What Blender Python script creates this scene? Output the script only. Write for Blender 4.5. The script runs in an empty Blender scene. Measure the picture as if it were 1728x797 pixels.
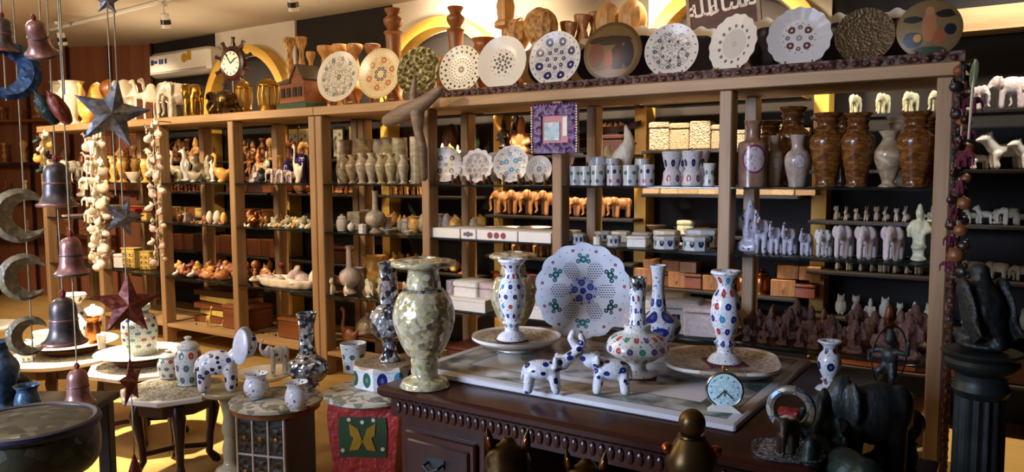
import bpy, math, random
from mathutils import Vector, Matrix, Euler
PI = math.pi
R_ = random.Random(7)
C = bpy.context.scene.collection
scene = bpy.context.scene
# ------------------------------------------------------------------ camera
FPX, CXP, CYP = 1314.93, 864.0, 398.5
YAW, PITCH, ROLL = -0.584996, 0.0826205, -0.0045847
EYE = Vector((8.343834, -3.965777, 1.5))
def _axes():
    cy, sy = math.cos(YAW), math.sin(YAW)
    fw = Vector((sy, cy, 0)); r = Vector((cy, -sy, 0)); u = Vector((0, 0, 1))
    cp, sp = math.cos(PITCH), math.sin(PITCH)
    f2 = fw*cp - u*sp; u2 = u*cp + fw*sp
    cr, sr = math.cos(ROLL), math.sin(ROLL)
    return r*cr + u2*sr, u2*cr - r*sr, f2
CR, CU, CF = _axes()
cam_d = bpy.data.cameras.new('camera'); cam = bpy.data.objects.new('camera', cam_d); C.objects.link(cam)
cam_d.sensor_width = 36; cam_d.lens = FPX/1728*36; cam_d.clip_start = .05; cam_d.clip_end = 60
M4 = Matrix((CR, CU, -CF)).transposed().to_4x4(); M4.translation = EYE
cam.matrix_world = M4
scene.camera = cam
def ray(x, y): return CF + CR*((x-CXP)/FPX) - CU*((y-CYP)/FPX)
def P(x, y, Y):                       # sight line meets the vertical plane Y = const
    d = ray(x, y); return EYE + d*((Y-EYE.y)/d.y)
def F(x, y, z):                       # sight line meets the level plane z = const
    d = ray(x, y); return EYE + d*((z-EYE.z)/d.z)
def D(x, y, depth): return EYE + ray(x, y)*depth
# ------------------------------------------------------------------ view, world, lights
vs = scene.view_settings
scene.display_settings.display_device = 'sRGB'
vs.view_transform = 'Standard'; vs.look = 'None'; vs.gamma = 1; vs.use_curve_mapping = False
vs.exposure = 0.25
W = bpy.data.worlds.new('world'); scene.world = W; W.use_nodes = True
W.node_tree.nodes['Background'].inputs[0].default_value = (.55, .62, .8, 1)
W.node_tree.nodes['Background'].inputs[1].default_value = 0.06
WARM = (1.0, .78, .52); WARM2 = (1.0, .80, .56); COOL = (.60, .73, 1.0)
def lamp(kind, name, loc, energy, col, target=None, **kw):
    l = bpy.data.lights.new(name, kind); l.energy = energy; l.color = col
    for k, v in kw.items(): setattr(l, k, v)
    o = bpy.data.objects.new(name, l); C.objects.link(o); o.location = loc
    if target is not None:
        o.rotation_euler = (Vector(target)-Vector(loc)).to_track_quat('-Z', 'Y').to_euler()
    return o
SPOTS = [ # location, target, watts, cone: ceiling spotlights in front of the shelf units; those beyond the built lamp heads are assumed
 ((.6, -1.7, 2.8), (.6, 0, 1.2), 320, 80), ((2.4, -1.8, 2.8), (2.4, 0, 1.3), 250, 80),
 ((3.5, -1.9, 2.85), (3.85, -1.55, .4), 1500, 40), ((4.3, -2.0, 2.8), (4.5, 0, 1.7), 85, 75),
 ((6.0, -2.0, 2.8), (6.0, .2, 2.1), 34, 70), ((7.5, -1.9, 2.8), (7.5, .3, 2.1), 14, 70),
]
for i, (a, b, e, c) in enumerate(SPOTS):
    lamp('SPOT', 'track_spot_light', a, e, WARM2, b, spot_size=math.radians(c), spot_blend=.6, shadow_soft_size=.06)
for x, e in ((.2, 60), (1.6, 60), (2.9, 65), (4.15, 200), (5.35, 290), (6.6, 330), (8.3, 110)):   # assumed, unseen ceiling spots over the aisle, on the wall shelves
    lamp('SPOT', 'assumed_aisle_spot_light', (x, .62, 2.9), e, WARM if x < 8 else (1, .9, .74), (x, 1.3, 1.1), spot_size=math.radians(115), spot_blend=.7, shadow_soft_size=.08)
for x, e in ((1.3, 34), (3.0, 30), (4.6, 14)): lamp('SPOT', 'ceiling_fill_uplight', (x, .5, 2.0), e, WARM2, (x, .1, 3.0), spot_size=math.radians(155), spot_blend=.8, shadow_soft_size=.05)  # added upward fill to brighten the ceiling; no lamp bodies on the units
lamp('SPOT', 'assumed_wall_wash_light', (4.75, .75, 2.6), 200, WARM2, (4.7, 1.4, 2.62), spot_size=math.radians(120), spot_blend=.8, shadow_soft_size=.06)  # both wall washes are assumed sources for the bright wall; no fixtures built
lamp('SPOT', 'assumed_wall_wash_light', (5.95, .85, 2.45), 40, WARM2, (6.0, 1.4, 2.4), spot_size=math.radians(110), spot_blend=.8, shadow_soft_size=.06)
lamp('AREA', 'assumed_window_daylight', (5.0, -6.4, 1.9), 42, COOL, (6.8, -1.5, .7), shape='RECTANGLE', size=2.2, size_y=1.7, spread=math.radians(48))  # assumed daylight, source unseen; spread and aim chosen to light the desk
lamp('POINT', 'hall_bounce_fill', (1.6, -2.4, 2.25), 120, WARM2, shadow_soft_size=.3)  # these point lights are added, unseen fill in place of ceiling bounce
lamp('POINT', 'hall_bounce_fill', (4.4, -2.6, 2.55), 36, WARM2, shadow_soft_size=.3)
lamp('POINT', 'hall_bounce_fill', (6.2, -3.6, 2.4), 12, WARM2, shadow_soft_size=.3)
# ------------------------------------------------------------------ colour + node helpers
def col(h):
    h = h.lstrip('#'); o = []
    for i in (0, 2, 4):
        c = int(h[i:i+2], 16)/255; o.append(c/12.92 if c <= .04045 else ((c+.055)/1.055)**2.4)
    return tuple(o)+(1.0,)
class Q:                                # socket wrapper: arithmetic builds Math nodes
    def __init__(s, nt, sock): s.nt = nt; s.s = sock
    def _m(s, op, b=None, c=None):
        n = s.nt.nodes.new('ShaderNodeMath'); n.operation = op; s.nt.links.new(s.s, n.inputs[0])
        for i, v in ((1, b), (2, c)):
            if v is None: continue
            if isinstance(v, Q): s.nt.links.new(v.s, n.inputs[i])
            else: n.inputs[i].default_value = v
        return Q(s.nt, n.outputs[0])
    def __add__(s, b): return s._m('ADD', b)
    def __sub__(s, b): return s._m('SUBTRACT', b)
    def __mul__(s, b): return s._m('MULTIPLY', b)
    def __truediv__(s, b): return s._m('DIVIDE', b)
    def lt(s, b): return s._m('LESS_THAN', b)
    def gt(s, b): return s._m('GREATER_THAN', b)
    def frac(s): return s._m('FRACT')
    def floor(s): return s._m('FLOOR')
    def abs(s): return s._m('ABSOLUTE')
    def sqrt(s): return s._m('SQRT')
    def cos(s): return s._m('COSINE')
    def max(s, b): return s._m('MAXIMUM', b)
    def min(s, b): return s._m('MINIMUM', b)
    def atan2(s, b): return s._m('ARCTAN2', b)
class Mat:
    def __init__(s, name, rough=.5, metal=0., spec=.5):
        s.m = bpy.data.materials.new(name); s.m.use_nodes = True; s.nt = s.m.node_tree
        s.b = s.nt.nodes['Principled BSDF']; s.b.inputs['Roughness'].default_value = rough
        s.b.inputs['Metallic'].default_value = metal; s.b.inputs['Specular IOR Level'].default_value = spec
        s._tc = None
    def tc(s):
        if not s._tc:
            n = s.nt.nodes.new('ShaderNodeTexCoord'); s._tc = n
        return s._tc.outputs['Object']
    def xyz(s):
        n = s.nt.nodes.new('ShaderNodeSeparateXYZ'); s.nt.links.new(s.tc(), n.inputs[0])
        return [Q(s.nt, o) for o in n.outputs]
    def mapped(s, scale):
        n = s.nt.nodes.new('ShaderNodeMapping'); n.inputs['Scale'].default_value = scale
        s.nt.links.new(s.tc(), n.inputs[0]); return n.outputs[0]
    def noise(s, scale=5, detail=4, vec=None, dist=0.):
        n = s.nt.nodes.new('ShaderNodeTexNoise'); n.inputs['Scale'].default_value = scale
        n.inputs['Detail'].default_value = detail; n.inputs['Distortion'].default_value = dist
        s.nt.links.new(vec if vec is not None else s.tc(), n.inputs['Vector']); return Q(s.nt, n.outputs[0])
    def voro(s, scale=5, feature='F1', vec=None):
        n = s.nt.nodes.new('ShaderNodeTexVoronoi'); n.feature = feature; n.inputs['Scale'].default_value = scale
        s.nt.links.new(vec if vec is not None else s.tc(), n.inputs['Vector']); return n
    def ramp(s, fac, stops, const=False):
        n = s.nt.nodes.new('ShaderNodeValToRGB'); e = n.color_ramp.elements
        if const: n.color_ramp.interpolation = 'CONSTANT'
        while len(e) < len(stops): e.new(.5)
        for i, (p, c) in enumerate(stops): e[i].position = p; e[i].color = col(c) if isinstance(c, str) else c
        s.nt.links.new(fac.s if isinstance(fac, Q) else fac, n.inputs[0]); return n.outputs[0]
    def mix(s, fac, a, b):
        n = s.nt.nodes.new('ShaderNodeMix'); n.data_type = 'RGBA'
        s.nt.links.new(fac.s if isinstance(fac, Q) else fac, n.inputs[0])
        for i, v in ((6, a), (7, b)):
            if isinstance(v, str): n.inputs[i].default_value = col(v)
            elif isinstance(v, tuple): n.inputs[i].default_value = v
            else: s.nt.links.new(v, n.inputs[i])
        return n.outputs[2]
    def base(s, c):
        if isinstance(c, str): s.b.inputs['Base Color'].default_value = col(c)
        else: s.nt.links.new(c, s.b.inputs['Base Color'])
        return s
    def bump(s, h, strength=.3, dist=.02):
        n = s.nt.nodes.new('ShaderNodeBump'); n.inputs['Strength'].default_value = strength; n.inputs['Distance'].default_value = dist
        s.nt.links.new(h.s if isinstance(h, Q) else h, n.inputs['Height']); s.nt.links.new(n.outputs[0], s.b.inputs['Normal']); return s
def solid(name, a, b=None, rough=.5, metal=0., scale=6, bump=0., sss=0., detail=4):
    m = Mat(name, rough, metal); n = m.noise(scale, detail)
    m.base(m.ramp(n, [(.3, a), (.7, b or a)]))
    if bump: m.bump(n, bump)
    if sss:
        m.b.inputs['Subsurface Weight'].default_value = sss; m.b.inputs['Subsurface Radius'].default_value = (.03, .025, .02)
    return m.m
def wood(name, a, b, rough=.45, axis=2, scale=30):
    m = Mat(name, rough); sc = [scale]*3; sc[axis] = scale*.06
    n = m.noise(1, 6, m.mapped(sc), .6); k = m.noise(2.5, 2)
    c = m.ramp(n, [(.3, a), (.65, b)])
    m.base(m.mix(k*.35, c, a)); m.bump(n, .12, .005); return m.m
def carved(name, a, b, scale=14, rough=.6, metal=0., strength=.7):
    m = Mat(name, rough, metal); v = m.voro(scale, 'SMOOTH_F1'); d = Q(m.nt, v.outputs['Distance'])
    m.base(m.ramp(d, [(.1, b), (.55, a)])); m.bump(d, strength, .03); return m.m
def onyx(name, stops, scale=2.2, rough=.22, axis=2):
    m = Mat(name, rough); sc = [.7]*3; sc[axis] = 1.6
    n = m.noise(scale, 5, m.mapped(sc), 1.6); m.base(m.ramp(n, stops))
    m.b.inputs['Subsurface Weight'].default_value = .15; m.b.inputs['Subsurface Radius'].default_value = (.03, .02, .015)
    return m.m
def inlay3(name, base, cols, scale=7, r=.3, rough=.22, vine='#6f7d74', dens=.75, base2=None):
    m = Mat(name, rough); v = m.voro(scale); d = Q(m.nt, v.outputs['Distance'])
    sep = m.nt.nodes.new('ShaderNodeSeparateColor'); m.nt.links.new(v.outputs['Color'], sep.inputs[0])
    k = Q(m.nt, sep.outputs[0]); k2 = Q(m.nt, sep.outputs[1])
    st = [(i/len(cols), c) for i, c in enumerate(cols)]
    cc = m.ramp(k, st, True)
    vn = m.noise(scale*2.2, 3); line = (vn-.5).abs().lt(.018)
    c = m.mix(line*.6, base2 and m.ramp(m.noise(2, 3), [(.35, base), (.65, base2)]) or base, vine)
    c = m.mix(d.lt(r)*k2.lt(dens), c, cc); c = m.mix(d.lt(r*.3)*k2.lt(dens)*.35, c, base)
    m.base(c); return m.m
def inlay_cyl(name, base, cols, nu=8, kv=6, r=.3, rough=.22, vine='#7d8a86', asp=1., lo=.0, hi=1., bands=()):
    m = Mat(name, rough); x, y, z = m.xyz()
    u = y.atan2(x)*(nu/(2*PI)); v = z*kv; row = v.floor()
    u = u + row*.5
    du = (u.frac()-.5)*asp; dv = v.frac()-.5; d = (du*du+dv*dv).sqrt()
    cmb = m.nt.nodes.new('ShaderNodeCombineXYZ')
    for i, q in enumerate((u.floor(), row)): m.nt.links.new(q.s, cmb.inputs[i])
    wn = m.nt.nodes.new('ShaderNodeTexWhiteNoise'); wn.noise_dimensions = '2D'; m.nt.links.new(cmb.outputs[0], wn.inputs[0])
    cc = m.ramp(wn.outputs[0], [(i/len(cols), c) for i, c in enumerate(cols)], True)
    vn = m.noise(16, 2); line = (vn-.5).abs().lt(.014)
    c = m.mix(line*.6, base, vine)
    small = m.voro(26); sp = m.nt.nodes.new('ShaderNodeSeparateColor'); m.nt.links.new(small.outputs['Color'], sp.inputs[0])
    c = m.mix(Q(m.nt, small.outputs['Distance']).lt(.26)*Q(m.nt, sp.outputs[1]).lt(.55), c, m.ramp(sp.outputs[0], [(i/len(cols), c_) for i, c_ in enumerate(cols)], True))
    mask = d.lt(r)*z.gt(lo)*z.lt(hi)
    c = m.mix(mask, c, cc); c = m.mix(d.lt(r*.35)*mask*.15, c, base)
    for (a, b, cb) in bands: c = m.mix(z.gt(a)*z.lt(b), c, cb)
    m.base(c); return m.m
def plate_mat(name, base, rings, rough=.25, vine=None, vscale=9, vr=(0, 1), rim=None, rimr=.93, discs=(), base2=None):
    m = Mat(name, rough); x, y, z = m.xyz(); r = (x*x+y*y).sqrt(); a = y.atan2(x)*(1/(2*PI))
    c = m.ramp(m.noise(3, 3), [(.35, base), (.65, base2 or base)])
    for (r0, r1, cc) in discs: c = m.mix(r.gt(r0)*r.lt(r1), c, cc)
    if vine:
        n = m.noise(vscale, 3); c = m.mix((n-.5).abs().lt(.035)*r.gt(vr[0])*r.lt(vr[1])*.75, c, vine)
        v = m.voro(vscale*1.6); c = m.mix(Q(m.nt, v.outputs['Distance']).lt(.25)*r.gt(vr[0])*r.lt(vr[1])*.8, c, vine)
    for (R, n, d, cc, ph) in rings:
        t = ((a*n+ph).frac()-.5)*(2*PI*max(R, .001)/n) if n > 1 else None
        q = r-R
        dist = (t*t+q*q).sqrt() if n > 1 else r
        c = m.mix(dist.lt(d), c, cc)
        if d > .06: c = m.mix(dist.lt(d*.3), c, base)
    if rim: c = m.mix(r.gt(rimr), c, rim)
    m.base(c); return m.m
def mosaic(name, stops, scale=16, rough=.12, metal=1., tilt=.6, grout='#3a3a38', gw=.03):
    m = Mat(name, rough, metal); v = m.voro(scale)
    sep = m.nt.nodes.new('ShaderNodeSeparateColor'); m.nt.links.new(v.outputs['Color'], sep.inputs[0])
    c = m.ramp(sep.outputs[0], stops, True); e = m.voro(scale, 'DISTANCE_TO_EDGE')
    c = m.mix(Q(m.nt, e.outputs['Distance']).lt(gw), c, grout); m.base(c)
    g = m.nt.nodes.new('ShaderNodeNewGeometry'); sb = m.nt.nodes.new('ShaderNodeVectorMath'); sb.operation = 'SUBTRACT'
    m.nt.links.new(v.outputs['Color'], sb.inputs[0]); sb.inputs[1].default_value = (.5, .5, .5)
    sc = m.nt.nodes.new('ShaderNodeVectorMath'); sc.operation = 'SCALE'; m.nt.links.new(sb.outputs[0], sc.inputs[0]); sc.inputs['Scale'].default_value = tilt
    ad = m.nt.nodes.new('ShaderNodeVectorMath'); m.nt.links.new(g.outputs['Normal'], ad.inputs[0]); m.nt.links.new(sc.outputs[0], ad.inputs[1])
    nm = m.nt.nodes.new('ShaderNodeVectorMath'); nm.operation = 'NORMALIZE'; m.nt.links.new(ad.outputs[0], nm.inputs[0])
    m.nt.links.new(nm.outputs[0], m.b.inputs['Normal']); return m.m
def glassy(name, c, alpha=.55, rough=.08):
    m = Mat(name, rough); m.base(m.ramp(m.noise(3), [(.3, c), (.7, c)])); m.b.inputs['Alpha'].default_value = alpha; return m.m
# ------------------------------------------------------------------ geometry helpers
class G:
    def __init__(s): s.v = []; s.f = []
    def add(s, vs, fs, mat=None):
        n = len(s.v); s.v += [tuple(mat @ Vector(p)) if mat else tuple(p) for p in vs]; s.f += [tuple(i+n for i in f) for f in fs]; return s
    def box(s, c, d, rz=0., rx=0., ry=0., taper=1.):
        x, y, z = d[0]/2, d[1]/2, d[2]/2; t = taper
        vs = [(-x, -y, -z), (x, -y, -z), (x, y, -z), (-x, y, -z), (-x*t, -y*t, z), (x*t, -y*t, z), (x*t, y*t, z), (-x*t, y*t, z)]
        return s.add(vs, [(3, 2, 1, 0), (4, 5, 6, 7), (0, 1, 5, 4), (1, 2, 6, 5), (2, 3, 7, 6), (3, 0, 4, 7)], Matrix.Translation(c) @ Euler((rx, ry, rz)).to_matrix().to_4x4())
    def bbox(s, c, d, b=.1, mat=None):   # box with chamfered edges
        x, y, z = d[0]/2, d[1]/2, d[2]/2; b = min(b, x*.9, y*.9, z*.9)
        oc = [(-x+b, -y), (x-b, -y), (x, -y+b), (x, y-b), (x-b, y), (-x+b, y), (-x, y-b), (-x, -y+b)]
        ic = [(a*(x-b)/x, e*(y-b)/y) for a, e in oc]
        vs = [(a, e, -z) for a, e in ic]+[(a, e, -z+b) for a, e in oc]+[(a, e, z-b) for a, e in oc]+[(a, e, z) for a, e in ic]
        fs = [tuple(range(7, -1, -1)), tuple(range(24, 32))]
        for k in range(3):
            for i in range(8): j = (i+1) % 8; fs.append((k*8+i, k*8+j, k*8+8+j, k*8+8+i))
        return s.add(vs, fs, Matrix.Translation(c) @ (mat or Matrix.Identity(4)))
    def lathe(s, prof, n=24, c=(0, 0, 0), wob=None, mat=None):
        vs = []; fs = []; k = len(prof)
        for j in range(n):
            a = 2*PI*j/n
            for (r, z) in prof:
                q = r*(wob(a, z) if wob else 1); vs.append((q*math.cos(a), q*math.sin(a), z))
        for j in range(n):
            j2 = (j+1) % n
            for i in range(k-1): fs.append((j*k+i, j2*k+i, j2*k+i+1, j*k+i+1))
        return s.add(vs, fs, Matrix.Translation(c) @ (mat or Matrix.Identity(4)))
    def ell(s, c, r, rot=(0, 0, 0), n=14, m=9):
        if not isinstance(r, tuple): r = (r, r, r)
        pr = [(max(math.sin(PI*i/m), 1e-4), -math.cos(PI*i/m)) for i in range(m+1)]
        return s.lathe(pr, n, (0, 0, 0), mat=Matrix.Translation(c) @ Euler(rot).to_matrix().to_4x4() @ Matrix.Diagonal((*r, 1)))
    def tube(s, pts, rs, n=8, cap=True):
        pts = [Vector(p) for p in pts]
        if not isinstance(rs, (list, tuple)): rs = [rs]*len(pts)
        vs = []; fs = []; up = Vector((0, 0, 1)); X = None
        for i, p in enumerate(pts):
            t = (pts[min(i+1, len(pts)-1)]-pts[max(i-1, 0)]).normalized()
            if X is None:
                X = t.cross(up)
                if X.length < .1: X = t.cross(Vector((1, 0, 0)))
            X = (X-t*X.dot(t)).normalized(); Yv = t.cross(X)
            for j in range(n):
                a = 2*PI*j/n; vs.append(tuple(p+X*(rs[i]*math.cos(a))+Yv*(rs[i]*math.sin(a))))
        for i in range(len(pts)-1):
            for j in range(n): fs.append((i*n+j, i*n+(j+1) % n, (i+1)*n+(j+1) % n, (i+1)*n+j))
        if cap: fs += [tuple(range(n-1, -1, -1)), tuple((len(pts)-1)*n+j for j in range(n))]
        return s.add(vs, fs)
    def caps(s, a, b, r0, r1=None):
        r1 = r0 if r1 is None else r1
        s.tube([a, b], [r0, r1], 10); s.ell(a, r0, n=10, m=6); s.ell(b, r1, n=10, m=6); return s
    def chain(s, pts, rs):
        for i in range(len(pts)-1): s.caps(pts[i], pts[i+1], rs[i], rs[i+1])
        return s
    def prism(s, poly, d, mat=None):     # polygon in XZ, extruded along Y (0..d)
        n = len(poly); vs = [(x, 0, z) for x, z in poly]+[(x, d, z) for x, z in poly]
        fs = [tuple(range(n)), tuple(range(2*n-1, n-1, -1))]+[(i, i+n, (i+1) % n+n, (i+1) % n) for i in range(n)]
        return s.add(vs, fs, mat)
    def torus(s, c, Rr, r, n=24, m=8, mat=None):
        vs = []; fs = []
        for i in range(n):
            for j in range(m):
                a = 2*PI*i/n; b = 2*PI*j/m; q = Rr+r*math.cos(b); vs.append((q*math.cos(a), q*math.sin(a), r*math.sin(b)))
        for i in range(n):
            for j in range(m): fs.append((i*m+j, ((i+1) % n)*m+j, ((i+1) % n)*m+(j+1) % m, i*m+(j+1) % m))
        return s.add(vs, fs, Matrix.Translation(c) @ (mat or Matrix.Identity(4)))
    def mesh(s, name, smooth=True, angle=40):
        me = bpy.data.meshes.new(name); me.from_pydata(s.v, [], s.f); me.validate(); me.update()
        if smooth and me.polygons:
            me.polygons.foreach_set('use_smooth', [True]*len(me.polygons))
            me.set_sharp_from_angle(angle=math.radians(angle))
        return me
def cr(prof, k=4):                      # smooth a lathe profile
    out = []; n = len(prof)
    for i in range(n-1):
        p0, p1, p2, p3 = prof[max(i-1, 0)], prof[i], prof[i+1], prof[min(i+2, n-1)]
        for j in range(k):
            t = j/k
            q = [.5*(2*p1[d]+(p2[d]-p0[d])*t+(2*p0[d]-5*p1[d]+4*p2[d]-p3[d])*t*t+(3*p1[d]-p0[d]-3*p2[d]+p3[d])*t**3) for d in (0, 1)]
            out.append((max(q[0], 0.), q[1]))
    out.append(prof[-1]); return out
def blob(g, name, vox=.03, dec=None):   # fuse overlapping shapes into one continuous surface
    me = g.mesh(name+'_raw', False); o = bpy.data.objects.new('tmp', me); C.objects.link(o)
    md = o.modifiers.new('r', 'REMESH'); md.mode = 'VOXEL'; md.voxel_size = vox
    sm = o.modifiers.new('s', 'SMOOTH'); sm.factor = .5; sm.iterations = 2
    dg = bpy.context.evaluated_depsgraph_get(); dg.update()
    out = bpy.data.meshes.new_from_object(o.evaluated_get(dg)); out.name = name
    bpy.data.objects.remove(o); bpy.data.meshes.remove(me)
    out.polygons.foreach_set('use_smooth', [True]*len(out.polygons)); return out
def norm(me):                           # base at z = 0, height 1
    zs = [v.co.z for v in me.vertices]; a, b = min(zs), max(zs); k = 1/(b-a)
    for v in me.vertices: v.co = Vector((v.co.x*k, v.co.y*k, (v.co.z-a)*k))
    return me
def obj(name, me, mat, parent=None, loc=(0, 0, 0), rot=(0, 0, 0), sc=None):
    if isinstance(me, G): me = me.mesh(name)
    o = bpy.data.objects.new(name, me); C.objects.link(o)
    if mat is not None:
        if not me.materials: me.materials.append(mat)
        elif me.materials[0] is not mat:
            o.material_slots[0].link = 'OBJECT'; o.material_slots[0].material = mat
    o.location = loc; o.rotation_euler = rot
    if sc is not None: o.scale = sc if isinstance(sc, tuple) else (sc, sc, sc)
    if parent is not None: o.parent = parent
    return o
def tag(o, label, cat, group=None, kind=None):
    o['label'] = label; o['category'] = cat
    if group: o['group'] = group
    if kind: o['kind'] = kind
    return o
def struct(name, g, mat, **k):
    o = obj(name, g, mat, **k); o['kind'] = 'structure'; return o
def thing(name, label, cat, loc=(0, 0, 0), rz=0., group=None, sc=1.):
    o = bpy.data.objects.new(name, None); C.objects.link(o); o.location = loc; o.rotation_euler = (0, 0, rz); o.scale = (sc, sc, sc)
    o.empty_display_size = .05
    return tag(o, label, cat, group)
ORD = 'first second third fourth fifth sixth seventh eighth ninth tenth eleventh twelfth thirteenth fourteenth fifteenth sixteenth seventeenth eighteenth nineteenth twentieth twenty-first twenty-second twenty-third twenty-fourth'.split()
# ------------------------------------------------------------------ materials
M = {}
M['ceil'] = solid('ceiling_paint', '#b3a690', '#bcae98', .9, scale=2)
M['floor'] = wood('floor_boards', '#a8874f', '#bd9a5c', .35, 0, 12)
M['dark'] = solid('dark_wall_paint', '#16110f', '#1d1715', .8, scale=3)
M['grey'] = solid('grey_wall_paint', '#6a6252', '#70685a', .85, scale=3)
M['white'] = solid('white_wall_paint', '#d9d2c4', '#e3dccf', .85, scale=3)
M['yellow'] = solid('yellow_trim_paint', '#d0a240', '#dcb04e', .6, scale=5)
M['redwood'] = wood('red_brown_panelling', '#74422a', '#8e5636', .5, 2, 9)
M['pine'] = wood('pine_wood', '#8a6a48', '#a58562', .5, 2, 34)
M['pineX'] = wood('pine_board', '#96744c', '#ae8c60', .5, 0, 34)
M['railwood'] = carved('carved_dark_red_wood', '#4a2418', '#2a120c', 30, .5)
M['glass'] = glassy('smoked_glass_shelf', '#16211f', .72, .06)
M['shelfdark'] = solid('dark_shelf_board', '#17130f', '#221b15', .4)
M['plastic'] = solid('white_plastic', '#d8d4cb', '#e0dcd4', .4)
M['blackp'] = solid('black_plastic', '#141416', '#1b1b1e', .35)
M['walnut'] = wood('dark_walnut', '#220e0a', '#3a1812', .28, 0, 16)
M['walnutZ'] = wood('dark_walnut_upright', '#220e0a', '#38170f', .32, 2, 16)
M['rose'] = wood('turned_rosewood', '#6b3f22', '#8a552f', .4, 2, 30)
M['sandal'] = wood('carved_sandalwood', '#b07c42', '#cfa060', .5, 2, 30)
M['sandalc'] = carved('carved_pale_wood', '#c79a5c', '#8a5a2c', 16, .5)
M['woodfig'] = wood('polished_brown_wood', '#6a3517', '#9a5a2a', .35, 2, 10)
M['woodlight'] = wood('polished_orange_wood', '#8a5830', '#b98858', .35, 2, 8)
M['ebony'] = solid('black_wood', '#1a1210', '#2c1d17', .35)
M['brass'] = solid('old_brass', '#8a6426', '#b98d3e', .3, 1., 5, .1)
M['brassd'] = solid('dark_brass', '#3c2e1c', '#665232', .35, 1., 5, .1)
M['bronze'] = solid('black_bronze', '#1f2426', '#343c3c', .45, .4, 9, .3)
M['bronzeg'] = solid('green_black_bronze', '#1c2828', '#2e4438', .45, .4, 8, .3)
M['brasso'] = solid('dull_brown_brass', '#4a3a22', '#7a6238', .35, .8, 7, .1)
M['copper'] = solid('copper', '#9a5630', '#c77a48', .3, 1., 6, .1)
M['marble'] = solid('white_marble', '#d9d6d2', '#e9e6e2', .2, scale=4, sss=.1)
M['marblew'] = solid('ivory_marble', '#d9cdb4', '#e9dfc9', .3, scale=4, sss=.1)
M['alab'] = onyx('yellow_alabaster', [(.3, '#d98c2c'), (.5, '#e8b45c'), (.7, '#f2dca6')])
M['onyxg'] = onyx('green_grey_onyx', [(.3, '#8a8064'), (.5, '#b3a888'), (.7, '#d5ccb4')])
M['onyxc'] = onyx('cream_grey_onyx', [(.28, '#8c7e6c'), (.5, '#b9ae9c'), (.7, '#dad2c4')])
M['onyxb'] = onyx('brown_banded_onyx', [(.28, '#6b5640'), (.5, '#a08d72'), (.72, '#d3c6ae')])
M['onyxt'] = onyx('amber_brown_onyx', [(.3, '#3a200e'), (.5, '#623a1a'), (.72, '#94642f')], 7)
M['stonew'] = solid('white_carved_stone', '#cfc6b4', '#e4dccb', .5, scale=9, bump=.3)
M['stonep'] = solid('pinkish_white_stone', '#b9a8a8', '#d0c2c0', .45, scale=9, bump=.3)
M['stoneg'] = solid('greenish_white_jade', '#b9b695', '#cfcbad', .35, scale=6, sss=.1)
M['stoner'] = solid('red_brown_stone', '#4c302c', '#6e4c44', .55, scale=10, bump=.5)
M['soap'] = carved('carved_cream_soapstone', '#cdb596', '#957a5c', 22, .6)
M['soap2'] = carved('carved_buff_soapstone', '#c4a88a', '#9a7e62', 34, .6)
M['shellw'] = solid('white_shell', '#d8ccbb', '#f0e7da', .3, scale=9, bump=.3)
M['shello'] = onyx('orange_shell', [(.3, '#a8431c'), (.5, '#d98a4c'), (.7, '#f0dcc0')], 5)
M['shellr'] = onyx('red_shell', [(.3, '#5a1420'), (.5, '#a8483c'), (.7, '#e8c4b0')], 6)
M['purple'] = solid('purple_glass', '#1a1038', '#35205c', .12, scale=5)
M['violet'] = carved('violet_carved_frame', '#5a3272', '#2c1440', 26, .35)
M['pinkst'] = solid('pale_pink_stone', '#b89a98', '#d9c4c0', .4, scale=7)
M['boxred'] = wood('red_brown_box_wood', '#6a3620', '#8e5436', .4, 0, 20)
M['boxbrown'] = wood('brown_box_wood', '#5c3018', '#8a5228', .4, 0, 20)
M['boxdk'] = wood('dark_box_wood', '#2c160e', '#48240f', .4, 0, 20)
M['card'] = solid('white_card', '#dedbd6', '#e8e5e0', .7)
M['cream'] = wood('pale_yellow_wood', '#c4a04c', '#e0c474', .45, 2, 20)
M['string'] = solid('pale_cord', '#a8987a', '#c4b494', .8, scale=30)
M['redcloth'] = solid('dark_red_cloth', '#4a1226', '#6a1c38', .9, scale=30)
M['gold'] = solid('gold_paint', '#a8862e', '#d0b050', .35, .8)
M['tallred'] = solid('red_painted_wood', '#7a1a1c', '#a82e28', .4, scale=40, bump=.5)
M['greenp'] = solid('dark_green_paint', '#1c3220', '#2a4630', .4)
M['mirror'] = mosaic('silver_mirror_mosaic', [(0, '#3a3f48'), (.22, '#a4acb6'), (.5, '#d5dae2'), (.68, '#5c6470'), (.82, '#eef2f8')], 20, .14, .7, 1.0, '#6a6c70', .015)
M['mirrory'] = mosaic('pale_gold_crackle_glass', [(0, '#b5a878'), (.3, '#cfc59c'), (.6, '#d8d4bc'), (.8, '#b8b08c')], 26, .16, .3, .45, '#c4bc98', .04)
M['starfish'] = mosaic('grey_metallic_crackle', [(0, '#7d7e86'), (.3, '#a3a2a4'), (.6, '#8890a8'), (.8, '#b8b2aa')], 7, .3, .25, .35, '#8a8a8e')
M['starred'] = mosaic('red_brown_metallic', [(0, '#8a3a2c'), (.4, '#a2523c'), (.7, '#763024')], 8, .4, .1, .2, '#6a2c22')
M['moon'] = mosaic('antique_gilt_crackle', [(0, '#8f8060'), (.4, '#a69674'), (.7, '#847860')], 8, .4, .05, .2, '#8a7e6c')
M['moonb'] = mosaic('blue_metallic_crackle', [(0, '#31507c'), (.4, '#3f6ea8'), (.7, '#28406c')], 7, .4, .2, .3)
M['bellp'] = solid('pink_copper_enamel', '#8a564e', '#c08c80', .3, .3, 4)
M['belld'] = solid('tarnished_bell_metal', '#3c3836', '#7a6c68', .35, .3, 4)
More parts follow.
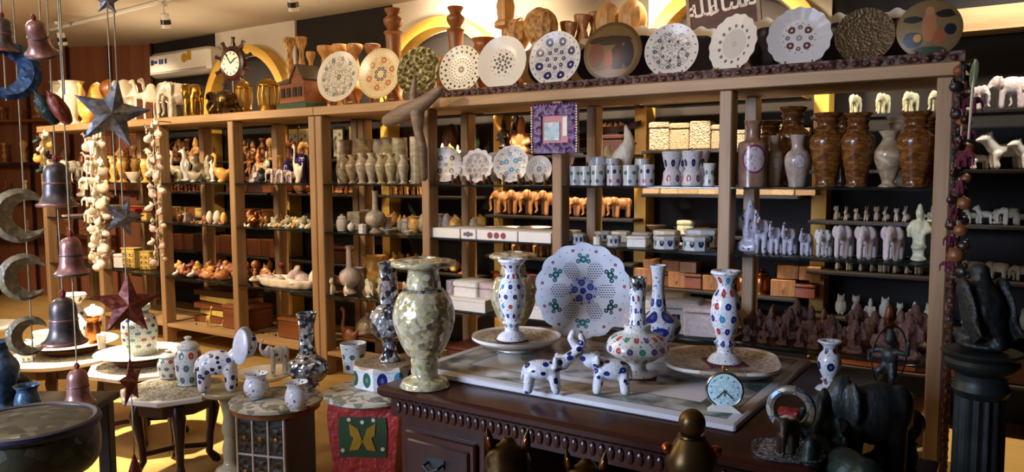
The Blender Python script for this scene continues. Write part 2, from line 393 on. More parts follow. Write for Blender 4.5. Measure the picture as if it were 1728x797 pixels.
BL, RD, GR, TL, NV = '#1c2a78', '#a8342a', '#2c5f4c', '#2f8fb0', '#141f4c'
W0, W1 = '#e6e6ec', '#e6e5ea'
M['inl_blue'] = inlay3('white_marble_blue_inlay', W0, [NV, BL, BL], 8, .36, dens=.95)
M['inl_pot'] = inlay3('white_pot_dark_inlay', W0, [NV, GR, BL], 5.5, .25, dens=.8)
M['inl_navy'] = inlay3('white_marble_navy_inlay', W0, [NV, BL, NV, BL], 7.5, .36, dens=.95)
M['inl_dark'] = inlay3('white_marble_dark_inlay', '#d5d3d2', ['#3a4a48', NV, '#4c3c48'], 6, .26, dens=.75)
M['inl_vio'] = inlay3('white_marble_violet_inlay', '#b7b3c4', ['#3a2c6c', NV, '#5a3a7a'], 6, .24, dens=.7)
M['inl_multi'] = inlay_cyl('white_marble_flower_inlay', W0, [BL, TL, RD, NV], 9, 8.2, .24, lo=.12, hi=.93)
M['inl_vase2'] = inlay_cyl('white_marble_red_blue_inlay', W0, [RD, BL, TL, BL], 8, 7.2, .27, lo=.1, hi=.94)
M['inl_box'] = inlay_cyl('white_marble_box_inlay', W0, [RD, TL, GR, '#8c3a2c', BL], 12, 1.02, .34, asp=1.1)
M['inl_jar'] = inlay_cyl('white_marble_jar_inlay', '#d8dcdc', [BL, '#556a78', RD, '#55707c'], 8, 4, .28, lo=.05, hi=.72)
M['inl_band'] = inlay_cyl('white_marble_banded_inlay', '#dcdcd8', ['#3a8a6c', '#b04838', '#5a4a7c'], 16, 8.5, .27, lo=.14, hi=.42, bands=((.62, .66, '#a09a90'),))
M['inl_cup'] = inlay_cyl('white_marble_cup_inlay', '#d3d6d6', [GR, '#26304c', GR], 7, 2.6, .25, lo=.08, hi=.9)
M['inl_bw'] = inlay_cyl('white_marble_sparse_inlay', '#cfd0d4', [NV, '#5a2c44', '#33485c'], 5, 3, .26, lo=.12, hi=.85)
M['top_grey'] = plate_mat('marble_tabletop_grey_inlay', '#a9a391', [], .2, '#4f584c', 8, (0, .86), '#e6e2da', .9, base2='#c4bfae')
M['top_bright'] = plate_mat('marble_tabletop_pale_inlay', '#d9d0bd', [(.8, 24, .04, '#6d7a6c', 0)], .2, '#8c9080', 7, (.2, .9), '#ece6da', .93, base2='#e8e0d0')
M['tray'] = plate_mat('marble_tray_brown_inlay', '#b9a68c', [(.6, 26, .05, '#6b5a48', 0), (.8, 34, .035, '#7d6a58', 0)], .22, '#7a6a58', 8, (.3, .9), '#dcd6cc', .93, discs=((.5, .53, '#8a7860'), (.72, .74, '#8a7860')), base2='#a8957c')
# ------------------------------------------------------------------ the setting
struct('floor', G().box((4, -2.6, -.05), (16, 8.4, .1)), M['floor'])
struct('ceiling', G().box((4, -2.6, 3.05), (16, 8.4, .1)), M['ceil'])
struct('wall_back', G().box((5.6, 1.47, 1.5), (12, .1, 3.0)), M['dark'])
struct('wall_right', G().box((11, -2.6, 1.5), (.1, 8.3, 3.0)), M['dark'])
LW0, LWD = Vector((-.3, 1.42, 0)), Vector((-.918, -.396, 0))
struct('wall_left', G().box((0, 0, 1.5), (4.2, .08, 3.0)), M['redwood'], loc=LW0+LWD*2.05+Vector((0, .04, 0)), rot=(0, 0, math.atan2(.396, .918)))
struct('wall_front', G().box((4, -6.6, 1.5), (15, .1, 3.0)), M['grey'])
wg = G()
for (c_, d_) in (((5, -6.54, 2.78), (2.5, .06, .08)), ((5, -6.54, 1.02), (2.5, .06, .08)), ((3.79, -6.54, 1.9), (.08, .06, 1.76)), ((6.21, -6.54, 1.9), (.08, .06, 1.76)), ((5, -6.54, 1.9), (.06, .06, 1.7))): wg.box(c_, d_)
struct('assumed_window_1', wg, M['white'])  # assumed frame behind the camera, added to go with the cool desk light
g = G()
for k in range(8):
    g.box((-1.8+k*.56, -.055, 1.5), (.02, .03, 3.0))
struct('trim_1', g, M['walnutZ'], loc=LW0+LWD*2.05+Vector((0, 0, 0)), rot=(0, 0, math.atan2(.396, .918)))
PANELC = (1.6, 4.15, 6.62)
for i, c in enumerate(PANELC):
    struct('trim_%d' % (i+2), G().box((c+(0 if i else .0), 1.41, 2.55), (1.26, .03, .9)), M['white'])
struct('trim_5', G().box((5.39, 1.41, 2.5), (1.19, .025, 1.0)), M['grey'])
def portal(c, ro, ri, zc, ym, yb):
    n = 28; po = []
    for k in range(n+1): a = PI*k/n; po.append((c+ro*math.cos(a), zc+ro*math.sin(a)))
    g = G(); 
    for k in range(n):
        a0, a1 = PI*k/n, PI*(k+1)/n
        q = [(c+ro*math.cos(a0), zc+ro*math.sin(a0)), (c+ro*math.cos(a1), zc+ro*math.sin(a1)), (c+ri*math.cos(a1), zc+ri*math.sin(a1)), (c+ri*math.cos(a0), zc+ri*math.sin(a0))]
        g.prism(q[::-1], yb-ym, Matrix.Translation((0, ym, 0)))
    for s in (-1, 1):
        m_ = (ro+ri)/2; g.box((c+s*m_, (ym+yb)/2, zc/2), (ro-ri, yb-ym, zc))
    return g
for i, c in enumerate(PANELC):
    struct('trim_%d' % (i+6), portal(c, .66, .57, 2.14, 1.24, 1.395), M['yellow'])
    n = 28; po = [(c+.555*math.cos(PI*k/n), 2.14+.555*math.sin(PI*k/n)) for k in range(n+1)]
    struct('trim_%d' % (i+9), G().prism(po[::-1], .02, Matrix.Translation((0, 1.37, 0))), M['dark'])
struct('trim_12', G().box((9.15, 1.28, 2.34), (3.4, .2, .13)), M['pineX'])     # pale beam over the right-hand wall shelves
# ------------------------------------------------------------------ the two display shelf units
ZA, ZB, ZC, ZT = 1.416, 1.067, .599, 1.975
UD = .53
def unit(label, bays, x0, x1, rail, first, last):
    t = thing('display_shelf_unit', label, 'shelf unit', (x0, 0, 0), 0, 'open display shelf units')
    xs = [b for b in bays]
    for b in xs:
        obj('front_post', G().bbox((.033, .05, .955), (.066, .1, 1.91), .006), M['pine'], t, (b-x0, 0, 0))
        obj('rear_post', G().bbox((.033, UD-.05, .955), (.066, .1, 1.91), .006), M['pine'], t, (b-x0, 0, 0))
        g = G().box((.033, UD/2, .12), (.04, UD-.2, .07))
        obj('side_rail', g, M['pine'], t, (b-x0, 0, 0))
    obj('top_board', G().bbox(((x1-x0)/2, UD/2, 1.942), (x1-x0, UD+.02, .064), .005), M['pineX'], t)
    for i in range(len(xs)-1):
        w = xs[i+1]-xs[i]-.066
        for z in (ZA, ZB, ZC):
            obj('glass_shelf', G().bbox((xs[i]-x0+.066+w/2, UD/2, z-.006), (w+.03, UD-.01, .012), .002), M['glass'], t)
        obj('bottom_board', G().bbox((xs[i]-x0+.066+w/2, UD/2, .165), (w, UD-.01, .03), .004), M['pineX'], t)
    if rail:
        g = G().box(((rail[0]+rail[1])/2-x0, .012, 1.99), (rail[1]-rail[0], .03, .034))
        g.box(((rail[0]+rail[1])/2-x0, .012, 2.012), (rail[1]-rail[0], .04, .012))
        n = int((rail[1]-rail[0])/.05)
        for k in range(n): g.ell((rail[0]-x0+.025+k*.05, -.004, 1.992), (.018, .008, .014), n=8, m=5)
        obj('gallery_rail', g, M['railwood'], t)
    return t
unit('left pine shelf unit with bright posts behind the coffee tables', [.0, 1., 2., 3., 3.932], -.02, 4.0, None, 0, 0)
u2 = unit('right pine shelf unit with dark carved rail along its top', [4.004, 5., 6., 7., 7.985], 4.002, 8.075, (4.92, 8.09), 0, 0)
g = G().box((4.068, .0, .95), (.03, .05, 1.86)); g.tube([(4.074, -.03, .02), (4.074, -.03, 1.94)], .014)
for k in range(46): g.ell((4.074, -.035, .04+k*.041), (.017, .014, .018), n=6, m=5)
obj('carved_corner_strip', g, M['railwood'], u2)
# ------------------------------------------------------------------ shared shapes (unit height, base at z = 0)
PR = {}
def L(name, prof, n=20, k=3, wob=None): PR[name] = G().lathe(cr(prof, k), n, wob=wob).mesh(name)
L('vase', [(.001, 0), (.16, 0), (.17, .03), (.11, .09), (.19, .3), (.26, .52), (.25, .66), (.15, .8), (.12, .88), (.18, .98), (.19, 1), (.165, 1), (.1, .88), (.1, .8), (.001, .7)])
L('slimvase', [(.001, 0), (.15, 0), (.15, .03), (.1, .08), (.14, .25), (.2, .5), (.21, .64), (.14, .8), (.1, .88), (.15, .98), (.16, 1), (.13, 1), (.08, .88), (.001, .8)])
L('footvase', [(.001, 0), (.2, 0), (.2, .03), (.08, .14), (.12, .3), (.2, .6), (.22, .75), (.17, .9), (.21, .99), (.22, 1), (.19, .99), (.14, .9), (.001, .8)])
L('roundvase', [(.001, 0), (.22, 0), (.23, .04), (.36, .2), (.44, .45), (.38, .68), (.2, .82), (.19, .88), (.28, 1), (.24, 1), (.15, .88), (.001, .8)])
L('cylinder', [(.001, 0), (.19, 0), (.2, .01), (.2, .5), (.2, .99), (.19, 1), (.165, 1), (.16, .98), (.16, .3), (.001, .28)], k=1)
L('cup', [(.001, 0), (.3, 0), (.32, .02), (.36, .5), (.42, .98), (.42, 1), (.38, 1), (.33, .5), (.28, .1), (.001, .08)], 24, 2)
L('gobletcup', [(.001, 0), (.28, 0), (.29, .1), (.26, .4), (.2, .5), (.22, .56), (.3, .95), (.31, 1), (.27, 1), (.18, .58), (.001, .55)], 20, 2)
L('pot', [(.001, 0), (.28, 0), (.3, .06), (.45, .2), (.52, .45), (.46, .7), (.4, .8), (.42, .9), (.52, 1), (.48, 1), (.36, .85), (.42, .5), (.3, .12), (.001, .1)], 28, 3)
L('jar', [(.001, 0), (.26, 0), (.27, .04), (.32, .2), (.34, .5), (.3, .66), (.24, .72), (.26, .74), (.28, .77), (.2, .86), (.08, .9), (.07, .93), (.1, .97), (.001, 1)], 24, 3)
L('bottle', [(.001, 0), (.2, 0), (.2, .03), (.12, .1), (.14, .13), (.28, .22), (.34, .34), (.28, .46), (.12, .54), (.1, .6), (.085, .9), (.11, .99), (.12, 1), (.09, 1), (.06, .9), (.06, .6), (.001, .5)], 28, 3)
L('egg', [(.001, 0), (.15, .03), (.3, .2), (.36, .42), (.31, .68), (.18, .91), (.001, 1)], 16, 3)
L('orb', [(.001, 0), (.25, .05), (.44, .3), (.46, .5), (.38, .75), (.15, .9), (.1, .95), (.1, 1), (.001, 1)], 18, 3)
L('bowl', [(.001, 0), (.4, 0), (.4, .1), (.7, .45), (1., .95), (1., 1), (.95, 1), (.65, .5), (.001, .25)], 24, 2)
L('candle', [(.001, 0), (.2, 0), (.2, .04), (.1, .08), (.08, .14), (.14, .24), (.16, .34), (.09, .46), (.07, .52), (.11, .6), (.09, .7), (.07, .82), (.15, .92), (.16, 1), (.08, 1), (.001, .95)], 18, 3)
L('pillar', [(.001, 0), (.14, 0), (.15, .03), (.11, .06), (.08, .1), (.09, .2), (.075, .5), (.085, .72), (.1, .76), (.06, .79), (.09, .84), (.1, .89), (.06, .93), (.08, .97), (.085, 1), (.001, 1)], 20, 3)
L('bulb', [(.001, 0), (.16, 0), (.17, .05), (.1, .12), (.12, .3), (.08, .45), (.1, .5), (.07, .55), (.16, .68), (.19, .8), (.15, .92), (.05, .99), (.001, 1)], 20, 3, wob=lambda a, z: 1+(.05*math.cos(10*a) if z > .58 else 0))
L('twist', [(.001, 0), (.15, 0), (.15, .08), (.09, .14), (.1, .3), (.1, .7), (.09, .84), (.13, .92), (.14, 1), (.001, 1)], 24, 3)
m_ = PR['twist']
for v in m_.vertices:
    if .12 < v.co.z < .86:
        a = math.atan2(v.co.y, v.co.x); q = 1+.28*math.cos(2*a+v.co.z*26); v.co.x *= q; v.co.y *= q
L('dish', [(.001, 0), (.55, 0), (.6, .2), (.9, .7), (1., .95), (1., 1.), (.96, 1), (.6, .5), (.001, .4)], 32, 2)
PR['box'] = G().bbox((0, 0, .5), (1, 1, 1), .05).mesh('box')
g = G().bbox((0, 0, .38), (1, 1, .76), .04); g.bbox((0, 0, .88), (1.05, 1.05, .24), .06); PR['lidbox'] = g.mesh('lidbox')
g = G().bbox((0, 0, .5), (1, 1, 1), .03); g.box((0, -.52, .5), (.12, .05, .2)); PR['latchbox'] = g.mesh('latchbox')
g = G().lathe(cr([(.001, 0), (.48, 0), (.5, .06), (.5, .6), (.46, .64), (.52, .68), (.52, .86), (.44, .95), (.001, 1)], 2), 8); PR['octbox'] = g.mesh('octbox')
def BP(name, g, vox=.035): PR[name] = norm(blob(g, name, vox))
def eleph(up):
    g = G().ell((-.05, 0, .62), (.44, .27, .29)).ell((.42, 0, .74), (.2, .17, .21)).ell((-.35, 0, .66), (.2, .22, .23))
    tr = [(.56, 0, .74), (.7, 0, .56), (.72, 0, .34), (.68, 0, .16), (.76, 0, .08)] if not up else [(.56, 0, .74), (.72, 0, .72), (.84, 0, .86), (.8, 0, 1.04), (.7, 0, 1.14)]
    g.chain(tr, [.11, .085, .07, .055, .05])
    for s in (-1, 1):
        g.ell((.3, s*.21, .74), (.06, .13, .2), (s*.25, 0, s*.5)); g.caps((.56, s*.1, .62), (.72, s*.12, .56), .03, .018)
        g.caps((.24, s*.14, .5), (.26, s*.14, .05), .11, .1); g.caps((-.32, s*.14, .5), (-.32, s*.14, .05), .12, .1)
    g.caps((-.5, 0, .68), (-.56, 0, .36), .035, .02); return g
BP('elephant', eleph(False)); BP('elephant_up', eleph(True))
def quad(body, legs, neck, head, tail, extra=()):
    g = G().ell(*body)
    for (x, y, z, r) in legs:
        for s in (-1, 1): g.chain([(x, s*y, z), (x+.03, s*y, z*.5), (x, s*y, .03)], [r*1.25, r*.8, r*.9])
    g.chain(*neck); g.ell(*head); g.chain(*tail)
    for e in extra: g.ell(*e)
    return g
BP('horse', quad(((0, 0, .62), (.36, .16, .17)), ((.24, .08, .52, .06), (-.26, .08, .55, .065)), ([(.26, 0, .68), (.42, 0, .88), (.48, 0, 1.02)], [.13, .09, .07]), ((.56, 0, .98), (.14, .065, .075), (0, .5, 0)), ([(-.34, 0, .68), (-.46, 0, .5), (-.46, 0, .25)], [.05, .05, .03]), (((.46, .04, 1.1), (.02, .02, .06)), ((.46, -.04, 1.1), (.02, .02, .06)))))
BP('camel', quad(((0, 0, .66), (.38, .18, .17)), ((.24, .09, .56, .055), (-.26, .09, .58, .06)), ([(.32, 0, .66), (.5, 0, .64), (.6, 0, .84), (.62, 0, 1.0)], [.1, .08, .065, .06]), ((.7, 0, 1.02), (.13, .065, .065), (0, .2, 0)), ([(-.36, 0, .7), (-.44, 0, .45)], [.03, .02]), (((-.02, 0, .84), (.2, .14, .16)), ((0, .14, .68), (.26, .06, .2)), ((0, -.14, .68), (.26, .06, .2)))))
BP('giraffe', quad(((0, 0, .46), (.2, .1, .12)), ((.13, .05, .4, .035), (-.13, .05, .4, .035)), ([(.14, 0, .5), (.22, 0, .72), (.26, 0, .96)], [.085, .05, .04]), ((.32, 0, .98), (.1, .04, .045), (0, .4, 0)), ([(-.18, 0, .5), (-.22, 0, .34)], [.02, .015]), (((.26, .025, 1.04), (.014, .014, .04)), ((.26, -.025, 1.04), (.014, .014, .04)))), .025)
BP('dog', quad(((0, 0, .5), (.4, .2, .2)), ((.26, .12, .4, .09), (-.28, .12, .4, .09)), ([(.3, 0, .55), (.44, 0, .76)], [.17, .15]), ((.5, 0, .84), (.2, .15, .15), (0, .2, 0)), ([(-.38, 0, .56), (-.5, 0, .78)], [.06, .04]), (((.42, .1, .98), (.04, .04, .08)), ((.42, -.1, .98), (.04, .04, .08)), ((.66, 0, .8), (.09, .09, .07)))))
g = G().ell((-.06, 0, .28), (.26, .2, .28)).ell((.08, 0, .42), (.16, .15, .26)).ell((.14, 0, .76), (.19, .2, .17)).ell((.31, 0, .72), (.06, .09, .06)).chain([(-.24, 0, .1), (-.38, .1, .1), (-.34, .22, .2)], [.06, .05, .04])
for s in (-1, 1): g.caps((.16, s*.09, .4), (.2, s*.09, .05), .07, .065); g.caps((.12, s*.13, .86), (.1, s*.15, 1.0), .06, .02)
BP('cat', g)
g = G().ell((0, 0, .14), (.34, .3, .14)).ell((0, 0, .4), (.2, .24, .26)).ell((.02, 0, .74), (.14, .14, .15)).chain([(0, 0, .84), (0, 0, .94), (0, 0, 1.0)], [.12, .1, .06])
for s in (-1, 1): g.chain([(0, s*.24, .54), (.1, s*.3, .36), (.26, s*.16, .3)], [.08, .07, .06]); g.chain([(.06, s*.12, .16), (.26, s*.24, .12), (.3, s*.02, .1)], [.12, .1, .08])
BP('seated', g)
g = G().ell((0, 0, .12), (.34, .34, .13)).ell((0, 0, .4), (.26, .27, .26)).ell((.06, 0, .72), (.2, .19, .17)).chain([(.2, 0, .7), (.3, 0, .5), (.26, .06, .34)], [.09, .07, .05]).chain([(.02, 0, .84), (0, 0, .93), (0, 0, .98)], [.15, .12, .08])
for s in (-1, 1): g.ell((.02, s*.2, .72), (.05, .12, .14)); g.chain([(0, s*.22, .52), (.06, s*.36, .5), (.08, s*.36, .68)], [.08, .06, .05]); g.chain([(.08, s*.14, .18), (.26, s*.26, .12), (.3, s*.04, .1)], [.12, .1, .08])
BP('ganesha', g)
g = G().ell((0, 0, .3), (.26, .24, .32)).ell((.04, 0, .72), (.2, .2, .17)).ell((.24, 0, .68), (.05, .04, .05))
for s in (-1, 1): g.ell((0, s*.2, .34), (.18, .08, .28)); g.caps((.02, s*.12, .84), (.02, s*.16, 1.0), .06, .02); g.caps((.12, s*.1, .1), (.2, s*.1, .03), .07, .05); g.ell((.2, s*.08, .74), .05)
BP('owl', g)
g = G().ell((-.02, 0, .28), (.34, .2, .2), (0, -.25, 0)).chain([(.2, 0, .32), (.34, 0, .5), (.26, 0, .7), (.24, 0, .84), (.34, 0, .9)], [.12, .08, .065, .065, .07]).caps((.36, 0, .91), (.5, 0, .86), .04, .015).chain([(-.3, 0, .32), (-.46, 0, .46)], [.1, .03]).ell((0, 0, .04), (.2, .17, .05)).caps((0, 0, .06), (0, 0, .2), .07)
BP('swan', g)
g = G().ell((0, 0, .03), (.2, .18, .04)).chain([(0, 0, .04), (-.04, 0, .25), (.06, 0, .48), (.0, 0, .72), (.06, 0, .88)], [.08, .13, .14, .1, .08]).caps((.08, 0, .92), (.28, 0, .86), .06, .02).ell((-.1, 0, .5), (.05, .16, .16)).ell((.02, 0, .99), (.05, .02, .06))
BP('hummer', g)
g = G().ell((0, 0, .3), (.36, .24, .24)).ell((.24, 0, .62), (.15, .14, .14)).caps((.36, 0, .6), (.5, 0, .56), .06, .03).caps((.14, 0, .4), (.24, 0, .6), .13, .11).caps((-.28, 0, .36), (-.46, 0, .5), .12, .04).ell((0, 0, .05), (.18, .16, .05)); BP('duck', g)
g = G().ell((0, 0, .34), (.4, .32, .26)).ell((.46, 0, .44), (.14, .1, .1)).caps((.3, 0, .34), (.44, 0, .42), .1, .08)
for s in (-1, 1): g.caps((.24, s*.22, .2), (.36, s*.32, .06), .09, .07); g.caps((-.22, s*.22, .2), (-.34, s*.3, .06), .09, .07)
BP('turtle', g)
g = G().ell((0, 0, .24), (.2, .16, .05)).ell((0, 0, .03), (.17, .17, .04)).caps((.02, .06, .06), (.04, .07, .4), .06, .07).caps((0, -.06, .06), (0, -.06, .4), .06, .07).ell((0, 0, .52), (.11, .13, .2)).ell((0, 0, .82), (.09, .09, .1)).ell((0, 0, .93), (.06, .06, .06))
g.chain([(0, .13, .66), (.04, .22, .52), (.14, .14, .5)], [.05, .045, .04]).chain([(0, -.13, .66), (.02, -.22, .54), (.1, -.18, .42)], [.05, .045, .04]); BP('statuette', g)
g = G().ell((0, 0, .04), (.26, .2, .05)).chain([(.0, .05, .06), (.06, .09, .24), (.0, .05, .44)], [.05, .06, .08]).chain([(-.16, -.1, .3), (.1, -.12, .32), (0, -.04, .44)], [.045, .06, .08]).ell((0, 0, .56), (.1, .13, .16)).ell((.02, .02, .84), (.09, .09, .1)).caps((.02, .02, .92), (.02, .02, 1.0), .07, .03)
g.chain([(0, .12, .66), (.04, .3, .64), (.06, .32, .84)], [.05, .04, .035]).chain([(0, -.12, .66), (.06, -.3, .6), (.16, -.24, .5)], [.05, .04, .035]).torus((0, 0, .56), .48, .022, 28, 6, Matrix.Rotation(PI/2, 4, 'X') @ Matrix.Rotation(PI/2, 4, 'Z') @ Matrix.Rotation(0, 4, 'X')); BP('dancer', g, .025)
g = G()
for k in range(7): a = k*.9; r = .34-.045*k; g.ell((r*.5*math.cos(a), r*.5*math.sin(a), .26+.1*k), (r, r, r*.75), n=12, m=8)
g.ell((.2, 0, .2), (.36, .22, .16)); BP('shell', g, .04)
g = G().ell((0, 0, .4), (.46, .3, .4)).ell((-.34, 0, .2), (.2, .14, .16)).ell((.2, .1, .74), (.16, .14, .22)); BP('pebble', g, .05)
g = G().ell((0, 0, .36), (.34, .14, .26)).prism([(-.3, .3), (-.6, .62), (-.52, .36), (-.6, .1)], .06, Matrix.Translation((0, -.03, 0))).prism([(-.16, .56), (.08, .86), (.14, .56)], .06, Matrix.Translation((0, -.03, 0))).ell((0, 0, .04), (.18, .14, .05)); BP('fish', g, .035)
g = G().ell((-.02, 0, .3), (.3, .22, .24)).ell((.24, 0, .56), (.17, .15, .15)).caps((-.3, 0, .26), (-.34, 0, .3), .09)
for s in (-1, 1): g.caps((.2, s*.06, .68), (.1, s*.09, 1.0), .05, .04); g.caps((.18, s*.1, .2), (.28, s*.1, .05), .08, .07)
BP('rabbit', g)
g = G(); q = 20
for k in range(q+1): pass
vs = []; fs = []
for i in range(13):
    t = -1+2*i/12; w = .3*(1-t*t)**.7+.004; zb = .34*t*t
    vs += [(t, -w, .42+zb*.9), (t, -w*.5, .12+zb), (t, w*.5, .12+zb), (t, w, .42+zb*.9), (t, w*.8, .4+zb*.9), (t, 0, .22+zb), (t, -w*.8, .4+zb*.9)]
for i in range(12):
    for j in range(7): a = i*7+j; b = i*7+(j+1) % 7; fs.append((a, b, b+7, a+7))
PR['boat'] = norm(G().add(vs, fs).box((0, 0, .06), (.5, .24, .12)).mesh('boat'))
g = G().chain([(0, 0, .06), (.0, 0, .4), (.1, 0, .7), (.02, 0, .94)], [.2, .24, .17, .1]).ell((.0, 0, .03), (.3, .24, .06))
for s in (-1, 1): g.ell((-.04, s*.14, .52), (.1, .08, .34), (0, .2, 0))
g.caps((.06, 0, .95), (.2, 0, .9), .06, .02); BP('parrot', g)
# ------------------------------------------------------------------ placing
def put(name, label, cat, me, mat, loc, h, rz=0., group=None, wx=1., wy=None, kind=None):
    o = obj(name, PR[me] if isinstance(me, str) else me, mat)
    o.location = loc; o.rotation_euler = (0, 0, rz); o.scale = (h*wx, h*(wy if wy else wx), h)
    REG.append(o)
    return tag(o, label, cat, group, kind)
REG = []
def row(name, cat, me, mat, Y, z, items, label, group, rz=PI, jit=.0, wx=1., wy=None):
    """items: (pixel x, pixel y of top[, width factor]); label holds {o} for the place in the row"""
    n = len(items)
    for i, it in enumerate(items):
        a = P(it[0], it[1], Y); h = max(a.z-z, .02); b = P(it[0], CYP, Y)
        x = P(it[0], (it[1]+px_y(a.x, Y, z))/2, Y).x
        m = mat[i % len(mat)] if isinstance(mat, (list, tuple)) else mat
        w = it[2] if len(it) > 2 else 1.
        mm = me[i % len(me)] if isinstance(me, (list, tuple)) else me
        x = clampx(x, rad(mm, rz)*h*w*wx)
        lab = label[i] if isinstance(label, (list, tuple)) else label.format(o=ORD[i])
        put(name, lab, cat, mm, M[m], (x, Y, z+.001), h, rz+(R_.uniform(-jit, jit) if jit else 0), group, w*wx, w*(wy or wx))
_RAD = {}
def rad(me, rz):
    me = PR[me] if isinstance(me, str) else me; k = (me.name, abs(math.cos(rz)) > .7)
    if k not in _RAD: _RAD[k] = max(abs(v.co.x if k[1] else v.co.y) for v in me.vertices)
    return _RAD[k]
def clampx(x, r):                    # keep a thing between the two posts of its bay
    b = math.floor(min(max(x, .05), 7.95)); lo, hi = b+.072+r, (b+.925 if b in (3,) else b+.98 if b == 7 else b+.995)-r
    return min(max(x, lo), hi) if lo < hi else b+.53
def px_y(X, Y, Z):
    d = Vector((X, Y, Z))-EYE; return CYP-FPX*(d.dot(CU)/d.dot(CF))
def px_x(X, Y, Z):
    d = Vector((X, Y, Z))-EYE; return CXP+FPX*(d.dot(CR)/d.dot(CF))
def span(a, b, n, top, w=1., j=0): return [(a+(b-a)*(i+.5)/n+R_.uniform(-j, j), top+R_.uniform(-j, j)*.6, w) for i in range(n)]
# ------------------------------------------------------------------ ceiling track and its spot lamps
def ceil_at(x, y): return F(x, y, 2.97)
a, b = F(108, 45, 2.985), F(330, -12, 2.985)
d = (b-a).normalized(); a = a-d*.3; b = b+d*1.5
t = thing('lighting_track', 'long white lighting track running along the beige ceiling', 'track', tuple((a+b)/2), math.atan2(d.y, d.x))
obj('rail', G().bbox((0, 0, 0), ((b-a).length, .035, .03), .004), M['plastic'], t)
def spot(px, py, depth_z, lab, tilt, az):
    p = F(px, py, depth_z)
    t = thing('track_spotlight', lab, 'spotlight', (p.x, p.y, 2.97), az, 'white ceiling spotlights')
    obj('mount', G().bbox((0, 0, -.012), (.12, .04, .025), .005), M['plastic'], t)
    obj('arm', G().tube([(0, 0, -.02), (0, 0, -.06), (.03, 0, -.1)], .012), M['plastic'], t)
    h = obj('lamp_head', G().lathe([(.001, 0), (.034, 0), (.036, -.01), (.038, -.085), (.001, -.085)][::-1], 20), M['plastic'], t, (.03, 0, -.09), (0, tilt, 0))
    obj('black_band', G().lathe([(.0385, -.05), (.042, -.052), (.043, -.088), (.0395, -.09)][::-1], 20), M['blackp'], h)
    obj('lamp_rim', G().lathe([(.03, -.089), (.041, -.09), (.043, -.12), (.036, -.12), (.03, -.095)][::-1], 20), M['plastic'], h)
spot(100, 50, 2.9, 'white ceiling spotlight with black band, leftmost of the three on the ceiling', -.35, 2.3)
spot(275, 18, 2.9, 'white ceiling spotlight with black band above the air conditioner', -.3, 2.2)
spot(490, -14, 2.9, 'white ceiling spotlight cut off by the photo top, above the dark wall panel', -.4, 2.1)
# ------------------------------------------------------------------ air conditioner
a0, a1 = P(250, 112, 1.2), P(352, 112, 1.2)
t = thing('air_conditioner', 'white split air conditioner on the dark wall left of the first arch', 'air conditioner', ((a0.x+a1.x)/2, 1.3, a0.z))
w = a1.x-a0.x
obj('housing', G().bbox((0, 0, 0), (w, .2, .27), .035), M['plastic'], t)
g = G().box((0, -.101, -.085), (w*.92, .006, .012)); g.box((0, -.101, -.1), (w*.92, .006, .004)); obj('air_louver', g, solid('grey_plastic_louver', '#8f8a80'), t)
g = G()
bm_ = solid('blue_print', '#22306a')
for k, x in enumerate((-.42, -.36, -.29, -.25, -.19)): obj('badge_mark', G().box((w*x, -.102, .03), (w*(.05 if k < 2 else .03), .003, .055 if k != 1 else .03)), bm_, t)
g = G().lathe([(.001, 0), (.05, 0), (.05, .003), (.001, .003)], 20, (w*.12, -.101, .04), mat=Matrix.Rotation(PI/2, 4, 'X')); g.box((w*.2, -.102, .06), (.07, .003, .1))
obj('energy_label', g, solid('yellow_print', '#b08a1c'), t)
# ------------------------------------------------------------------ on top of the units: plates on stands
def easel(label, loc, r, rz, group, tilt):
    t = thing('plate_stand', label, 'plate stand', loc, rz, group)
    g = G()
    for s in (-1, 1):
        g.tube([(s*r*.4, -.05, .004), (s*r*.3, .03, r*1.0)], .008)
        g.tube([(s*r*.36, .1, .004), (s*r*.28, .02, r*.9)], .006)
    g.tube([(-r*.36, .0, r*.4), (r*.36, .0, r*.4)], .006)
    obj('easel_frame', g, M['rose'], t)
    for s in (-1, 1): obj('peg', G().tube([(s*r*.42, .0, .03), (s*r*.42, -.06, .022), (s*r*.42, -.066, .065)], [.009, .008, .006]), M['rose'], t)
    return t
def plate_mesh(name, scal=0, amp=.0, flat=False):
    prof = [(.001, .03), (.45, .03), (.62, .04), (.72, .075), (.97, .12), (1., .13), (1., .105), (.72, .045), (.5, 0), (.001, 0)]
    return G().lathe(prof[::-1], 72, wob=(lambda a, z: 1+amp*math.cos(scal*a)) if scal else None).mesh(name, True, 50)
PLATE = plate_mesh('plate'); PLATES = plate_mesh('scalloped_plate', 16, .025); PLATEB = plate_mesh('lobed_plate', 12, .05)
FLATP = G().lathe([(.001, 0), (.95, 0), (1., .02), (1., .06), (.96, .085), (.001, .085)], 64).mesh('flat_plate')
def stand_plate(px, py, rx, ry, Y, z, mat, label, me=PLATE, yaw=.0, tilt=.2, sl=None, group='plates on stands along the top of the right unit', sg='wooden plate stands along the unit top', lift=.03):
    top = P(px, py-ry, Y); cen = P(px, py, Y); r = max((top.z-z-lift)/2/math.cos(tilt), .02)
    th = Euler((PI/2-tilt, 0, yaw), 'XYZ')
    th = (Matrix.Rotation(yaw, 3, 'Z') @ Matrix.Rotation(PI/2-tilt, 3, 'X')).to_euler()
    kx = 1.
    o = obj('inlaid_plate', me, mat, None, (cen.x, Y, z+lift+r*math.cos(tilt)), th, (r*kx, r, r))
    tag(o, label, 'plate', group)
    if sl: easel(sl, (cen.x+.0, Y+.03, z+.001), r, yaw, sg, tilt)
    return o
YW = .12      # plates turned a little to the aisle in front
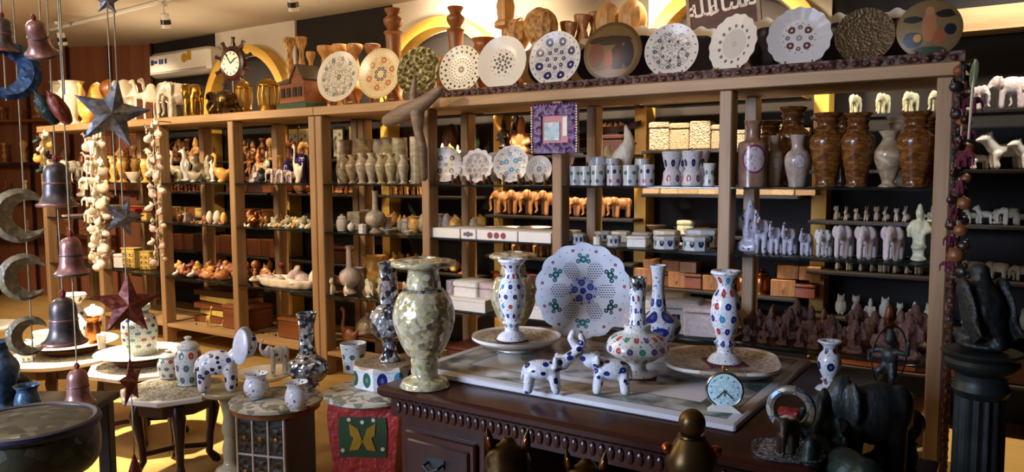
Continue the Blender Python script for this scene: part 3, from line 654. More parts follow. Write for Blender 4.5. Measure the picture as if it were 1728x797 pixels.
TOP = [
 (573, 131, 35, 44, plate_mat('floral_grey_plate', '#cfcac0', [(.72, 10, .075, '#5a5f5c', .3), (.0, 1, .1, '#60625c', 0)], .3, '#6a6c66', 7, (.1, .82)), 'white marble plate with dense grey scrolls, leftmost of the plates on top', PLATE, 0),
 (643, 126, 34, 44, plate_mat('cream_orange_plate', '#d9c8a2', [(.55, 6, .13, '#b3743c', .2), (.93, 40, .02, '#8a6a3a', 0), (.22, 8, .08, '#5c5a58', 0)], .3, '#b98a50', 8, (.3, .7), '#cdb98a', .95), 'cream plate with orange star and grey oval centre on top of unit', PLATE, 0),
 (708, 122, 33, 43, carved('dark_brass_relief_plate', '#6c6440', '#34341f', 6, .4, .7, .6), 'dark greenish brass relief plate standing behind the driftwood sculpture', PLATE, 0),
 (779, 119, 35, 42, plate_mat('white_dotted_plate', '#ddd8c6', [(.92, 22, .045, '#1e3a30', 0), (.74, 20, .05, '#22262c', .5), (.58, 26, .025, '#5a5044', 0), (.46, 22, .03, '#3a3a3a', .5), (.33, 16, .03, '#5a5044', 0), (0, 1, .14, '#6a6660', 0)], .3), 'white plate with concentric rings of black dots on top of unit', PLATE, 0),
 (849, 107, 37, 46, plate_mat('white_star_flower_plate', '#d6d2ca', [(.36, 8, .05, '#4a4450', 0), (.24, 8, .06, '#5a5058', .5), (.12, 6, .05, '#3a3a46', 0), (.48, 16, .022, '#6a5a50', 0)], .28), 'plain white plate with small dark star flower at its centre', PLATE, 0),
 (938, 100, 41, 47, plate_mat('white_blue_flower_plate', '#d5d3d0', [(.66, 8, .15, '#1c1a58', .0), (.32, 8, .075, '#2a2a5c', .5), (.0, 1, .07, '#2a2a5c', 0), (.9, 24, .03, '#6a6a70', 0)], .28, '#8a8a94', 10, (.0, .8)), 'white plate with ring of eight large blue flowers', PLATE, 0),
 (1034, 86, 43, 49, None, 'brown painted plate with dark market scene between white plates', FLATP, 0),
 (1134, 85, 43, 45, plate_mat('white_dense_floral_plate', '#cfcbc8', [(.62, 9, .07, '#3c3a3c', 0), (.38, 7, .06, '#4a4646', .4), (.9, 18, .035, '#6a6662', 0)], .28, '#454444', 8, (.0, .74)), 'white plate with dense dark floral sprays below the calligraphy plaque', PLATE, 0),
 (1240, 72, 37, 47, plate_mat('white_ring_flower_plate', '#d2cec6', [(.62, 14, .06, '#5a6258', 0), (.0, 1, .1, '#a8a49c', 0)], .28, discs=((.0, .5, '#bdb9b2'),)), 'white plate turned sideways with ring of small grey flowers', PLATES, -.5),
 (1349, 61, 48, 48, plate_mat('white_four_flower_plate', '#c9c7c8', [(.36, 4, .12, '#4a1c24', .03), (.36, 4, .075, '#5a5a62', .53), (0, 1, .1, '#8a8888', 0), (.5, 16, .025, '#77757a', 0)], .28), 'large scalloped white plate with four dark red flowers', PLATES, 0),
 (1459, 60, 46, 46, carved('brown_relief_plate', '#6a5638', '#4a3a24', 12, .45, .3, .4), 'dull brown carved plate, second from the right along the top', PLATE, 0),
 (1568, 50, 50, 50, None, 'painted plate with tan and blue figures, rightmost along the top', FLATP, 0),
]
def scene_plate(name, rim, sky, spots):
    m = Mat(name, .4); x, y, z = m.xyz(); r = (x*x+y*y).sqrt(); n = m.noise(5, 3)
    c = m.mix(n*.6, sky, '#4a3a22')
    for (cx, cy, rx, ry, cc) in spots:
        d = ((x-cx)*(x-cx))/(rx*rx) + ((y-cy)*(y-cy))/(ry*ry) + (n-.5)*.9
        c = m.mix(d.lt(1.), c, cc)
    c = m.mix(r.gt(.88), c, rim); m.base(c); return m.m
MARKET = scene_plate('market_scene_painting', '#5a4526', '#7a5f34', [(-.1, .38, .75, .16, '#32220f'), (-.55, -.1, .26, .42, '#6b3a20'), (.2, -.2, .24, .5, '#3a1a14'), (.55, -.1, .2, .46, '#2c2030'), (-.1, -.3, .14, .36, '#96502c'), (.0, -.75, .8, .16, '#8a6a3a')])
DEITY = scene_plate('figure_scene_painting', '#7a6440', '#8a7650', [(-.5, .35, .3, .12, '#1e2228'), (.5, .5, .32, .14, '#22221e'), (-.5, -.35, .3, .28, '#20304a'), (.62, -.05, .18, .2, '#1c2430'), (.0, .1, .22, .55, '#a8704a'), (-.35, -.3, .12, .14, '#c08a30'), (.3, -.3, .2, .3, '#9a5a3c'), (.0, -.72, .5, .12, '#2c4430'), (0, .62, .13, .14, '#b08058')])
for i, (px, py, rx, ry, mt, lab, me, yw) in enumerate(TOP):
    mt = mt or (MARKET if i == 6 else DEITY)
    stand_plate(px, py, rx, ry, .12, ZT, mt, lab, me, YW+yw, .17, 'small brown stand holding the '+['leftmost grey-scrolled plate', 'cream plate with orange star', 'dark brass relief plate', 'plate with black dot rings', 'plate with star flower centre', 'plate with eight blue flowers', 'brown market scene plate', 'dense floral plate under the plaque', 'sideways white plate', 'plate with four dark red flowers', 'dull brown carved plate', 'rightmost painted plate'][i])
# second row: white-rimmed plates with a deep blue middle, seen between the front ones
BLUEM = plate_mat('deep_blue_centre_plate', '#14123a', [], .3, None, rim='#d8cfba', rimr=.72)
for i, (px, py, ry) in enumerate([(922, 112, 46), (1003, 108, 47), (1082, 98, 52), (1182, 95, 48), (1292, 82, 50), (1414, 74, 50), (1512, 66, 50)]):
    stand_plate(px, py, ry, ry, .34, ZT, BLUEM, ['white-rimmed blue plate in the back row left of the eight-flower plate', 'white-rimmed blue plate in the back row left of the market scene plate', 'white-rimmed blue plate in the back row right of the market scene plate', 'white-rimmed blue plate behind the dense floral plate', 'white-rimmed blue plate behind the sideways white plate', 'white-rimmed blue plate behind the four-flower plate', 'white-rimmed blue plate behind the rightmost painted plate'][i], PLATEB, YW, .15, 'brown stand in the back row holding the %s white-rimmed blue plate' % ORD[i], 'white-rimmed blue plates in the back row', 'back row plate stands', .02)
# calligraphy plaque
pc = P(1220, 22, .45)
t = thing('calligraphy_plaque', 'brown wooden plaque with white Arabic calligraphy above the plates', 'plaque', (pc.x, .5, pc.z-.125), .05)
b = obj('board', G().bbox((0, 0, .17), (.40, .02, .31), .004), wood('plaque_wood', '#3c1d10', '#5a2f18', .4, 0, 14), t, (0, 0, 0), (-.1, -.13, 0))
g = G()
for (c, dd) in (((0, -.002, .325), (.42, .03, .02)), ((0, -.002, .015), (.42, .03, .02)), ((-.2, -.002, .17), (.02, .03, .33)), ((.2, -.002, .17), (.02, .03, .33))): g.box(c, dd)
obj('frame', g, wood('plaque_frame_wood', '#8a7660', '#a8937a', .5, 0, 14), b)
lm = solid('white_lettering_paint', '#ece8de', '#f4f0e8', .5)
for body, x in (('\ufeea\ufee0\ufedf\ufe8d', -.115), ('\ufe80\ufe8e\ufeb7', .035), ('\ufe8e\ufee3', .142)):
    fc = bpy.data.curves.new('lettering', 'FONT'); fc.body = body; fc.align_x = 'CENTER'; fc.align_y = 'CENTER'; fc.size = .15; fc.extrude = .002; fc.offset = .0022
    o = bpy.data.objects.new('lettering', fc); C.objects.link(o); bpy.context.evaluated_depsgraph_get().update()
    me = bpy.data.meshes.new_from_object(o.evaluated_get(bpy.context.evaluated_depsgraph_get())); bpy.data.objects.remove(o); me.materials.clear()
    obj('lettering', me, lm, b, (x, -.014, .19), (PI/2, 0, 0))
obj('gold_seal', G().lathe([(.001, 0), (.02, 0), (.02, .004), (.001, .004)], 16, mat=Matrix.Rotation(PI/2, 4, 'X') @ Matrix.Diagonal((1.4, .8, 1, 1))), M['gold'], b, (.02, -.011, .06))
# turned wooden pillars and bulbs behind the plates
for (px, top, Y, me, w, mt, lab) in [
 (664, 15, .36, 'pillar', 1.0, 'rose', 'tall turned wooden pillar right of the cream plate'),
 (762, 10, .36, 'pillar', 1.1, 'rose', 'tall turned wooden pillar with round knob, in front of the second arch'),
 (879, 26, .42, 'bulb', .95, 'sandalc', 'pale carved wooden bulb finial, leftmost of the finial group'),
 (905, 14, .42, 'bulb', 1.0, 'sandalc', 'pale carved wooden bulb finial, second from left in the finial group'),
 (933, 22, .42, 'bulb', .9, 'sandalc', 'pale carved wooden bulb finial right of the two taller ones'),
 (953, 36, .44, 'twist', .6, 'woodlight', 'twisted wooden candle pillar, shortest of the twisted group'),
 (965, 40, .40, 'twist', .6, 'woodlight', 'twisted wooden candle pillar, second of the twisted group'),
 (977, 24, .44, 'twist', .55, 'woodlight', 'twisted wooden candle pillar, third of the twisted group'),
 (988, 27, .40, 'twist', .55, 'woodlight', 'twisted wooden candle pillar, fourth of the twisted group'),
 (1000, 20, .44, 'twist', .55, 'woodlight', 'twisted wooden candle pillar, tallest and rightmost of the twisted group'),
 (1020, 6, .42, 'bulb', .75, 'sandal', 'carved wooden bulb finial above the brown market scene plate'),
 (1060, 0, .42, 'bulb', .8, 'sandal', 'carved wooden bulb finial, rightmost of the finial group'),
 (488, 65, .42, 'candle', .5, 'sandalc', 'pale carved square candle pillar left behind the wooden house'),
 (513, 63, .42, 'candle', .5, 'sandalc', 'tallest pale carved pillar behind the wooden house'),
 (527, 88, .42, 'candle', .55, 'sandal', 'short carved pillar behind the right side of the wooden house'),
 (553, 78, .45, 'candle', .8, 'sandal', 'turned candle holder behind the leftmost marble plate'),
 (575, 76, .45, 'candle', .8, 'sandal', 'second turned candle holder behind the leftmost marble plate'),
 (598, 76, .45, 'candle', .8, 'woodlight', 'third turned candle holder behind the leftmost marble plate'),
 (628, 76, .45, 'candle', .8, 'rose', 'dark turned candle holder behind the cream plate'),
 (815, 65, .42, 'footvase', .9, 'woodfig', 'dark wooden trumpet vase behind the star flower plate'),
 (737, 72, .4, 'elephant_up', .8, 'sandal', 'carved pale wooden elephant behind the dark brass plate'),
 (800, 110, .4, 'orb', .6, 'sandal', 'round carved wooden ball behind the black dotted plate'),
 (740, 130, .3, 'seated', .7, 'pinkst', 'small seated pale figure right of the dark brass plate'),
]:
    a = P(px, top, Y); put('wooden_ornament' if me not in ('pillar', 'bulb', 'twist', 'candle') else {'pillar': 'wooden_pillar', 'bulb': 'wooden_finial', 'twist': 'twisted_pillar', 'candle': 'candle_holder'}[me], lab, {'pillar': 'pillar', 'bulb': 'finial', 'twist': 'pillar', 'candle': 'candle holder'}.get(me, 'ornament'), me, M[mt], (a.x, Y, ZT+.001), a.z-ZT, PI, None, w)
# tiered lamp-like wooden stand
a = P(853, -30, .4)
t = thing('wooden_lamp_stand', 'brown wooden stand with flaring tiers before the brightly lit wall', 'stand', (a.x, .4, ZT+.001))
h = a.z-ZT
obj('base', G().lathe(cr([(.001, 0), (.09, 0), (.09, .02), (.04, .06), (.03, .12), (.03, h*.62)], 2), 20), M['rose'], t)
obj('tiered_shade', G().lathe([(.03, h*.6), (.085, h*.62), (.085, h*.65), (.06, h*.68), (.07, h*.8), (.06, h*.84), (.05, h), (.001, h)], 6), M['sandal'], t)
# items on top of the left unit
for (px, top, Y, me, w, mt, rz, name, cat, lab) in [
 (103, 139, .3, 'footvase', 1.1, 'onyxc', 0, 'stone_vase', 'vase', 'small cream foot vase at the left end of the left unit top'),
 (124, 138, .2, 'footvase', 1.25, 'marblew', 0, 'stone_vase', 'vase', 'wide cream vase beside the smallest one on the left unit top'),
 (146, 136, .12, 'swan', .8, 'alab', PI, 'stone_swan', 'bird figure', 'yellowish stone swan beside the cream vases on top'),
 (160, 138, .38, 'egg', .7, 'alab', 0, 'stone_egg', 'egg', 'pale yellow stone egg next to the swan on top'),
 (184, 134, .4, 'bulb', 1.0, 'woodfig', 0, 'wooden_ornament', 'ornament', 'brown wooden ornament behind the tip of the grey star'),
 (209, 132, .25, 'elephant', .9, 'marblew', PI-.5, 'elephant_figure', 'elephant figure', 'white elephant figure just right of the grey star tip'),
 (237, 134, .12, 'camel', .75, 'marblew', -PI/2-.5, 'camel_figure', 'camel figure', 'cream camel figure, leftmost of the animal procession on top'),
 (258, 132, .3, 'camel', .78, 'onyxc', -PI/2-.5, 'camel_figure', 'camel figure', 'camel figure with pale front, second of the animal procession'),
 (280, 136, .12, 'elephant', .75, 'onyxc', -PI/2-.5, 'elephant_figure', 'elephant figure', 'grey and cream elephant, third of the animal procession'),
 (302, 138, .3, 'elephant', .8, 'onyxb', -PI/2-.5, 'elephant_figure', 'elephant figure', 'brownish elephant with dark cloth below the air conditioner'),
 (326, 140, .12, 'elephant', .8, 'brass', PI-.2, 'elephant_figure', 'elephant figure', 'golden brown elephant, last of the animal procession'),
 (350, 153, .2, 'duck', 1.0, 'brassd', PI, 'brass_bird', 'bird figure', 'dark brass bird left of the ship wheel clock'),
 (380, 152, .09, 'turtle', .9, 'brassd', PI-.3, 'brass_tortoise', 'tortoise figure', 'dark brass tortoise under the ship wheel clock'),
 (367, 150, .38, 'rabbit', .7, 'brass', PI, 'brass_animal', 'animal figure', 'brass animal behind the dark brass tortoise'),
]:
    a = P(px, top, Y); put(name, lab, cat, me, M[mt], (a.x, Y, ZT+.001), a.z-ZT, rz, None, w)
# ship wheel clock
a = P(394, 108, .3)
t = thing('ship_wheel_clock', 'dark ship wheel clock with white oval dial in front of the arch', 'clock', (a.x, .3, ZT+.001), .06)
hz = a.z-ZT; wr = .17
RX = Matrix.Rotation(PI/2, 4, 'X')
obj('wheel_rim', G().torus((0, 0, hz), wr*.72, .03, 32, 8, RX), M['walnut'], t)
for k in range(10):
    an = 2*PI*k/10+.3; obj('spoke', G().tube([(wr*.72*math.cos(an), 0, hz+wr*.72*math.sin(an)), (wr*.95*math.cos(an), 0, hz+wr*.95*math.sin(an)), (wr*1.12*math.cos(an), 0, hz+wr*1.12*math.sin(an)), (wr*1.3*math.cos(an), 0, hz+wr*1.3*math.sin(an))], [.012, .02, .012, .018]), M['walnut'], t)
f_ = obj('dial', G().lathe([(.001, 0), (wr*.6, 0), (wr*.6, .02), (.001, .02)], 32, (0, -.01, hz), mat=RX), solid('cream_clock_dial', '#ddd6c4', '#e6dfce', .4), t)
for an, l in ((.6, .07), (2.2, .1)): obj('clock_hand', G().box((l/2*math.cos(an), -.034, hz+l/2*math.sin(an)), (l, .003, .008), ry=-an), M['blackp'], f_)
g = G()
for k in range(12): an = 2*PI*k/12; g.box((wr*.5*math.cos(an), -.032, hz+wr*.5*math.sin(an)), (.02, .003, .006), ry=-an)
obj('hour_marks', g, M['blackp'], f_)
obj('pedestal', G().lathe(cr([(.001, 0), (.09, 0), (.09, .02), (.05, .03), (.025, .06), (.02, hz-wr*.72)], 2), 16), M['walnut'], t)
# brass lanterns
for i, (px, top, w) in enumerate(((411, 131, .062), (452, 127, .075))):
    a = P(px, top, .2); h = a.z-ZT
    t = thing('brass_lantern', ('smaller brass lantern right of the ship wheel clock', 'larger brass lantern left of the wooden house')[i], 'lantern', (a.x, .2, ZT+.001), 0, 'brass lanterns on the left unit')
    obj('base', G().lathe(cr([(.001, 0), (w, 0), (w*1.05, h*.06), (w*.9, h*.16), (w, h*.2)], 2), 16), M['brass'], t)
    g = G()
    for k in range(10): an = 2*PI*k/10; g.tube([(w*math.cos(an), w*math.sin(an), h*.2), (w*1.12*math.cos(an), w*1.12*math.sin(an), h*.45), (w*math.cos(an), w*math.sin(an), h*.7)], .005, 6)
    obj('cage_bars', g, M['brass'], t)
    obj('glass_body', G().lathe(cr([(w*.85, h*.2), (w, h*.45), (w*.85, h*.7)], 3), 20), glassy('amber_lantern_glass', '#b08a40', .5), t)
    obj('domed_lid', G().lathe(cr([(w*1.1, h*.7), (w*1.1, h*.74), (w*.7, h*.86), (w*.15, h*.92), (w*.15, h*.97), (.001, h)], 3), 16), M['brass'], t)
# wooden house
a0, a1 = P(480, 150, .25), P(537, 150, .25); wd = a1.x-a0.x
t = thing('wooden_house_model', 'small wooden house model with dark roof and green base on the left unit', 'house model', ((a0.x+a1.x)/2, .25, ZT+.001), -.15)
hh = P(500, 112, .25).z-ZT
obj('green_base', G().bbox((0, 0, .03), (wd*1.05, .2, .06), .005), M['greenp'], t)
obj('walls', G().prism([(-wd*.45, .06), (wd*.45, .06), (wd*.45, hh*.62), (wd*.2, hh*.97), (-wd*.05, hh*.62), (-wd*.45, hh*.62)], .17, Matrix.Translation((0, -.085, 0))), M['boxbrown'], t)
g = G().box((wd*.08, 0, hh*.82), (wd*.36, .2, .012), ry=-math.atan2(hh*.35, wd*.25)); g.box((wd*.34, 0, hh*.82), (wd*.38, .2, .012), ry=math.atan2(hh*.35, wd*.25)); g.box((-wd*.25, -.05, hh*.68), (wd*.48, .12, .012), rx=.4)
obj('roof', g, solid('grey_brown_roof', '#4a4038', '#5a4e44', .7), t)
for x in (-.3, -.1, .12, .3): obj('window_frame', G().box((wd*x, -.088, hh*.4), (wd*.12, .008, hh*.2)), M['ebony'], t)
# ------------------------------------------------------------------ upper glass shelf of the units (level A)
UA = 'on the upper shelf'
row('stone_horse', 'animal figure', ['horse', 'elephant', 'camel'], ['marblew', 'onyxc', 'marblew'], .22, ZA, [(112, 272, .8), (127, 270, .8), (146, 271, .8)], ['small white horse on the upper shelf behind the dark hanging bell', 'small cream elephant between a horse and a camel on the upper shelf', 'small white camel beside the white shell garland on the upper shelf'], None, -PI/2-.4)
row('carved_figure', 'figure', ['seated', 'statuette'], ['boxred', 'woodfig'], .42, ZA, [(102, 262, .8), (122, 250, .8)], ['reddish seated figure behind the small white horse', 'brown standing figure behind the small cream elephant'], None, -PI/2)
row('alabaster_vase', 'vase', 'footvase', ['alab'], .14, ZA, [(177, 268, .95), (189, 276, .95), (206, 266, .95)], '{o} yellow alabaster vase from the left, front row on the upper shelf', 'yellow alabaster vases')
row('alabaster_vase', 'vase', 'footvase', ['alab', 'onyxt'], .38, ZA, [(190, 263, .9), (215, 264, .9), (226, 268, .85), (236, 268, .85)], '{o} amber alabaster vase from the left, back row on the upper shelf', 'amber alabaster vases in the back row')
row('stone_dish', 'dish', 'bowl', 'marblew', .12, ZA, [(226, 291, .8)], ['low pale stone dish in front of the amber alabaster vases'], None)
row('alabaster_vase', 'vase', 'footvase', 'alab', .14, ZA, [(245, 268, .9)], ['white topped alabaster vase just left of the second shell garland'], None)
row('stone_bird', 'bird figure', ['swan', 'swan', 'duck', 'hummer', 'swan', 'parrot', 'hummer', 'swan'], ['onyxg', 'onyxg', 'onyxg', 'marble', 'onyxc', 'onyxg', 'marble', 'alab'], .2, ZA,
    [(279, 250, .8), (297, 252, .75), (313, 262, .85), (326, 248, .85), (338, 270, .8), (349, 262, .75), (359, 270, .8), (370, 258, .7)],
    ['long-necked green onyx bird beside the second shell garland', 'long-necked green onyx bird with lowered body, second from the garland', 'squat green onyx bird between the long-necked birds and the white one', 'upright white stone bird with wings, tallest in the bird row', 'cream onyx bird with folded neck right of the white winged bird', 'standing green onyx parrot shape left of the brown post', 'white winged stone bird, smaller of the two', 'yellow stone bird pressed beside the third post'], 'stone birds on the upper shelf', PI+.55, .12)
row('glass_figure', 'figure', ['ganesha', 'seated', 'statuette', 'duck', 'cat'], ['purple', 'stonep', 'purple', 'bronzeg', 'onyxg'], .16, ZA, [(408, 280, .9), (426, 278, .85), (437, 286, .8), (446, 283, .8), (400, 288, .8)],
    ['blue purple seated figure right of the third post', 'pale seated figure between two purple ones', 'purple standing figure left of the dark bird', 'dark green bird figure on the upper shelf', 'small onyx cat behind the third post'], None, -PI/2)
row('stone_elephant', 'elephant figure', 'elephant', ['pinkst', 'stonep'], .14, ZA, [(466, 284, .85), (481, 286, .85), (494, 289, .8)], '{o} pale pink stone elephant from the left on the upper shelf', 'pale pink stone elephants', -PI/2-.5)
row('purple_ornament', 'ornament', ['elephant_up', 'orb'], ['purple', 'purple'], .26, ZA, [(506, 246, .55), (488, 268, .5)], ['dark purple elephant with raised trunk beside the double post', 'dark purple ball behind the pink elephants'], None, PI)
row('carved_figure', 'figure', ['statuette', 'bulb', 'dancer', 'seated', 'statuette', 'candle'], ['woodfig', 'boxbrown', 'woodfig', 'shello', 'onyxg', 'sandal'], .42, ZA, [(400, 262, .8), (412, 256, .8), (425, 252, .8), (441, 250, .7), (455, 255, .7), (473, 262, .7)],
    ['brown standing figure, leftmost behind the purple figures', 'brown wooden bulb ornament behind the purple figures', 'brown dancing figure behind the pale seated one', 'orange seated figure behind the dark green bird', 'greenish standing figure behind the first pink elephant', 'pale turned candle holder behind the pink elephants'], None, -PI/2)
row('stone_snake_bow', 'ornament', 'swan', 'marblew', .1, ZA, [(502, 243, .4)], ['white curved stone swan neck in front of the dark purple elephant'], None, PI)
bay4 = [(567, 259, .62, 'roundvase', 'onyxb', 'round wide-mouthed onyx vase, leftmost in the vase row'), (590, 262, .95, 'vase', 'onyxb', 'brownish onyx vase second in the vase row'), (608, 259, 1., 'slimvase', 'onyxc', 'slim cream onyx vase third in the vase row'), (627, 259, 1., 'slimvase', 'onyxc', 'slim grey onyx vase fourth in the vase row'), (643, 262, 1., 'slimvase', 'onyxg', 'slim greenish onyx vase fifth in the vase row'), (660, 260, 1., 'slimvase', 'onyxg', 'slim greenish onyx vase sixth in the vase row'), (684, 262, .9, 'slimvase', 'onyxc', 'slim onyx vase left of the tall striped cylinder')]
for i, (px, top, w, me, mt, lab) in enumerate(bay4): row('onyx_vase', 'vase', me, mt, .16, ZA, [(px, top, w)], [lab], 'onyx vases on the upper shelf')
row('onyx_cylinder', 'vase', 'cylinder', ['onyxg', 'onyxc'], .2, ZA, [(700, 231, .75)], ['tall striped onyx cylinder beside the driftwood sculpture'], None)
row('onyx_vase', 'vase', ['cylinder', 'slimvase', 'cylinder', 'slimvase', 'cylinder'], ['onyxc', 'onyxb', 'onyxc', 'onyxg', 'onyxg'], .42, ZA, [(596, 236, .85), (614, 236, 1.1), (634, 235, .85), (654, 233, 1.), (674, 233, .85)], '{o} tall onyx vessel from the left in the back row behind the vases', 'tall onyx vessels in the back row')
# small plates on stands on the upper shelf
for px, py, r, mt, me, lab in [
 (753, 279, 31, plate_mat('small_four_flower_plate', '#c9c7cc', [(.5, 4, .15, '#2a2030', .0), (0, 1, .11, '#2a2030', 0), (.9, 14, .04, '#5a5860', 0), (.36, 4, .05, '#6a6a70', .5)], .3), PLATE, 'small white plate with four dark flowers on the upper shelf'),
 (806, 283, 31, plate_mat('small_grey_scallop_plate', '#b5aaa0', [(.55, 6, .12, '#6a5a50', 0), (.3, 6, .08, '#5a4c44', .5)], .3, '#6a5c54', 8, (0, .75), '#cfcacc', .78), PLATEB, 'small scalloped plate with grey-brown middle on the upper shelf'),
 (863, 278, 32, plate_mat('small_colour_flower_plate', '#cdc9c6', [(.55, 5, .12, '#5a6a7a', .1), (.3, 3, .14, '#2f7f9c', .2), (.75, 12, .05, '#8a6a60', 0)], .3, '#8a8a8a', 9, (0, .9)), PLATES, 'small white plate with blue and grey flowers left of the purple frame'),
 (910, 285, 22, plate_mat('small_grey_ring_plate', '#b9b3ae', [(.5, 14, .06, '#6a6470', 0), (.0, 1, .2, '#5a5464', 0)], .3, '#77706c', 9, (0, .8)), PLATE, 'smallest grey plate on the upper shelf below the purple frame')]:
    stand_plate(px, py, r, r, .12, ZA, mt, lab, me, .25, .17, 'brown stand holding the '+lab.split(' on the')[0].split(' left of')[0], 'small plates on the upper shelf', 'plate stands on the upper shelf', .015)
for px, py, r in ((783, 283, 26), (835, 283, 26), (888, 284, 24)):
    stand_plate(px, py, r, r, .36, ZA, plate_mat('back_grey_plate', '#a9a09c', [(.5, 8, .09, '#5c5458', 0)], .3, '#77706c', 8, (0, .8)), 'dull grey plate in the back row %s' % {783: 'right of the four-flower plate', 835: 'right of the scalloped plate', 888: 'behind the smallest grey plate'}[px], PLATE, .2, .15, 'stand behind, holding the dull grey plate %s' % {783: 'right of the four-flower plate', 835: 'right of the scalloped plate', 888: 'behind the smallest plate'}[px], 'dull grey plates in the back row', 'back plate stands on the upper shelf', .015)
# marble tumblers and cups
M['inl_tumbler'] = inlay_cyl('marble_tumbler_inlay', '#c3c6c8', [NV, '#8c3a34', '#3a6a5c', '#5a6a88'], 5, 2.4, .24, asp=1., lo=.08, hi=.9)
M['inl_tumb2'] = inlay_cyl('marble_tumbler_violet_inlay', '#bfbdc4', ['#5a3058', NV, '#8c3a44'], 6, 2.2, .24, lo=.08, hi=.9)
row('marble_tumbler', 'tumbler', 'cylinder', ['inl_tumbler', 'inl_tumbler', 'inl_tumbler', 'inl_tumb2', 'inl_tumbler', 'inl_tumb2'], .1, ZA, [(962, 281, 1.35), (985, 281, 1.35), (1009, 279, 1.5), (1036, 279, 1.55), (1064, 279, 1.6), (1092, 278, 1.5)], '{o} white inlaid marble tumbler from the left in the front row', 'inlaid marble tumblers', wx=1.15)
row('marble_tumbler', 'tumbler', 'cylinder', ['inl_tumb2', 'inl_tumbler'], .3, ZA, [(1000, 264, 1.3), (1022, 265, 1.3), (1044, 268, 1.3), (1084, 268, 1.3)], '{o} inlaid marble tumbler from the left in the second row', 'inlaid marble tumblers in the second row')
row('marble_goblet', 'goblet', 'gobletcup', ['inl_tumb2', 'inl_tumb2', 'inl_tumbler'], .1, ZA, [(1134, 258, 1.), (1168, 257, 1.)], ['white inlaid waisted goblet left of another like it', 'white inlaid waisted goblet, right of the pair beside the pillar'], 'waisted marble goblets')
row('marble_goblet', 'goblet', 'gobletcup', 'inl_tumbler', .1, ZA, [(1197, 277, .9)], ['short inlaid waisted goblet pressed against the middle post'], None)
row('marble_goblet', 'goblet', 'gobletcup', 'inl_tumb2', .32, ZA, [(1150, 259, .8), (1184, 256, .8)], ['inlaid goblet in the back between the waisted pair', 'inlaid goblet in the back beside the middle post'], None)
row('stone_rabbit', 'animal figure', ['rabbit', 'rabbit'], ['boxred', 'pinkst'], .42, ZA, [(962, 262, .8), (980, 266, .8)], ['brown animal figure behind the first marble tumbler', 'pale animal figure behind the second marble tumbler'], None, PI)
row('silver_filigree', 'ornament', 'shell', 'stonew', .44, ZA, [(1069, 212, .5)], ['white filigree cone ornament standing behind the tumblers'], None)
row('stone_cluster', 'ornament', 'pebble', 'stonew', .46, ZA, [(1040, 245, .8)], ['pale carved stone lump left of the white filigree cone'], None)
# large vases in the right bay
M['inl_medal'] = plate_mat('medallion_vase_stone', '#8d7a68', [], .3, None)
def medal_mat(name, body, disc, ringc, zc, r0):
    m = Mat(name, .25); x, y, z = m.xyz(); q = z-zc; n = m.noise(5, 4)
    d = (x*x+q*q).sqrt(); front = y.lt(0.)
    c = m.ramp(n, [(.3, body[0]), (.7, body[1])])
    c = m.mix(d.lt(r0)*front, c, ringc); dc = m.ramp(m.voro(16).outputs['Distance'], [(.1, disc[1]), (.5, disc[0])])
    c = m.mix(d.lt(r0*.85)*front, c, dc); m.base(c); return m.m
M['medal1'] = medal_mat('medallion_vase_violet', ('#6a4a3c', '#8e7260'), ('#b5a8ac', '#7a6a74'), '#6a2c50', .42, .22)
M['medal2'] = medal_mat('medallion_vase_grey', ('#7a6656', '#a08c78'), ('#9c9088', '#6f6058'), '#7a5a5c', .45, .13)
M['medal3'] = medal_mat('medallion_vase_pale', ('#857468', '#b0a298'), ('#b3aaac', '#7c7074'), '#8a7a7c', .5, .15)
L('shoulder', [(.001, 0), (.2, 0), (.22, .02), (.24, .12), (.33, .4), (.34, .56), (.26, .68), (.17, .73), (.165, .86), (.2, .97), (.21, 1), (.18, 1), (.14, .86), (.001, .75)], 28)
L('squarevase', [(.001, 0), (.26, 0), (.27, .04), (.28, .6), (.25, .68), (.14, .73), (.13, .9), (.17, .98), (.18, 1), (.14, 1), (.1, .9), (.001, .8)], 28)
L('ridged', [(.001, 0), (.17, 0), (.18, .03), (.17, .1), (.25, .4), (.29, .6), (.27, .68), (.19, .74), (.17, .78), (.19, .8), (.165, .83), (.17, .88), (.19, .9), (.17, .93), (.23, .99), (.24, 1), (.2, 1), (.13, .9), (.001, .8)], 28)
for px, top, Y, w, me, mt, lab in [
 (1254, 206, .1, .8, 'squarevase', 'medal1', 'stone vase with violet round medallion, leftmost of the large vases'),
 (1306, 230, .21, .6, 'shoulder', 'medal2', 'smallest grey-brown medallion vase among the large vases'),
 (1346, 229, .11, .72, 'shoulder', 'medal3', 'pale grey medallion vase with white neck in the right bay'),
 (1337, 182, .38, .75, 'ridged', 'onyxt', 'tall brown trumpet vase behind the pale medallion vase'),
 (1283, 206, .4, .8, 'ridged', 'onyxt', 'brown onyx vase behind the two left medallion vases'),
 (1396, 192, .14, .82, 'ridged', 'onyxt', 'large amber brown vase in front of the yellow wall post'),
 (1447, 192, .14, .78, 'ridged', 'onyxt', 'narrower amber brown vase, second of the brown vases'),
 (1500, 222, .14, .95, 'vase', 'onyxb', 'shorter dull olive brown vase between two amber vases'),
 (1424, 196, .4, .75, 'ridged', 'onyxt', 'dark brown vase in the back between the two amber vases'),
 (1516, 196, .4, .8, 'ridged', 'onyxb', 'dark brown narrow vase behind the olive brown vase'),
 (1550, 190, .14, .84, 'ridged', 'onyxt', 'large amber vase with light streak beside the right end post'),
 (1575, 196, .4, .75, 'ridged', 'onyxt', 'dark brown vase in the back corner by the right end post')]:
    row('large_vase', 'vase', me, mt, Y, ZA, [(px, top, w)], [lab], 'large stone vases on the upper shelf', .4)
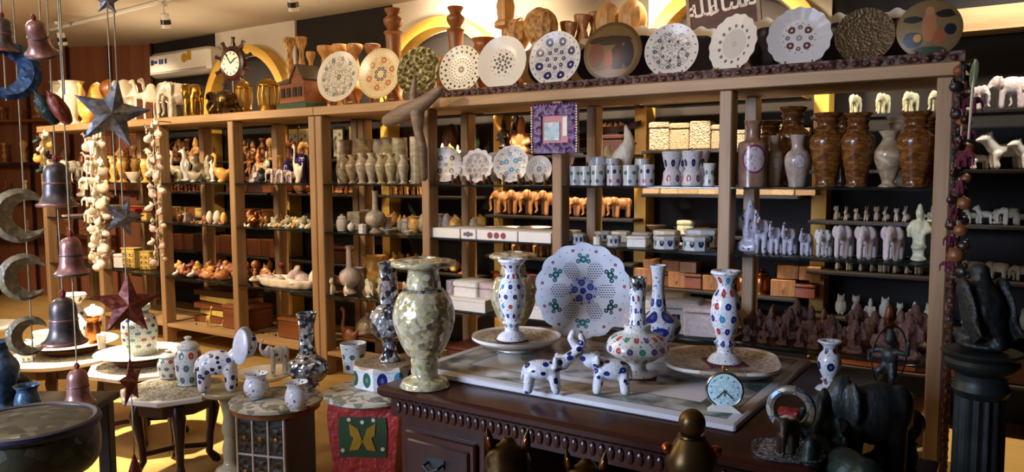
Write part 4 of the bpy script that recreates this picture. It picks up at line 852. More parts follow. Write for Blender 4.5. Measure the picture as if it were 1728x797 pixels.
# ------------------------------------------------------------------ middle glass shelf (level B)
row('white_plank_box', 'box', 'box', 'pinkst', .2, ZB, [(132, 362, 3.)], ['long flat pale box on the middle shelf behind the hanging bells'], None, 0, wy=5.)
row('gift_box', 'box', ['lidbox', 'box', 'lidbox', 'box'], ['card', 'pinkst', 'tallred', 'cream'], .16, ZB, [(185, 358, 1.5), (205, 356, 1.5), (228, 352, .9), (247, 360, 1.)], ['white box on the middle shelf left of the hanging grey star', 'pinkish box behind the hanging grey star', 'red box right of the hanging grey star', 'pale yellow box beside the second shell garland'], None, .2)
row('gift_box', 'box', 'lidbox', ['stonew', 'boxred'], .4, ZB, [(195, 346, 2.), (238, 344, 2.)], ['flat white box in the back of the middle shelf', 'flat reddish box in the back beside the shell garland'], None, .1)
row('trinket', 'ornament', ['orb', 'box', 'duck', 'box', 'rabbit', 'shell', 'egg', 'egg', 'egg', 'orb'], ['woodlight', 'onyxg', 'onyxt', 'pinkst', 'onyxb', 'shello', 'marblew', 'marblew', 'alab', 'shellr'], .16, ZB,
    [(281, 358, .9), (296, 362, .7), (300, 352, .6), (311, 360, .8), (328, 366, 1.), (343, 370, 1.1), (354, 356, .8), (367, 355, .9), (378, 358, .8), (345, 362, .8)],
    ['shiny orange ball on the middle shelf right of the second garland', 'greenish stone block beside the shiny orange ball', 'dark onyx duck near the shiny orange ball', 'pinkish block on the middle shelf in the third bay', 'brown onyx rabbit right of the pinkish block', 'orange shell in front of the three stone eggs', 'white stone egg, leftmost of the three', 'white stone egg, middle of the three', 'yellowish stone egg beside the third post', 'reddish ball behind the orange shell'], None, PI)
row('shell', 'shell', ['shell', 'pebble'], ['shello', 'shellr', 'pinkst'], .1, ZB, span(322, 380, 8, 374, 1.3, 1.5), '{o} small shell from the left in the heap below the stone eggs', 'small shells below the eggs', 0, 3.)
row('stone_egg', 'egg', 'egg', 'marblew', .14, ZB, [(412, 358, .95)], ['large white stone egg right of the third post'], None)
row('shell', 'shell', 'shell', ['shello', 'copper', 'shellr'], .26, ZB, [(430, 354, 1.), (444, 356, 1.), (437, 362, 1.1), (452, 362, 1.)], '{o} copper-coloured shell from the left beside the large white egg', 'copper-coloured shells', 0, 3.)
row('shell', 'shell', ['shell', 'pebble', 'fish'], ['shellw', 'marblew', 'alab', 'onyxg'], .12, ZB, span(424, 520, 14, 376, 1.2, 2.5), '{o} pale shell from the left at the middle shelf edge of bay four', 'pale shells at the shelf edge', 0, 3.)
row('shell', 'shell', ['pebble', 'shell'], ['alab', 'stoneg', 'onyxg'], .3, ZB, span(458, 518, 9, 364, 1.2, 3), '{o} yellowish shell from the left heaped at the back of bay four', 'yellowish shells heaped behind', 0, 3.)
row('white_jar', 'jar', 'jar', 'marble', .14, ZB, [(570, 361, .95)], ['white lidded marble jar on the middle shelf, left one'], None)
row('white_jar', 'jar', 'orb', 'marble', .12, ZB, [(593, 375, .9)], ['small round white jar right of the lidded marble jar'], None)
row('crystal_cup', 'cup', 'octbox', 'marble', .12, ZB, [(623, 377, 1.)], ['small faceted white pot in front of the round grey vase'], None)
row('stone_block', 'ornament', 'box', 'onyxc', .34, ZB, [(596, 356, .8), (612, 354, .6)], ['grey onyx block behind the white jars', 'upright onyx slab right behind the white jars'], None, .2)
row('round_vase', 'vase', 'bottle', 'onyxc', .22, ZB, [(648, 322, .85)], ['round grey onyx bottle vase on the middle shelf'], None)
row('onyx_plate', 'plate', FLATP, 'marblew', .34, ZB, [(655, 352, 1.)], ['pale flat stone dish standing behind the round grey vase'], None, wx=.9)
row('marble_dish', 'dish', 'bowl', ['onyxc', 'marblew'], .12, ZB, [(655, 388, 1.4), (690, 390, 1.4)], ['shallow pale dish at shelf edge below the round grey vase', 'shallow white dish at shelf edge left of the long white boxes'], None)
row('small_bowl', 'bowl', ['pot', 'egg', 'octbox', 'pot', 'egg'], ['marblew', 'onyxg', 'onyxc', 'alab', 'onyxb'], .3, ZB, [(667, 366, .7), (679, 372, .8), (690, 368, .7), (701, 366, .8), (708, 360, .8)], '{o} small stone pot from the left behind the shallow dishes', 'small stone pots')
for k, (x0, x1, lab) in enumerate(((729, 776, 'plain white long box, leftmost of the white row on the middle shelf'), (777, 803, 'short white box with grey print in the white row'), (804, 873, 'white box with three red flower marks in the white row'), (874, 930, 'plain white box at the right end of the white row'))):
    a, b = P(x0, 395, .03), P(x1, 395, .03); top = P((x0+x1)/2, 391+6*(k > 1), .03).z
    t = thing('white_gift_box', lab, 'box', ((a.x+b.x)/2, .16, ZB+.001), 0, 'white boxes on the middle shelf')
    h = max(top-ZB, .065); obj('carton', G().bbox((0, 0, h/2), (b.x-a.x-.004, .26, h), .003), M['card'], t)
    if k == 1:
        for q in range(3): obj('print_mark', G().lathe([(.001, 0), (.012+.006*(q == 1), 0), (.012+.006*(q == 1), .002), (.001, .002)], 12, ((q-1)*.026, -.13, h/2), mat=RX), solid('grey_print', '#6a6874'), t)
    if k == 2:
        for q in range(3): obj('flower_mark', G().lathe([(.001, 0), (.02, 0), (.02, .002), (.001, .002)], 12, ((q-1)*.05, -.13, h/2), mat=RX), solid('red_print', '#8c3a44'), t)
row('stone_pot', 'pot', ['pot', 'egg', 'orb', 'jar'], ['onyxc', 'stonep', 'alab', 'marblew'], .44, ZB, [(742, 362, .8), (757, 360, .7), (775, 364, .9), (788, 366, .8)], '{o} small stone pot from the left behind the long white boxes', 'small stone pots behind the white boxes')
row('marble_coaster', 'coaster', 'dish', ['pinkst', 'marblew'], .42, ZB, [(820, 384, 1.9), (860, 384, 1.9), (900, 384, 1.9)], '{o} pale round dish from the left behind the flower-marked white box', 'pale round dishes on the boxes')
M['inl_small'] = inlay_cyl('marble_trinket_box_inlay', '#b9bdc0', [RD, NV, '#3a6a6c', NV], 9, .98, .3, lo=.1, hi=.62)
row('marble_trinket_box', 'box', ['octbox', 'octbox', 'octbox', 'lidbox', 'octbox', 'octbox'], ['inl_small', 'marble', 'inl_small', 'marble', 'inl_small', 'inl_small'], .13, ZB, [(975, 393, 1.25), (1008, 399, 1.), (1036, 396, 1.3), (1077, 398, 1.7), (1124, 397, 1.9), (1175, 398, 1.9)], '{o} white inlaid trinket box from the left on the middle shelf', 'inlaid trinket boxes', .2)
row('marble_trinket_box', 'box', 'octbox', ['marblew', 'inl_small'], .38, ZB, [(965, 388, 2.), (1003, 389, 2.), (1042, 389, 2.), (1080, 391, 2.), (1118, 387, 2.), (1180, 385, 2.)], '{o} trinket box from the left in the back row of the middle shelf', 'trinket boxes in the back row', .2)
for px, top, me, mt, w, lab in [
 (1250, 336, 'ganesha', 'inl_vio', .55, 'tall inlaid figure with raised hands, leftmost of the inlaid stone animals'),
 (1288, 356, 'elephant_up', 'inl_vio', .72, 'inlaid elephant with raised trunk beside the tall figure'),
 (1310, 372, 'elephant_up', 'inl_vio', .72, 'smaller inlaid elephant with raised trunk left of the owls'),
 (1333, 374, 'elephant_up', 'inl_vio', .8, 'pale inlaid elephant with upright trunk, right of the two raised-trunk elephants'),
 (1361, 384, 'elephant_up', 'inl_vio', .8, 'violet tinted inlaid elephant left of the grey inlaid one'),
 (1391, 386, 'elephant', 'inl_dark', .85, 'grey inlaid elephant left of the three plain pinkish elephants'),
 (1424, 379, 'elephant', 'stonep', .85, 'plain pinkish stone elephant, leftmost of three in front view'),
 (1463, 380, 'elephant', 'stonep', .9, 'plain pinkish stone elephant, middle of three in front view'),
 (1508, 380, 'elephant', 'stonep', .9, 'plain pinkish stone elephant, rightmost of three in front view'),
 (1554, 344, 'statuette', 'stoneg', .8, 'tall speckled stone figure beside the right end post')]:
    row('stone_figure', 'figure', me, mt, .13, ZB, [(px, top, w)], [lab], 'stone animals on the middle shelf', -PI/2-.1)
# ------------------------------------------------------------------ lower shelf (level C)
row('small_chest', 'chest', 'lidbox', 'card', .16, ZC, [(194, 427, .8)], ['small white chest left of the yellow drawer chest'], None, .3)
for px, top, w, lab, rz in ((223, 418, .8, 'pale yellow wooden drawer chest on the lower shelf', .25), (250, 424, .7, 'smaller yellow drawer chest behind the shell garland', .2)):
    a = P(px, top, .2); h = a.z-ZC
    t = thing('drawer_chest', lab, 'chest', (P(px, 440, .2).x, .2, ZC+.001), rz, 'yellow drawer chests')
    obj('cabinet', G().bbox((0, 0, h/2), (h*w, h*w*.7, h), .006), M['cream'], t); obj('lid', G().bbox((0, 0, h*.97), (h*w*1.08, h*w*.78, h*.07), .004), M['cream'], t)
    for r in range(3):
        for c_ in range(2):
            q = obj('drawer', G().bbox(((c_-.5)*h*w*.46, -h*w*.355, h*(.17+.27*r)), (h*w*.42, .012, h*.23), .003), M['cream'], t)
            obj('knob', G().ell(((c_-.5)*h*w*.46, -h*w*.355-.012, h*(.17+.27*r)), .008, n=8, m=5), M['brass'], q)
row('shell', 'shell', ['shell', 'pebble', 'shell'], ['shellr', 'shello', 'shellw'], .12, ZC, span(285, 385, 11, 452, 1.3, 4), '{o} shell from the left in the front heap of the third bay', 'shells in the third bay front', 0, 3.)
row('shell', 'shell', ['pebble', 'shell'], ['shellr', 'alab', 'shello'], .32, ZC, span(285, 380, 9, 441, 1.3, 4), '{o} shell from the left in the back heap of the third bay', 'shells in the third bay back', 0, 3.)
row('conch_shell', 'shell', 'fish', 'shello', .2, ZC, [(445, 444, .8)], ['large orange and cream conch shell in the fourth bay'], None, PI+.4)
row('shell', 'shell', ['pebble', 'shell'], ['pinkst', 'stonep', 'shellw'], .14, ZC, [(475, 452, 1.1), (497, 450, 1.1), (515, 448, 1.1), (462, 460, 1.1)], '{o} pinkish shell from the left behind the white shell tray', 'pinkish shells', 0, 3.)
a, b = P(424, 478, .06), P(522, 478, .06)
t = thing('shell_tray', 'wide white shell-shaped tray at the lower shelf edge in the fourth bay', 'tray', (clampx((a.x+b.x)/2, min((b.x-a.x)/2, .44)), .15, ZC+.001)); w = min((b.x-a.x)/2, .42)
obj('tray_body', G().lathe(cr([(.001, 0), (.8, 0), (.98, .04), (1., .07), (.95, .07), (.7, .03), (.001, .025)], 2), 48, wob=lambda a, z: 1+.04*math.cos(14*a)).mesh('tray_body'), M['shellw'], t, sc=(w, .13, 1.))
row('white_scallop', 'shell', 'pebble', 'shellw', .06, ZC+.03, [(436, 466, 2.4), (462, 466, 2.4), (492, 470, 2.4)], '{o} flat white scallop shell from the left lying on the shell tray', 'scallops on the tray', 0, 3.)
row('shell', 'shell', ['shell', 'bulb'], ['shello', 'woodfig', 'shellr'], .42, ZC, span(412, 475, 6, 440, 1., 4), '{o} dark brown shell from the left at the back of the fourth bay', 'dark shells at the back', 0, 3.)
row('carved_vase', 'vase', 'bottle', 'stonep', .2, ZC, [(577, 413, .75)], ['grey bottle vase with carved figure on the lower shelf'], None)
row('seated_figure', 'figure', 'cat', 'stonew', .08, ZC, [(564, 466, .7)], ['small white seated animal in front of the grey bottle vase'], None, -PI/2)
row('carved_pot', 'pot', ['pot', 'pot'], ['alab', 'stonep'], .36, ZC, [(604, 432, .8), (612, 450, .7)], ['yellowish carved pot right of the grey bottle vase', 'grey pot below the yellowish carved pot'], None)
row('stone_fish', 'fish figure', ['fish', 'pebble', 'fish', 'rabbit', 'pebble', 'fish'], ['marblew', 'stoneg', 'stonew'], .12, ZC, [(598, 476, .9), (613, 472, 1.), (628, 470, 1.), (643, 468, 1.), (655, 466, 1.), (637, 482, 1.)], '{o} white carved stone fish or shell from the left on the lower shelf', 'white carved stone animals', PI, .8)
row('stone_fish', 'fish figure', ['pebble', 'rabbit'], ['marblew', 'stoneg'], .34, ZC, [(640, 462, .9), (652, 458, .9), (690, 462, .9), (700, 468, .9), (684, 476, .9)], '{o} white carved stone animal from the left in the back of the lower shelf', 'white stone animals in the back', PI, .8)
row('marble_mug', 'mug', 'cylinder', ['stonep', 'onyxb'], .2, ZC, [(768, 472, 1.1), (783, 472, 1.1), (756, 478, 1.)], '{o} brownish marble mug from the left behind the crackle glass vase', 'brownish marble mugs')
row('marble_block_box', 'box', 'lidbox', ['card', 'stonep'], .18, ZC, [(806, 473, 1.2), (825, 476, .9)], ['pale stone box left of the second crackle vase', 'pale stone box beside the second crackle vase'], None)
for k, (x0, x1, lab) in enumerate(((745, 820, 'long white carton at the lower shelf edge behind the crackle vase'), (872, 920, 'white carton at the lower shelf edge left of the scalloped plate'))):
    a, b = P(x0, 515, .03), P(x1, 515, .03)
    t = thing('white_carton', lab, 'box', ((a.x+b.x)/2, .09, ZC+.001), 0, 'white cartons on the lower shelf'); obj('carton', G().bbox((0, 0, .035), (b.x-a.x, .14, .07), .003), M['card'], t)
    obj('carton_lid', G().bbox((0, 0, .074), (b.x-a.x+.008, .148, .02), .003), M['card'], t)
row('carved_box', 'box', ['lidbox', 'octbox', 'lidbox'], ['stonep', 'stonew', 'inl_small'], .14, ZC, [(1058, 500, 1.2), (1106, 500, 1.2), (1150, 506, 1.3), (1186, 514, 1.2)], '{o} pale carved stone box from the left on the lower shelf by the bottles', 'pale carved boxes on the lower shelf', .2)
row('carved_box', 'box', 'lidbox', ['stonew', 'soap2'], .38, ZC, [(1072, 484, 1.5), (1128, 490, 1.4), (1170, 508, 1.4), (930, 490, 1.5)], '{o} pale stone box in the back row of the lower shelf by the bottles', 'pale boxes in the back row', .2)
row('stone_idol', 'figure', ['ganesha', 'seated', 'ganesha'], ['stoner'], .1, ZC, [(1262, 548, .75), (1290, 543, .8), (1322, 546, .8), (1352, 552, .8), (1382, 548, .85), (1416, 550, .85), (1456, 540, .85), (1500, 536, .9), (1546, 532, .9)], '{o} red-brown carved stone idol from the left in the front row', 'red-brown stone idols in the front row', -PI/2-.1)
row('stone_idol', 'figure', ['seated', 'ganesha'], ['stoner'], .27, ZC, [(1250, 528, .8), (1275, 522, .85), (1305, 518, .85), (1336, 520, .85), (1366, 515, .85), (1400, 530, .85), (1436, 528, .85), (1476, 525, .85), (1522, 520, .85), (1560, 518, .85)], '{o} red-brown carved stone idol from the left in the middle row', 'red-brown stone idols in the middle row', -PI/2)
row('stone_idol', 'figure', ['ganesha', 'seated'], ['stoner', 'woodfig'], .43, ZC, [(1262, 520, .8), (1300, 512, .8), (1345, 506, .85), (1390, 520, .85), (1448, 512, .85), (1500, 514, .85), (1545, 514, .85)], '{o} red-brown carved stone idol from the left in the back row', 'red-brown stone idols in the back row', -PI/2)
# ------------------------------------------------------------------ bottom boards
ZD = .181
def block(name, cat, lab, px, Y, z, dims, mat, rz=0, group=None, parts=None):
    x = clampx(P(px, px_y(P(px, 500, Y).x, Y, z), Y).x, dims[0]*.52)
    t = thing(name, lab, cat, (x, Y, z+.001), rz, group)
    obj('box_body', G().bbox((0, 0, dims[2]*.42), (dims[0], dims[1], dims[2]*.84), .006), M[mat], t)
    obj('box_lid', G().bbox((0, 0, dims[2]*.92), (dims[0]*1.03, dims[1]*1.03, dims[2]*.16), .006), M[mat], t)
    return t
for i, (px, zz, mt, lab) in enumerate([(318, 0, 'boxbrown', 'lowest wooden panel in the leaning stack behind the post'), (322, .06, 'cream', 'pale wooden panel second in the stack behind the post'), (318, .12, 'boxred', 'reddish wooden panel third in the stack behind the post'), (330, .18, 'cream', 'pale wooden panel fourth in the stack behind the post'), (325, .24, 'boxdk', 'dark wooden panel on top of the stack behind the post')]):
    x = 2.46
    tag(obj('wooden_board', G().bbox((0, 0, .026), (.6, .26, .05), .004), M[mt], None, (x+.03*(i%2), .36, ZD+.001+zz+(.0)), (0, 0, .1*(-1)**i)), lab, 'panel', 'stacked wooden panels')
row('giraffe_figure', 'giraffe figure', 'giraffe', ['cream'], .09, ZD, [(352, 516, .8), (374, 540, .9), (405, 552, .8)], ['tall pale wooden giraffe in front of the panel stack', 'pale wooden giraffe right of the tallest giraffe', 'pale wooden giraffe behind the translucent elephant ears'], 'pale wooden giraffes', 0)
row('basket', 'ornament', 'shell', 'bronzeg', .1, ZD, [(332, 566, .8)], ['dark rounded ornament behind the wooden giraffes'], None)
row('dark_bottle', 'ornament', ['bulb', 'statuette', 'seated'], ['walnut', 'rose', 'ebony'], .16, ZD, span(425, 470, 6, 580, 1.1, 5), '{o} dark wooden ornament from the left behind the dotted elephant mug', 'dark wooden ornaments', 0)
for i, (px, d, mt, lab) in enumerate([(425, (.34, .26, .2), 'boxred', 'red-brown wooden chest on the bottom board in the fourth bay'), (512, (.3, .26, .16), 'boxbrown', 'brown wooden chest right of the red-brown one'), (592, (.34, .26, .1), 'boxbrown', 'low brown box on the bottom board right of double post'), (655, (.3, .26, .12), 'boxdk', 'low dark box behind the mirror mosaic bottle'), (780, (.4, .28, .14), 'boxred', 'red-brown box on the bottom board behind the crackle vase')]):
    block('wooden_chest', 'chest', lab, px, .28, ZD, d, mt, 0, 'wooden chests on the bottom boards')
row('dark_figure', 'figure', ['rabbit', 'swan', 'orb'], ['woodfig', 'boxred', 'onyxb'], .2, ZD+.0, [(570, 520, .7), (596, 516, .6), (612, 530, .8)], ['dark brown animal right of the double post, low', 'reddish swan ornament below the white stone fish', 'round stone ball beside the reddish swan ornament'], None, PI)
put('red_boat', 'red-brown carved boat ornament low behind the crackle vase', 'ornament', 'boat', M['boxred'], (5.5, .13, ZD+.001), .08, .1, None, 1.9, 1.6)
put('red_duck', 'small red-brown duck ornament beside the boat behind the crackle vase', 'ornament', 'duck', M['boxred'], (5.25, .13, ZD+.001), .12, PI, None, .9)
for i, (px, d, mt, lab) in enumerate([(1080, (.4, .28, .18), 'boxdk', 'dark chest on the bottom board behind the bottles'), (1240, (.3, .3, .16), 'boxdk', 'dark chest on the bottom board below the idols'), (1420, (.27, .3, .2), 'boxbrown', 'brown chest with pale top below the idols'), (1590, (.24, .3, .16), 'boxbrown', 'brown chest beside the right end post')]):
    block('wooden_chest', 'chest', lab, px, .28, ZD, d, mt, 0, 'wooden chests on the bottom boards')
# ------------------------------------------------------------------ shelves and goods along the back wall
def wshelf(x0, x1, z, label):
    t = obj('wall_shelf', G().bbox((0, 0, 0), (x1-x0, .3, .022), .004), M['shelfdark'], None, ((x0+x1)/2, 1.215, z-.0115))
    return tag(t, label, 'shelf', 'dark shelves along the back wall')
LV = {'L': (1.98, 1.62, 1.30, 1.02, .66, .34), 'M': (1.97, 1.62, 1.16, .84, .5), 'N': (1.97, 1.64, 1.34, 1.07, .69, .37), 'R': (1.83, 1.5, 1.19, .88, .6, .31)}
HT = ['topmost', 'second', 'third', 'fourth', 'fifth', 'lowest']
for (k, x0, x1, nm) in (('L', -.28, 1.0, 'left of the first arch'), ('L', 1.06, 2.14, 'under the first arch'), ('L', 2.2, 3.55, 'between the first and second arch'), ('L', 3.61, 4.69, 'under the second arch'), ('M', 4.75, 6.03, 'between the second and third arch'), ('N', 6.09, 7.15, 'under the third arch'), ('R', 7.21, 10.6, 'right of the third arch')):
    for i, z in enumerate(LV[k]): wshelf(x0, x1, z, '%s dark wall shelf %s' % (HT[i], nm))
def wrow(name, cat, me, mat, z, px0, px1, n, h, label, group, w=1., Y=1.19, rz=-PI/2, jit=.3, hv=.12, wy=None):
    for i in range(n):
        px = px0+(px1-px0)*(i+.5)/n if n > 1 else (px0+px1)/2
        x = P(px, px_y(P(px, 300, Y).x, Y, z), Y).x
        m = mat[i % len(mat)] if isinstance(mat, (list, tuple)) else mat
        mm = me[i % len(me)] if isinstance(me, (list, tuple)) else me
        hh = h*(1+R_.uniform(-hv, hv))
        put(name, label.format(o=ORD[i]) if n > 1 else label, cat, mm, M[m], (x, Y, z+.001), hh, rz+R_.uniform(-jit, jit), group, w, (wy or w))
Lz, Mz, Nz, Rz = LV['L'], LV['M'], LV['N'], LV['R']
FG = ['statuette', 'seated', 'ganesha', 'dancer', 'bulb', 'candle']
WD = ['woodfig', 'boxbrown', 'sandal', 'rose', 'woodlight']
wrow('wooden_figure', 'figure', FG, WD, Lz[1], 180, 258, 8, .2, '{o} brown figure from the left on the wall shelf behind the alabaster vases', 'wall figures behind the alabaster vases')
wrow('wooden_figure', 'figure', FG, WD, Lz[1], 272, 345, 9, .24, '{o} brown figure from the left on the wall shelf behind the stone birds', 'wall figures behind the stone birds')
wrow('wooden_figure', 'figure', FG[::-1], WD, Lz[1], 395, 470, 9, .22, '{o} brown figure from the left on the wall shelf behind the purple figures', 'wall figures behind the purple figures')
wrow('wooden_figure', 'figure', ['elephant', 'horse'], WD, Lz[1], 488, 524, 3, .18, '{o} brown animal from the left on the wall shelf behind the double post', 'wall animals by the double post')
wrow('white_bowl', 'bowl', 'bowl', ['marblew', 'alab'], Lz[0], 400, 470, 6, .05, '{o} pale bowl from the left on the topmost wall shelf left of double post', 'pale bowls on the topmost wall shelf')
for px, w_, lab in ((497, .1, 'pale framed picture on the wall shelf left of the double post, first'), (514, .12, 'pale framed picture on the wall shelf just left of the double post'), (572, .1, 'dark framed picture on the wall shelf above the onyx vases'), (603, .13, 'pale gilt framed picture on the wall shelf above the onyx vases')):
    a = P(px, 230, 1.22); t = thing('picture_frame', lab, 'picture', (a.x, 1.22, Lz[0]-.33 if px > 540 else Lz[0]-.3), 0, 'pictures on the wall shelves'); t.location.z = Lz[1]+.001
    hh = .3
    obj('frame', G().bbox((0, 0, hh/2), (w_*1.5, .02, hh), .004), M['cream' if px != 572 else 'ebony'], t, (0, 0, 0))
    obj('print', G().box((0, -.012, hh/2), (w_*1.2, .004, hh*.82)), inlay3('small_picture_print', '#c7bfa4', ['#4a5a4a', '#7a6a4a', '#2a3030'], 26, .4), t)
wrow('wooden_box', 'box', ['lidbox', 'latchbox'], ['boxbrown', 'boxred', 'boxdk'], Lz[2], 178, 258, 6, .13, '{o} brown box from the left on the wall shelf behind the grey star', 'wall boxes behind the grey star', 1.4)
wrow('wooden_figure', 'figure', ['statuette', 'candle'], ['woodlight', 'copper'], Lz[2], 278, 345, 12, .13, '{o} orange-brown statuette from the left on the third wall shelf behind the eggs', 'orange-brown statuettes', 1.)
wrow('wooden_box', 'box', 'lidbox', ['boxdk', 'boxbrown'], Lz[2], 398, 470, 4, .16, '{o} dark box from the left on the third wall shelf behind the shell heaps', 'dark boxes behind the shell heaps', 1.5)
wrow('copper_pot', 'pot', 'pot', ['copper', 'woodlight'], Lz[2], 490, 525, 3, .13, '{o} copper pot from the left on the third wall shelf near the double post', 'copper pots by the double post', 1.)
wrow('wooden_figure', 'figure', ['seated', 'cat'], ['boxbrown', 'woodfig'], Lz[2]+.0, 552, 612, 6, .14, '{o} brown seated figure from the left on the third wall shelf under the onyx vases', 'brown seated figures under the onyx vases')
wrow('wooden_figure', 'figure', ['horse', 'dog'], ['woodlight', 'sandal'], Lz[2], 660, 715, 6, .13, '{o} light wooden animal from the left on the third wall shelf under the cylinder', 'light wooden animals under the cylinder')
wrow('yellow_carving', 'ornament', ['shell', 'orb', 'pebble'], ['alab', 'sandal', 'cream'], Lz[3], 655, 712, 7, .12, '{o} yellowish carving from the left on the fourth wall shelf behind the small pots', 'yellowish carvings behind the small pots')
wrow('yellow_carving', 'ornament', ['shell', 'orb'], ['sandal', 'cream'], Lz[3], 745, 800, 6, .13, '{o} yellowish carving from the left behind the long white boxes', 'yellowish carvings behind the white boxes')
wrow('wooden_box', 'box', ['lidbox', 'box'], ['cream', 'boxbrown'], Lz[3], 270, 345, 7, .1, '{o} light wooden box from the left on the fourth wall shelf behind the shells', 'light wooden boxes behind the shells', 1.2)
wrow('wooden_box', 'box', 'lidbox', ['boxbrown', 'boxred'], Lz[3], 405, 475, 6, .11, '{o} brown box from the left on the fourth wall shelf in the fourth bay', 'brown boxes in the fourth bay', 1.3)
wrow('wooden_box', 'box', 'latchbox', ['boxdk', 'boxred', 'boxbrown'], Lz[4], 285, 470, 9, .18, '{o} dark red box from the left on the fifth wall shelf behind the panels', 'dark red boxes on the fifth wall shelf', 1.3)
wrow('stone_rose', 'ornament', ['shell', 'pebble'], ['alab', 'sandal'], Lz[4]+.0, 650, 715, 7, .14, '{o} golden carved stone flower from the left behind the mirror mosaic bottle', 'golden carved stone flowers')
wrow('stone_rose', 'ornament', ['shell', 'pebble'], ['alab', 'sandal'], Lz[4], 735, 790, 4, .12, '{o} golden carved stone flower from the left behind the crackle vase rim', 'golden carved flowers behind the crackle vase')
wrow('red_lantern', 'ornament', 'pillar', ['boxred'], Lz[4], 784, 794, 1, .2, 'red-brown turned ornament behind the crackle glass vase', None, 2.)
wrow('red_card', 'sign', 'box', 'tallred', Lz[3], 582, 596, 1, .05, 'small bright red block below the white jars on the wall shelf', None, 2.)
wrow('wooden_box', 'box', 'lidbox', ['boxbrown', 'boxdk'], Lz[4], 560, 625, 4, .16, '{o} dark box from the left on the fifth wall shelf behind the grey bottle vase', 'dark boxes behind the grey bottle vase', 1.2)
wrow('wooden_box', 'box', 'latchbox', ['boxdk', 'boxbrown'], Lz[5], 560, 720, 7, .2, '{o} dark chest from the left on the lowest wall shelf behind the coffee tables', 'dark chests on the lowest wall shelf', 1.3)
wrow('ivory_carving', 'ornament', ['shell', 'seated'], ['alab', 'marblew'], Lz[1], 742, 792, 5, .11, '{o} yellow lit carving from the left behind the small plates', 'yellow lit carvings behind the small plates')
wrow('dark_mask', 'mask', 'egg', ['boxdk', 'greenp'], Lz[1]+.0, 746, 790, 2, .3, '{o} dark oval mask from the left on the wall shelf above the small plates', 'dark oval masks', .9)
wrow('ivory_carving', 'ornament', 'pebble', ['alab', 'sandal'], Lz[0], 815, 832, 1, .1, 'brightly lit yellow lump on the topmost wall shelf beside the second arch', None)
wrow('wooden_figure', 'figure', ['statuette', 'dancer', 'seated'], ['ebony', 'boxdk', 'woodlight'], Mz[1], 850, 895, 4, .3, '{o} dark figure from the left on the wall shelf left of the purple frame', 'dark figures left of the purple frame')
wrow('wooden_boat', 'boat model', 'boat', ['ebony', 'boxdk'], Mz[1], 975, 1000, 1, .09, 'dark wooden boat right of the purple frame, lower one', None, 1.6, rz=0)
wrow('wooden_boat', 'boat model', 'boat', ['ebony'], Mz[1]+.0, 1025, 1060, 1, .12, 'dark wooden boat below the top board left of the third arch', None, 1.4, rz=.2)
for j, (px, zz, lab) in enumerate(((958, .13, 'dark wooden boat leaning high beside the purple frame'), (1035, .14, 'dark wooden boat filled with pale shells left of the third arch'))):
    a = P(px, 200, 1.2); t = obj('wooden_boat', PR['boat'], M['ebony']); tag(t, lab, 'boat model', 'dark wooden boats'); t.location = (a.x, 1.2, Mz[1]+zz); t.scale = (.16, .14, .1)
    put('boat_stand', ('dark stand below the boat beside the purple frame', 'dark stand below the shell-filled boat')[j], 'stand', 'lidbox', M['boxdk'], (a.x, 1.2, Mz[1]+.001), zz-.003, 0, None, 1.6, 1.2)
    for q in range(4): put('shell', '%s pale shell from the left in the %s' % (ORD[q], ('boat beside the purple frame', 'boat left of the third arch')[j]), 'shell', 'pebble', M['shello' if q % 2 else 'alab'], (a.x-.07+.045*q, 1.2, Mz[1]+zz+.045), .05, q, 'shells in the boats')
wrow('wooden_elephant', 'elephant figure', 'elephant', ['woodlight'], Mz[2], 838, 945, 4, .2, '{o} polished orange wooden elephant from the left below the small plates', 'large polished wooden elephants', .85, rz=PI+.5, hv=.03)
wrow('wooden_elephant', 'elephant figure', 'elephant', ['woodlight'], Mz[2], 950, 1060, 5, .155, '{o} smaller polished wooden elephant from the left below the marble tumblers', 'smaller polished wooden elephants', .9, rz=PI+.5, hv=.05)
wrow('wooden_figure', 'figure', ['horse', 'elephant'], ['woodfig', 'woodlight'], Mz[3], 850, 1055, 11, .13, '{o} small brown animal from the left on the wall shelf under the white boxes', 'small brown animals under the white boxes')
wrow('copper_pot', 'pot', ['pot', 'jar'], ['copper', 'woodlight'], Mz[3]-.34, 840, 905, 3, .2, '{o} copper vessel from the left behind the marble candlestick vase', 'copper vessels behind the candlestick vase')
wrow('dark_box', 'box', 'latchbox', ['boxdk', 'boxred'], Mz[4], 905, 1060, 4, .2, '{o} dark chest from the left on the low wall shelf behind the scalloped plate', 'dark chests behind the scalloped plate', 1.3)
# carved stone boxes under the third arch
wrow('soapstone_box', 'box', ['lidbox', 'box'], ['soap', 'soap2'], Nz[0], 1092, 1340, 8, .075, '{o} carved cream box from the left on the topmost shelf under third arch', 'carved boxes on the topmost shelf', 2.6, rz=0, jit=.1)
wrow('soapstone_box', 'box', ['lidbox', 'lidbox', 'box', 'lidbox', 'lidbox', 'box'], ['soap', 'soap2'], Nz[1], 1100, 1372, 8, .16, '{o} carved cream box from the left on the second shelf under third arch', 'carved boxes on the second shelf', .72, rz=0, jit=.1, hv=.25)
wrow('soapstone_box', 'box', ['box'], ['soap2', 'soap'], Nz[2], 1088, 1372, 9, .045, '{o} flat carved cream slab from the left on third shelf under third arch', 'flat carved slabs on the third shelf', 3., rz=0, jit=.05, hv=.1)
wrow('soapstone_bowl', 'bowl', 'bowl', 'soap2', Nz[3], 1090, 1230, 4, .04, '{o} pale shallow bowl from the left on the fourth shelf under third arch', 'pale shallow bowls on the fourth shelf', 1.6)
wrow('round_box', 'box', 'octbox', 'stoneg', Nz[3]+.0, 1148, 1162, 1, .1, 'round pale lidded box standing above the inlaid trinket boxes', None, 1.3, Y=1.12)
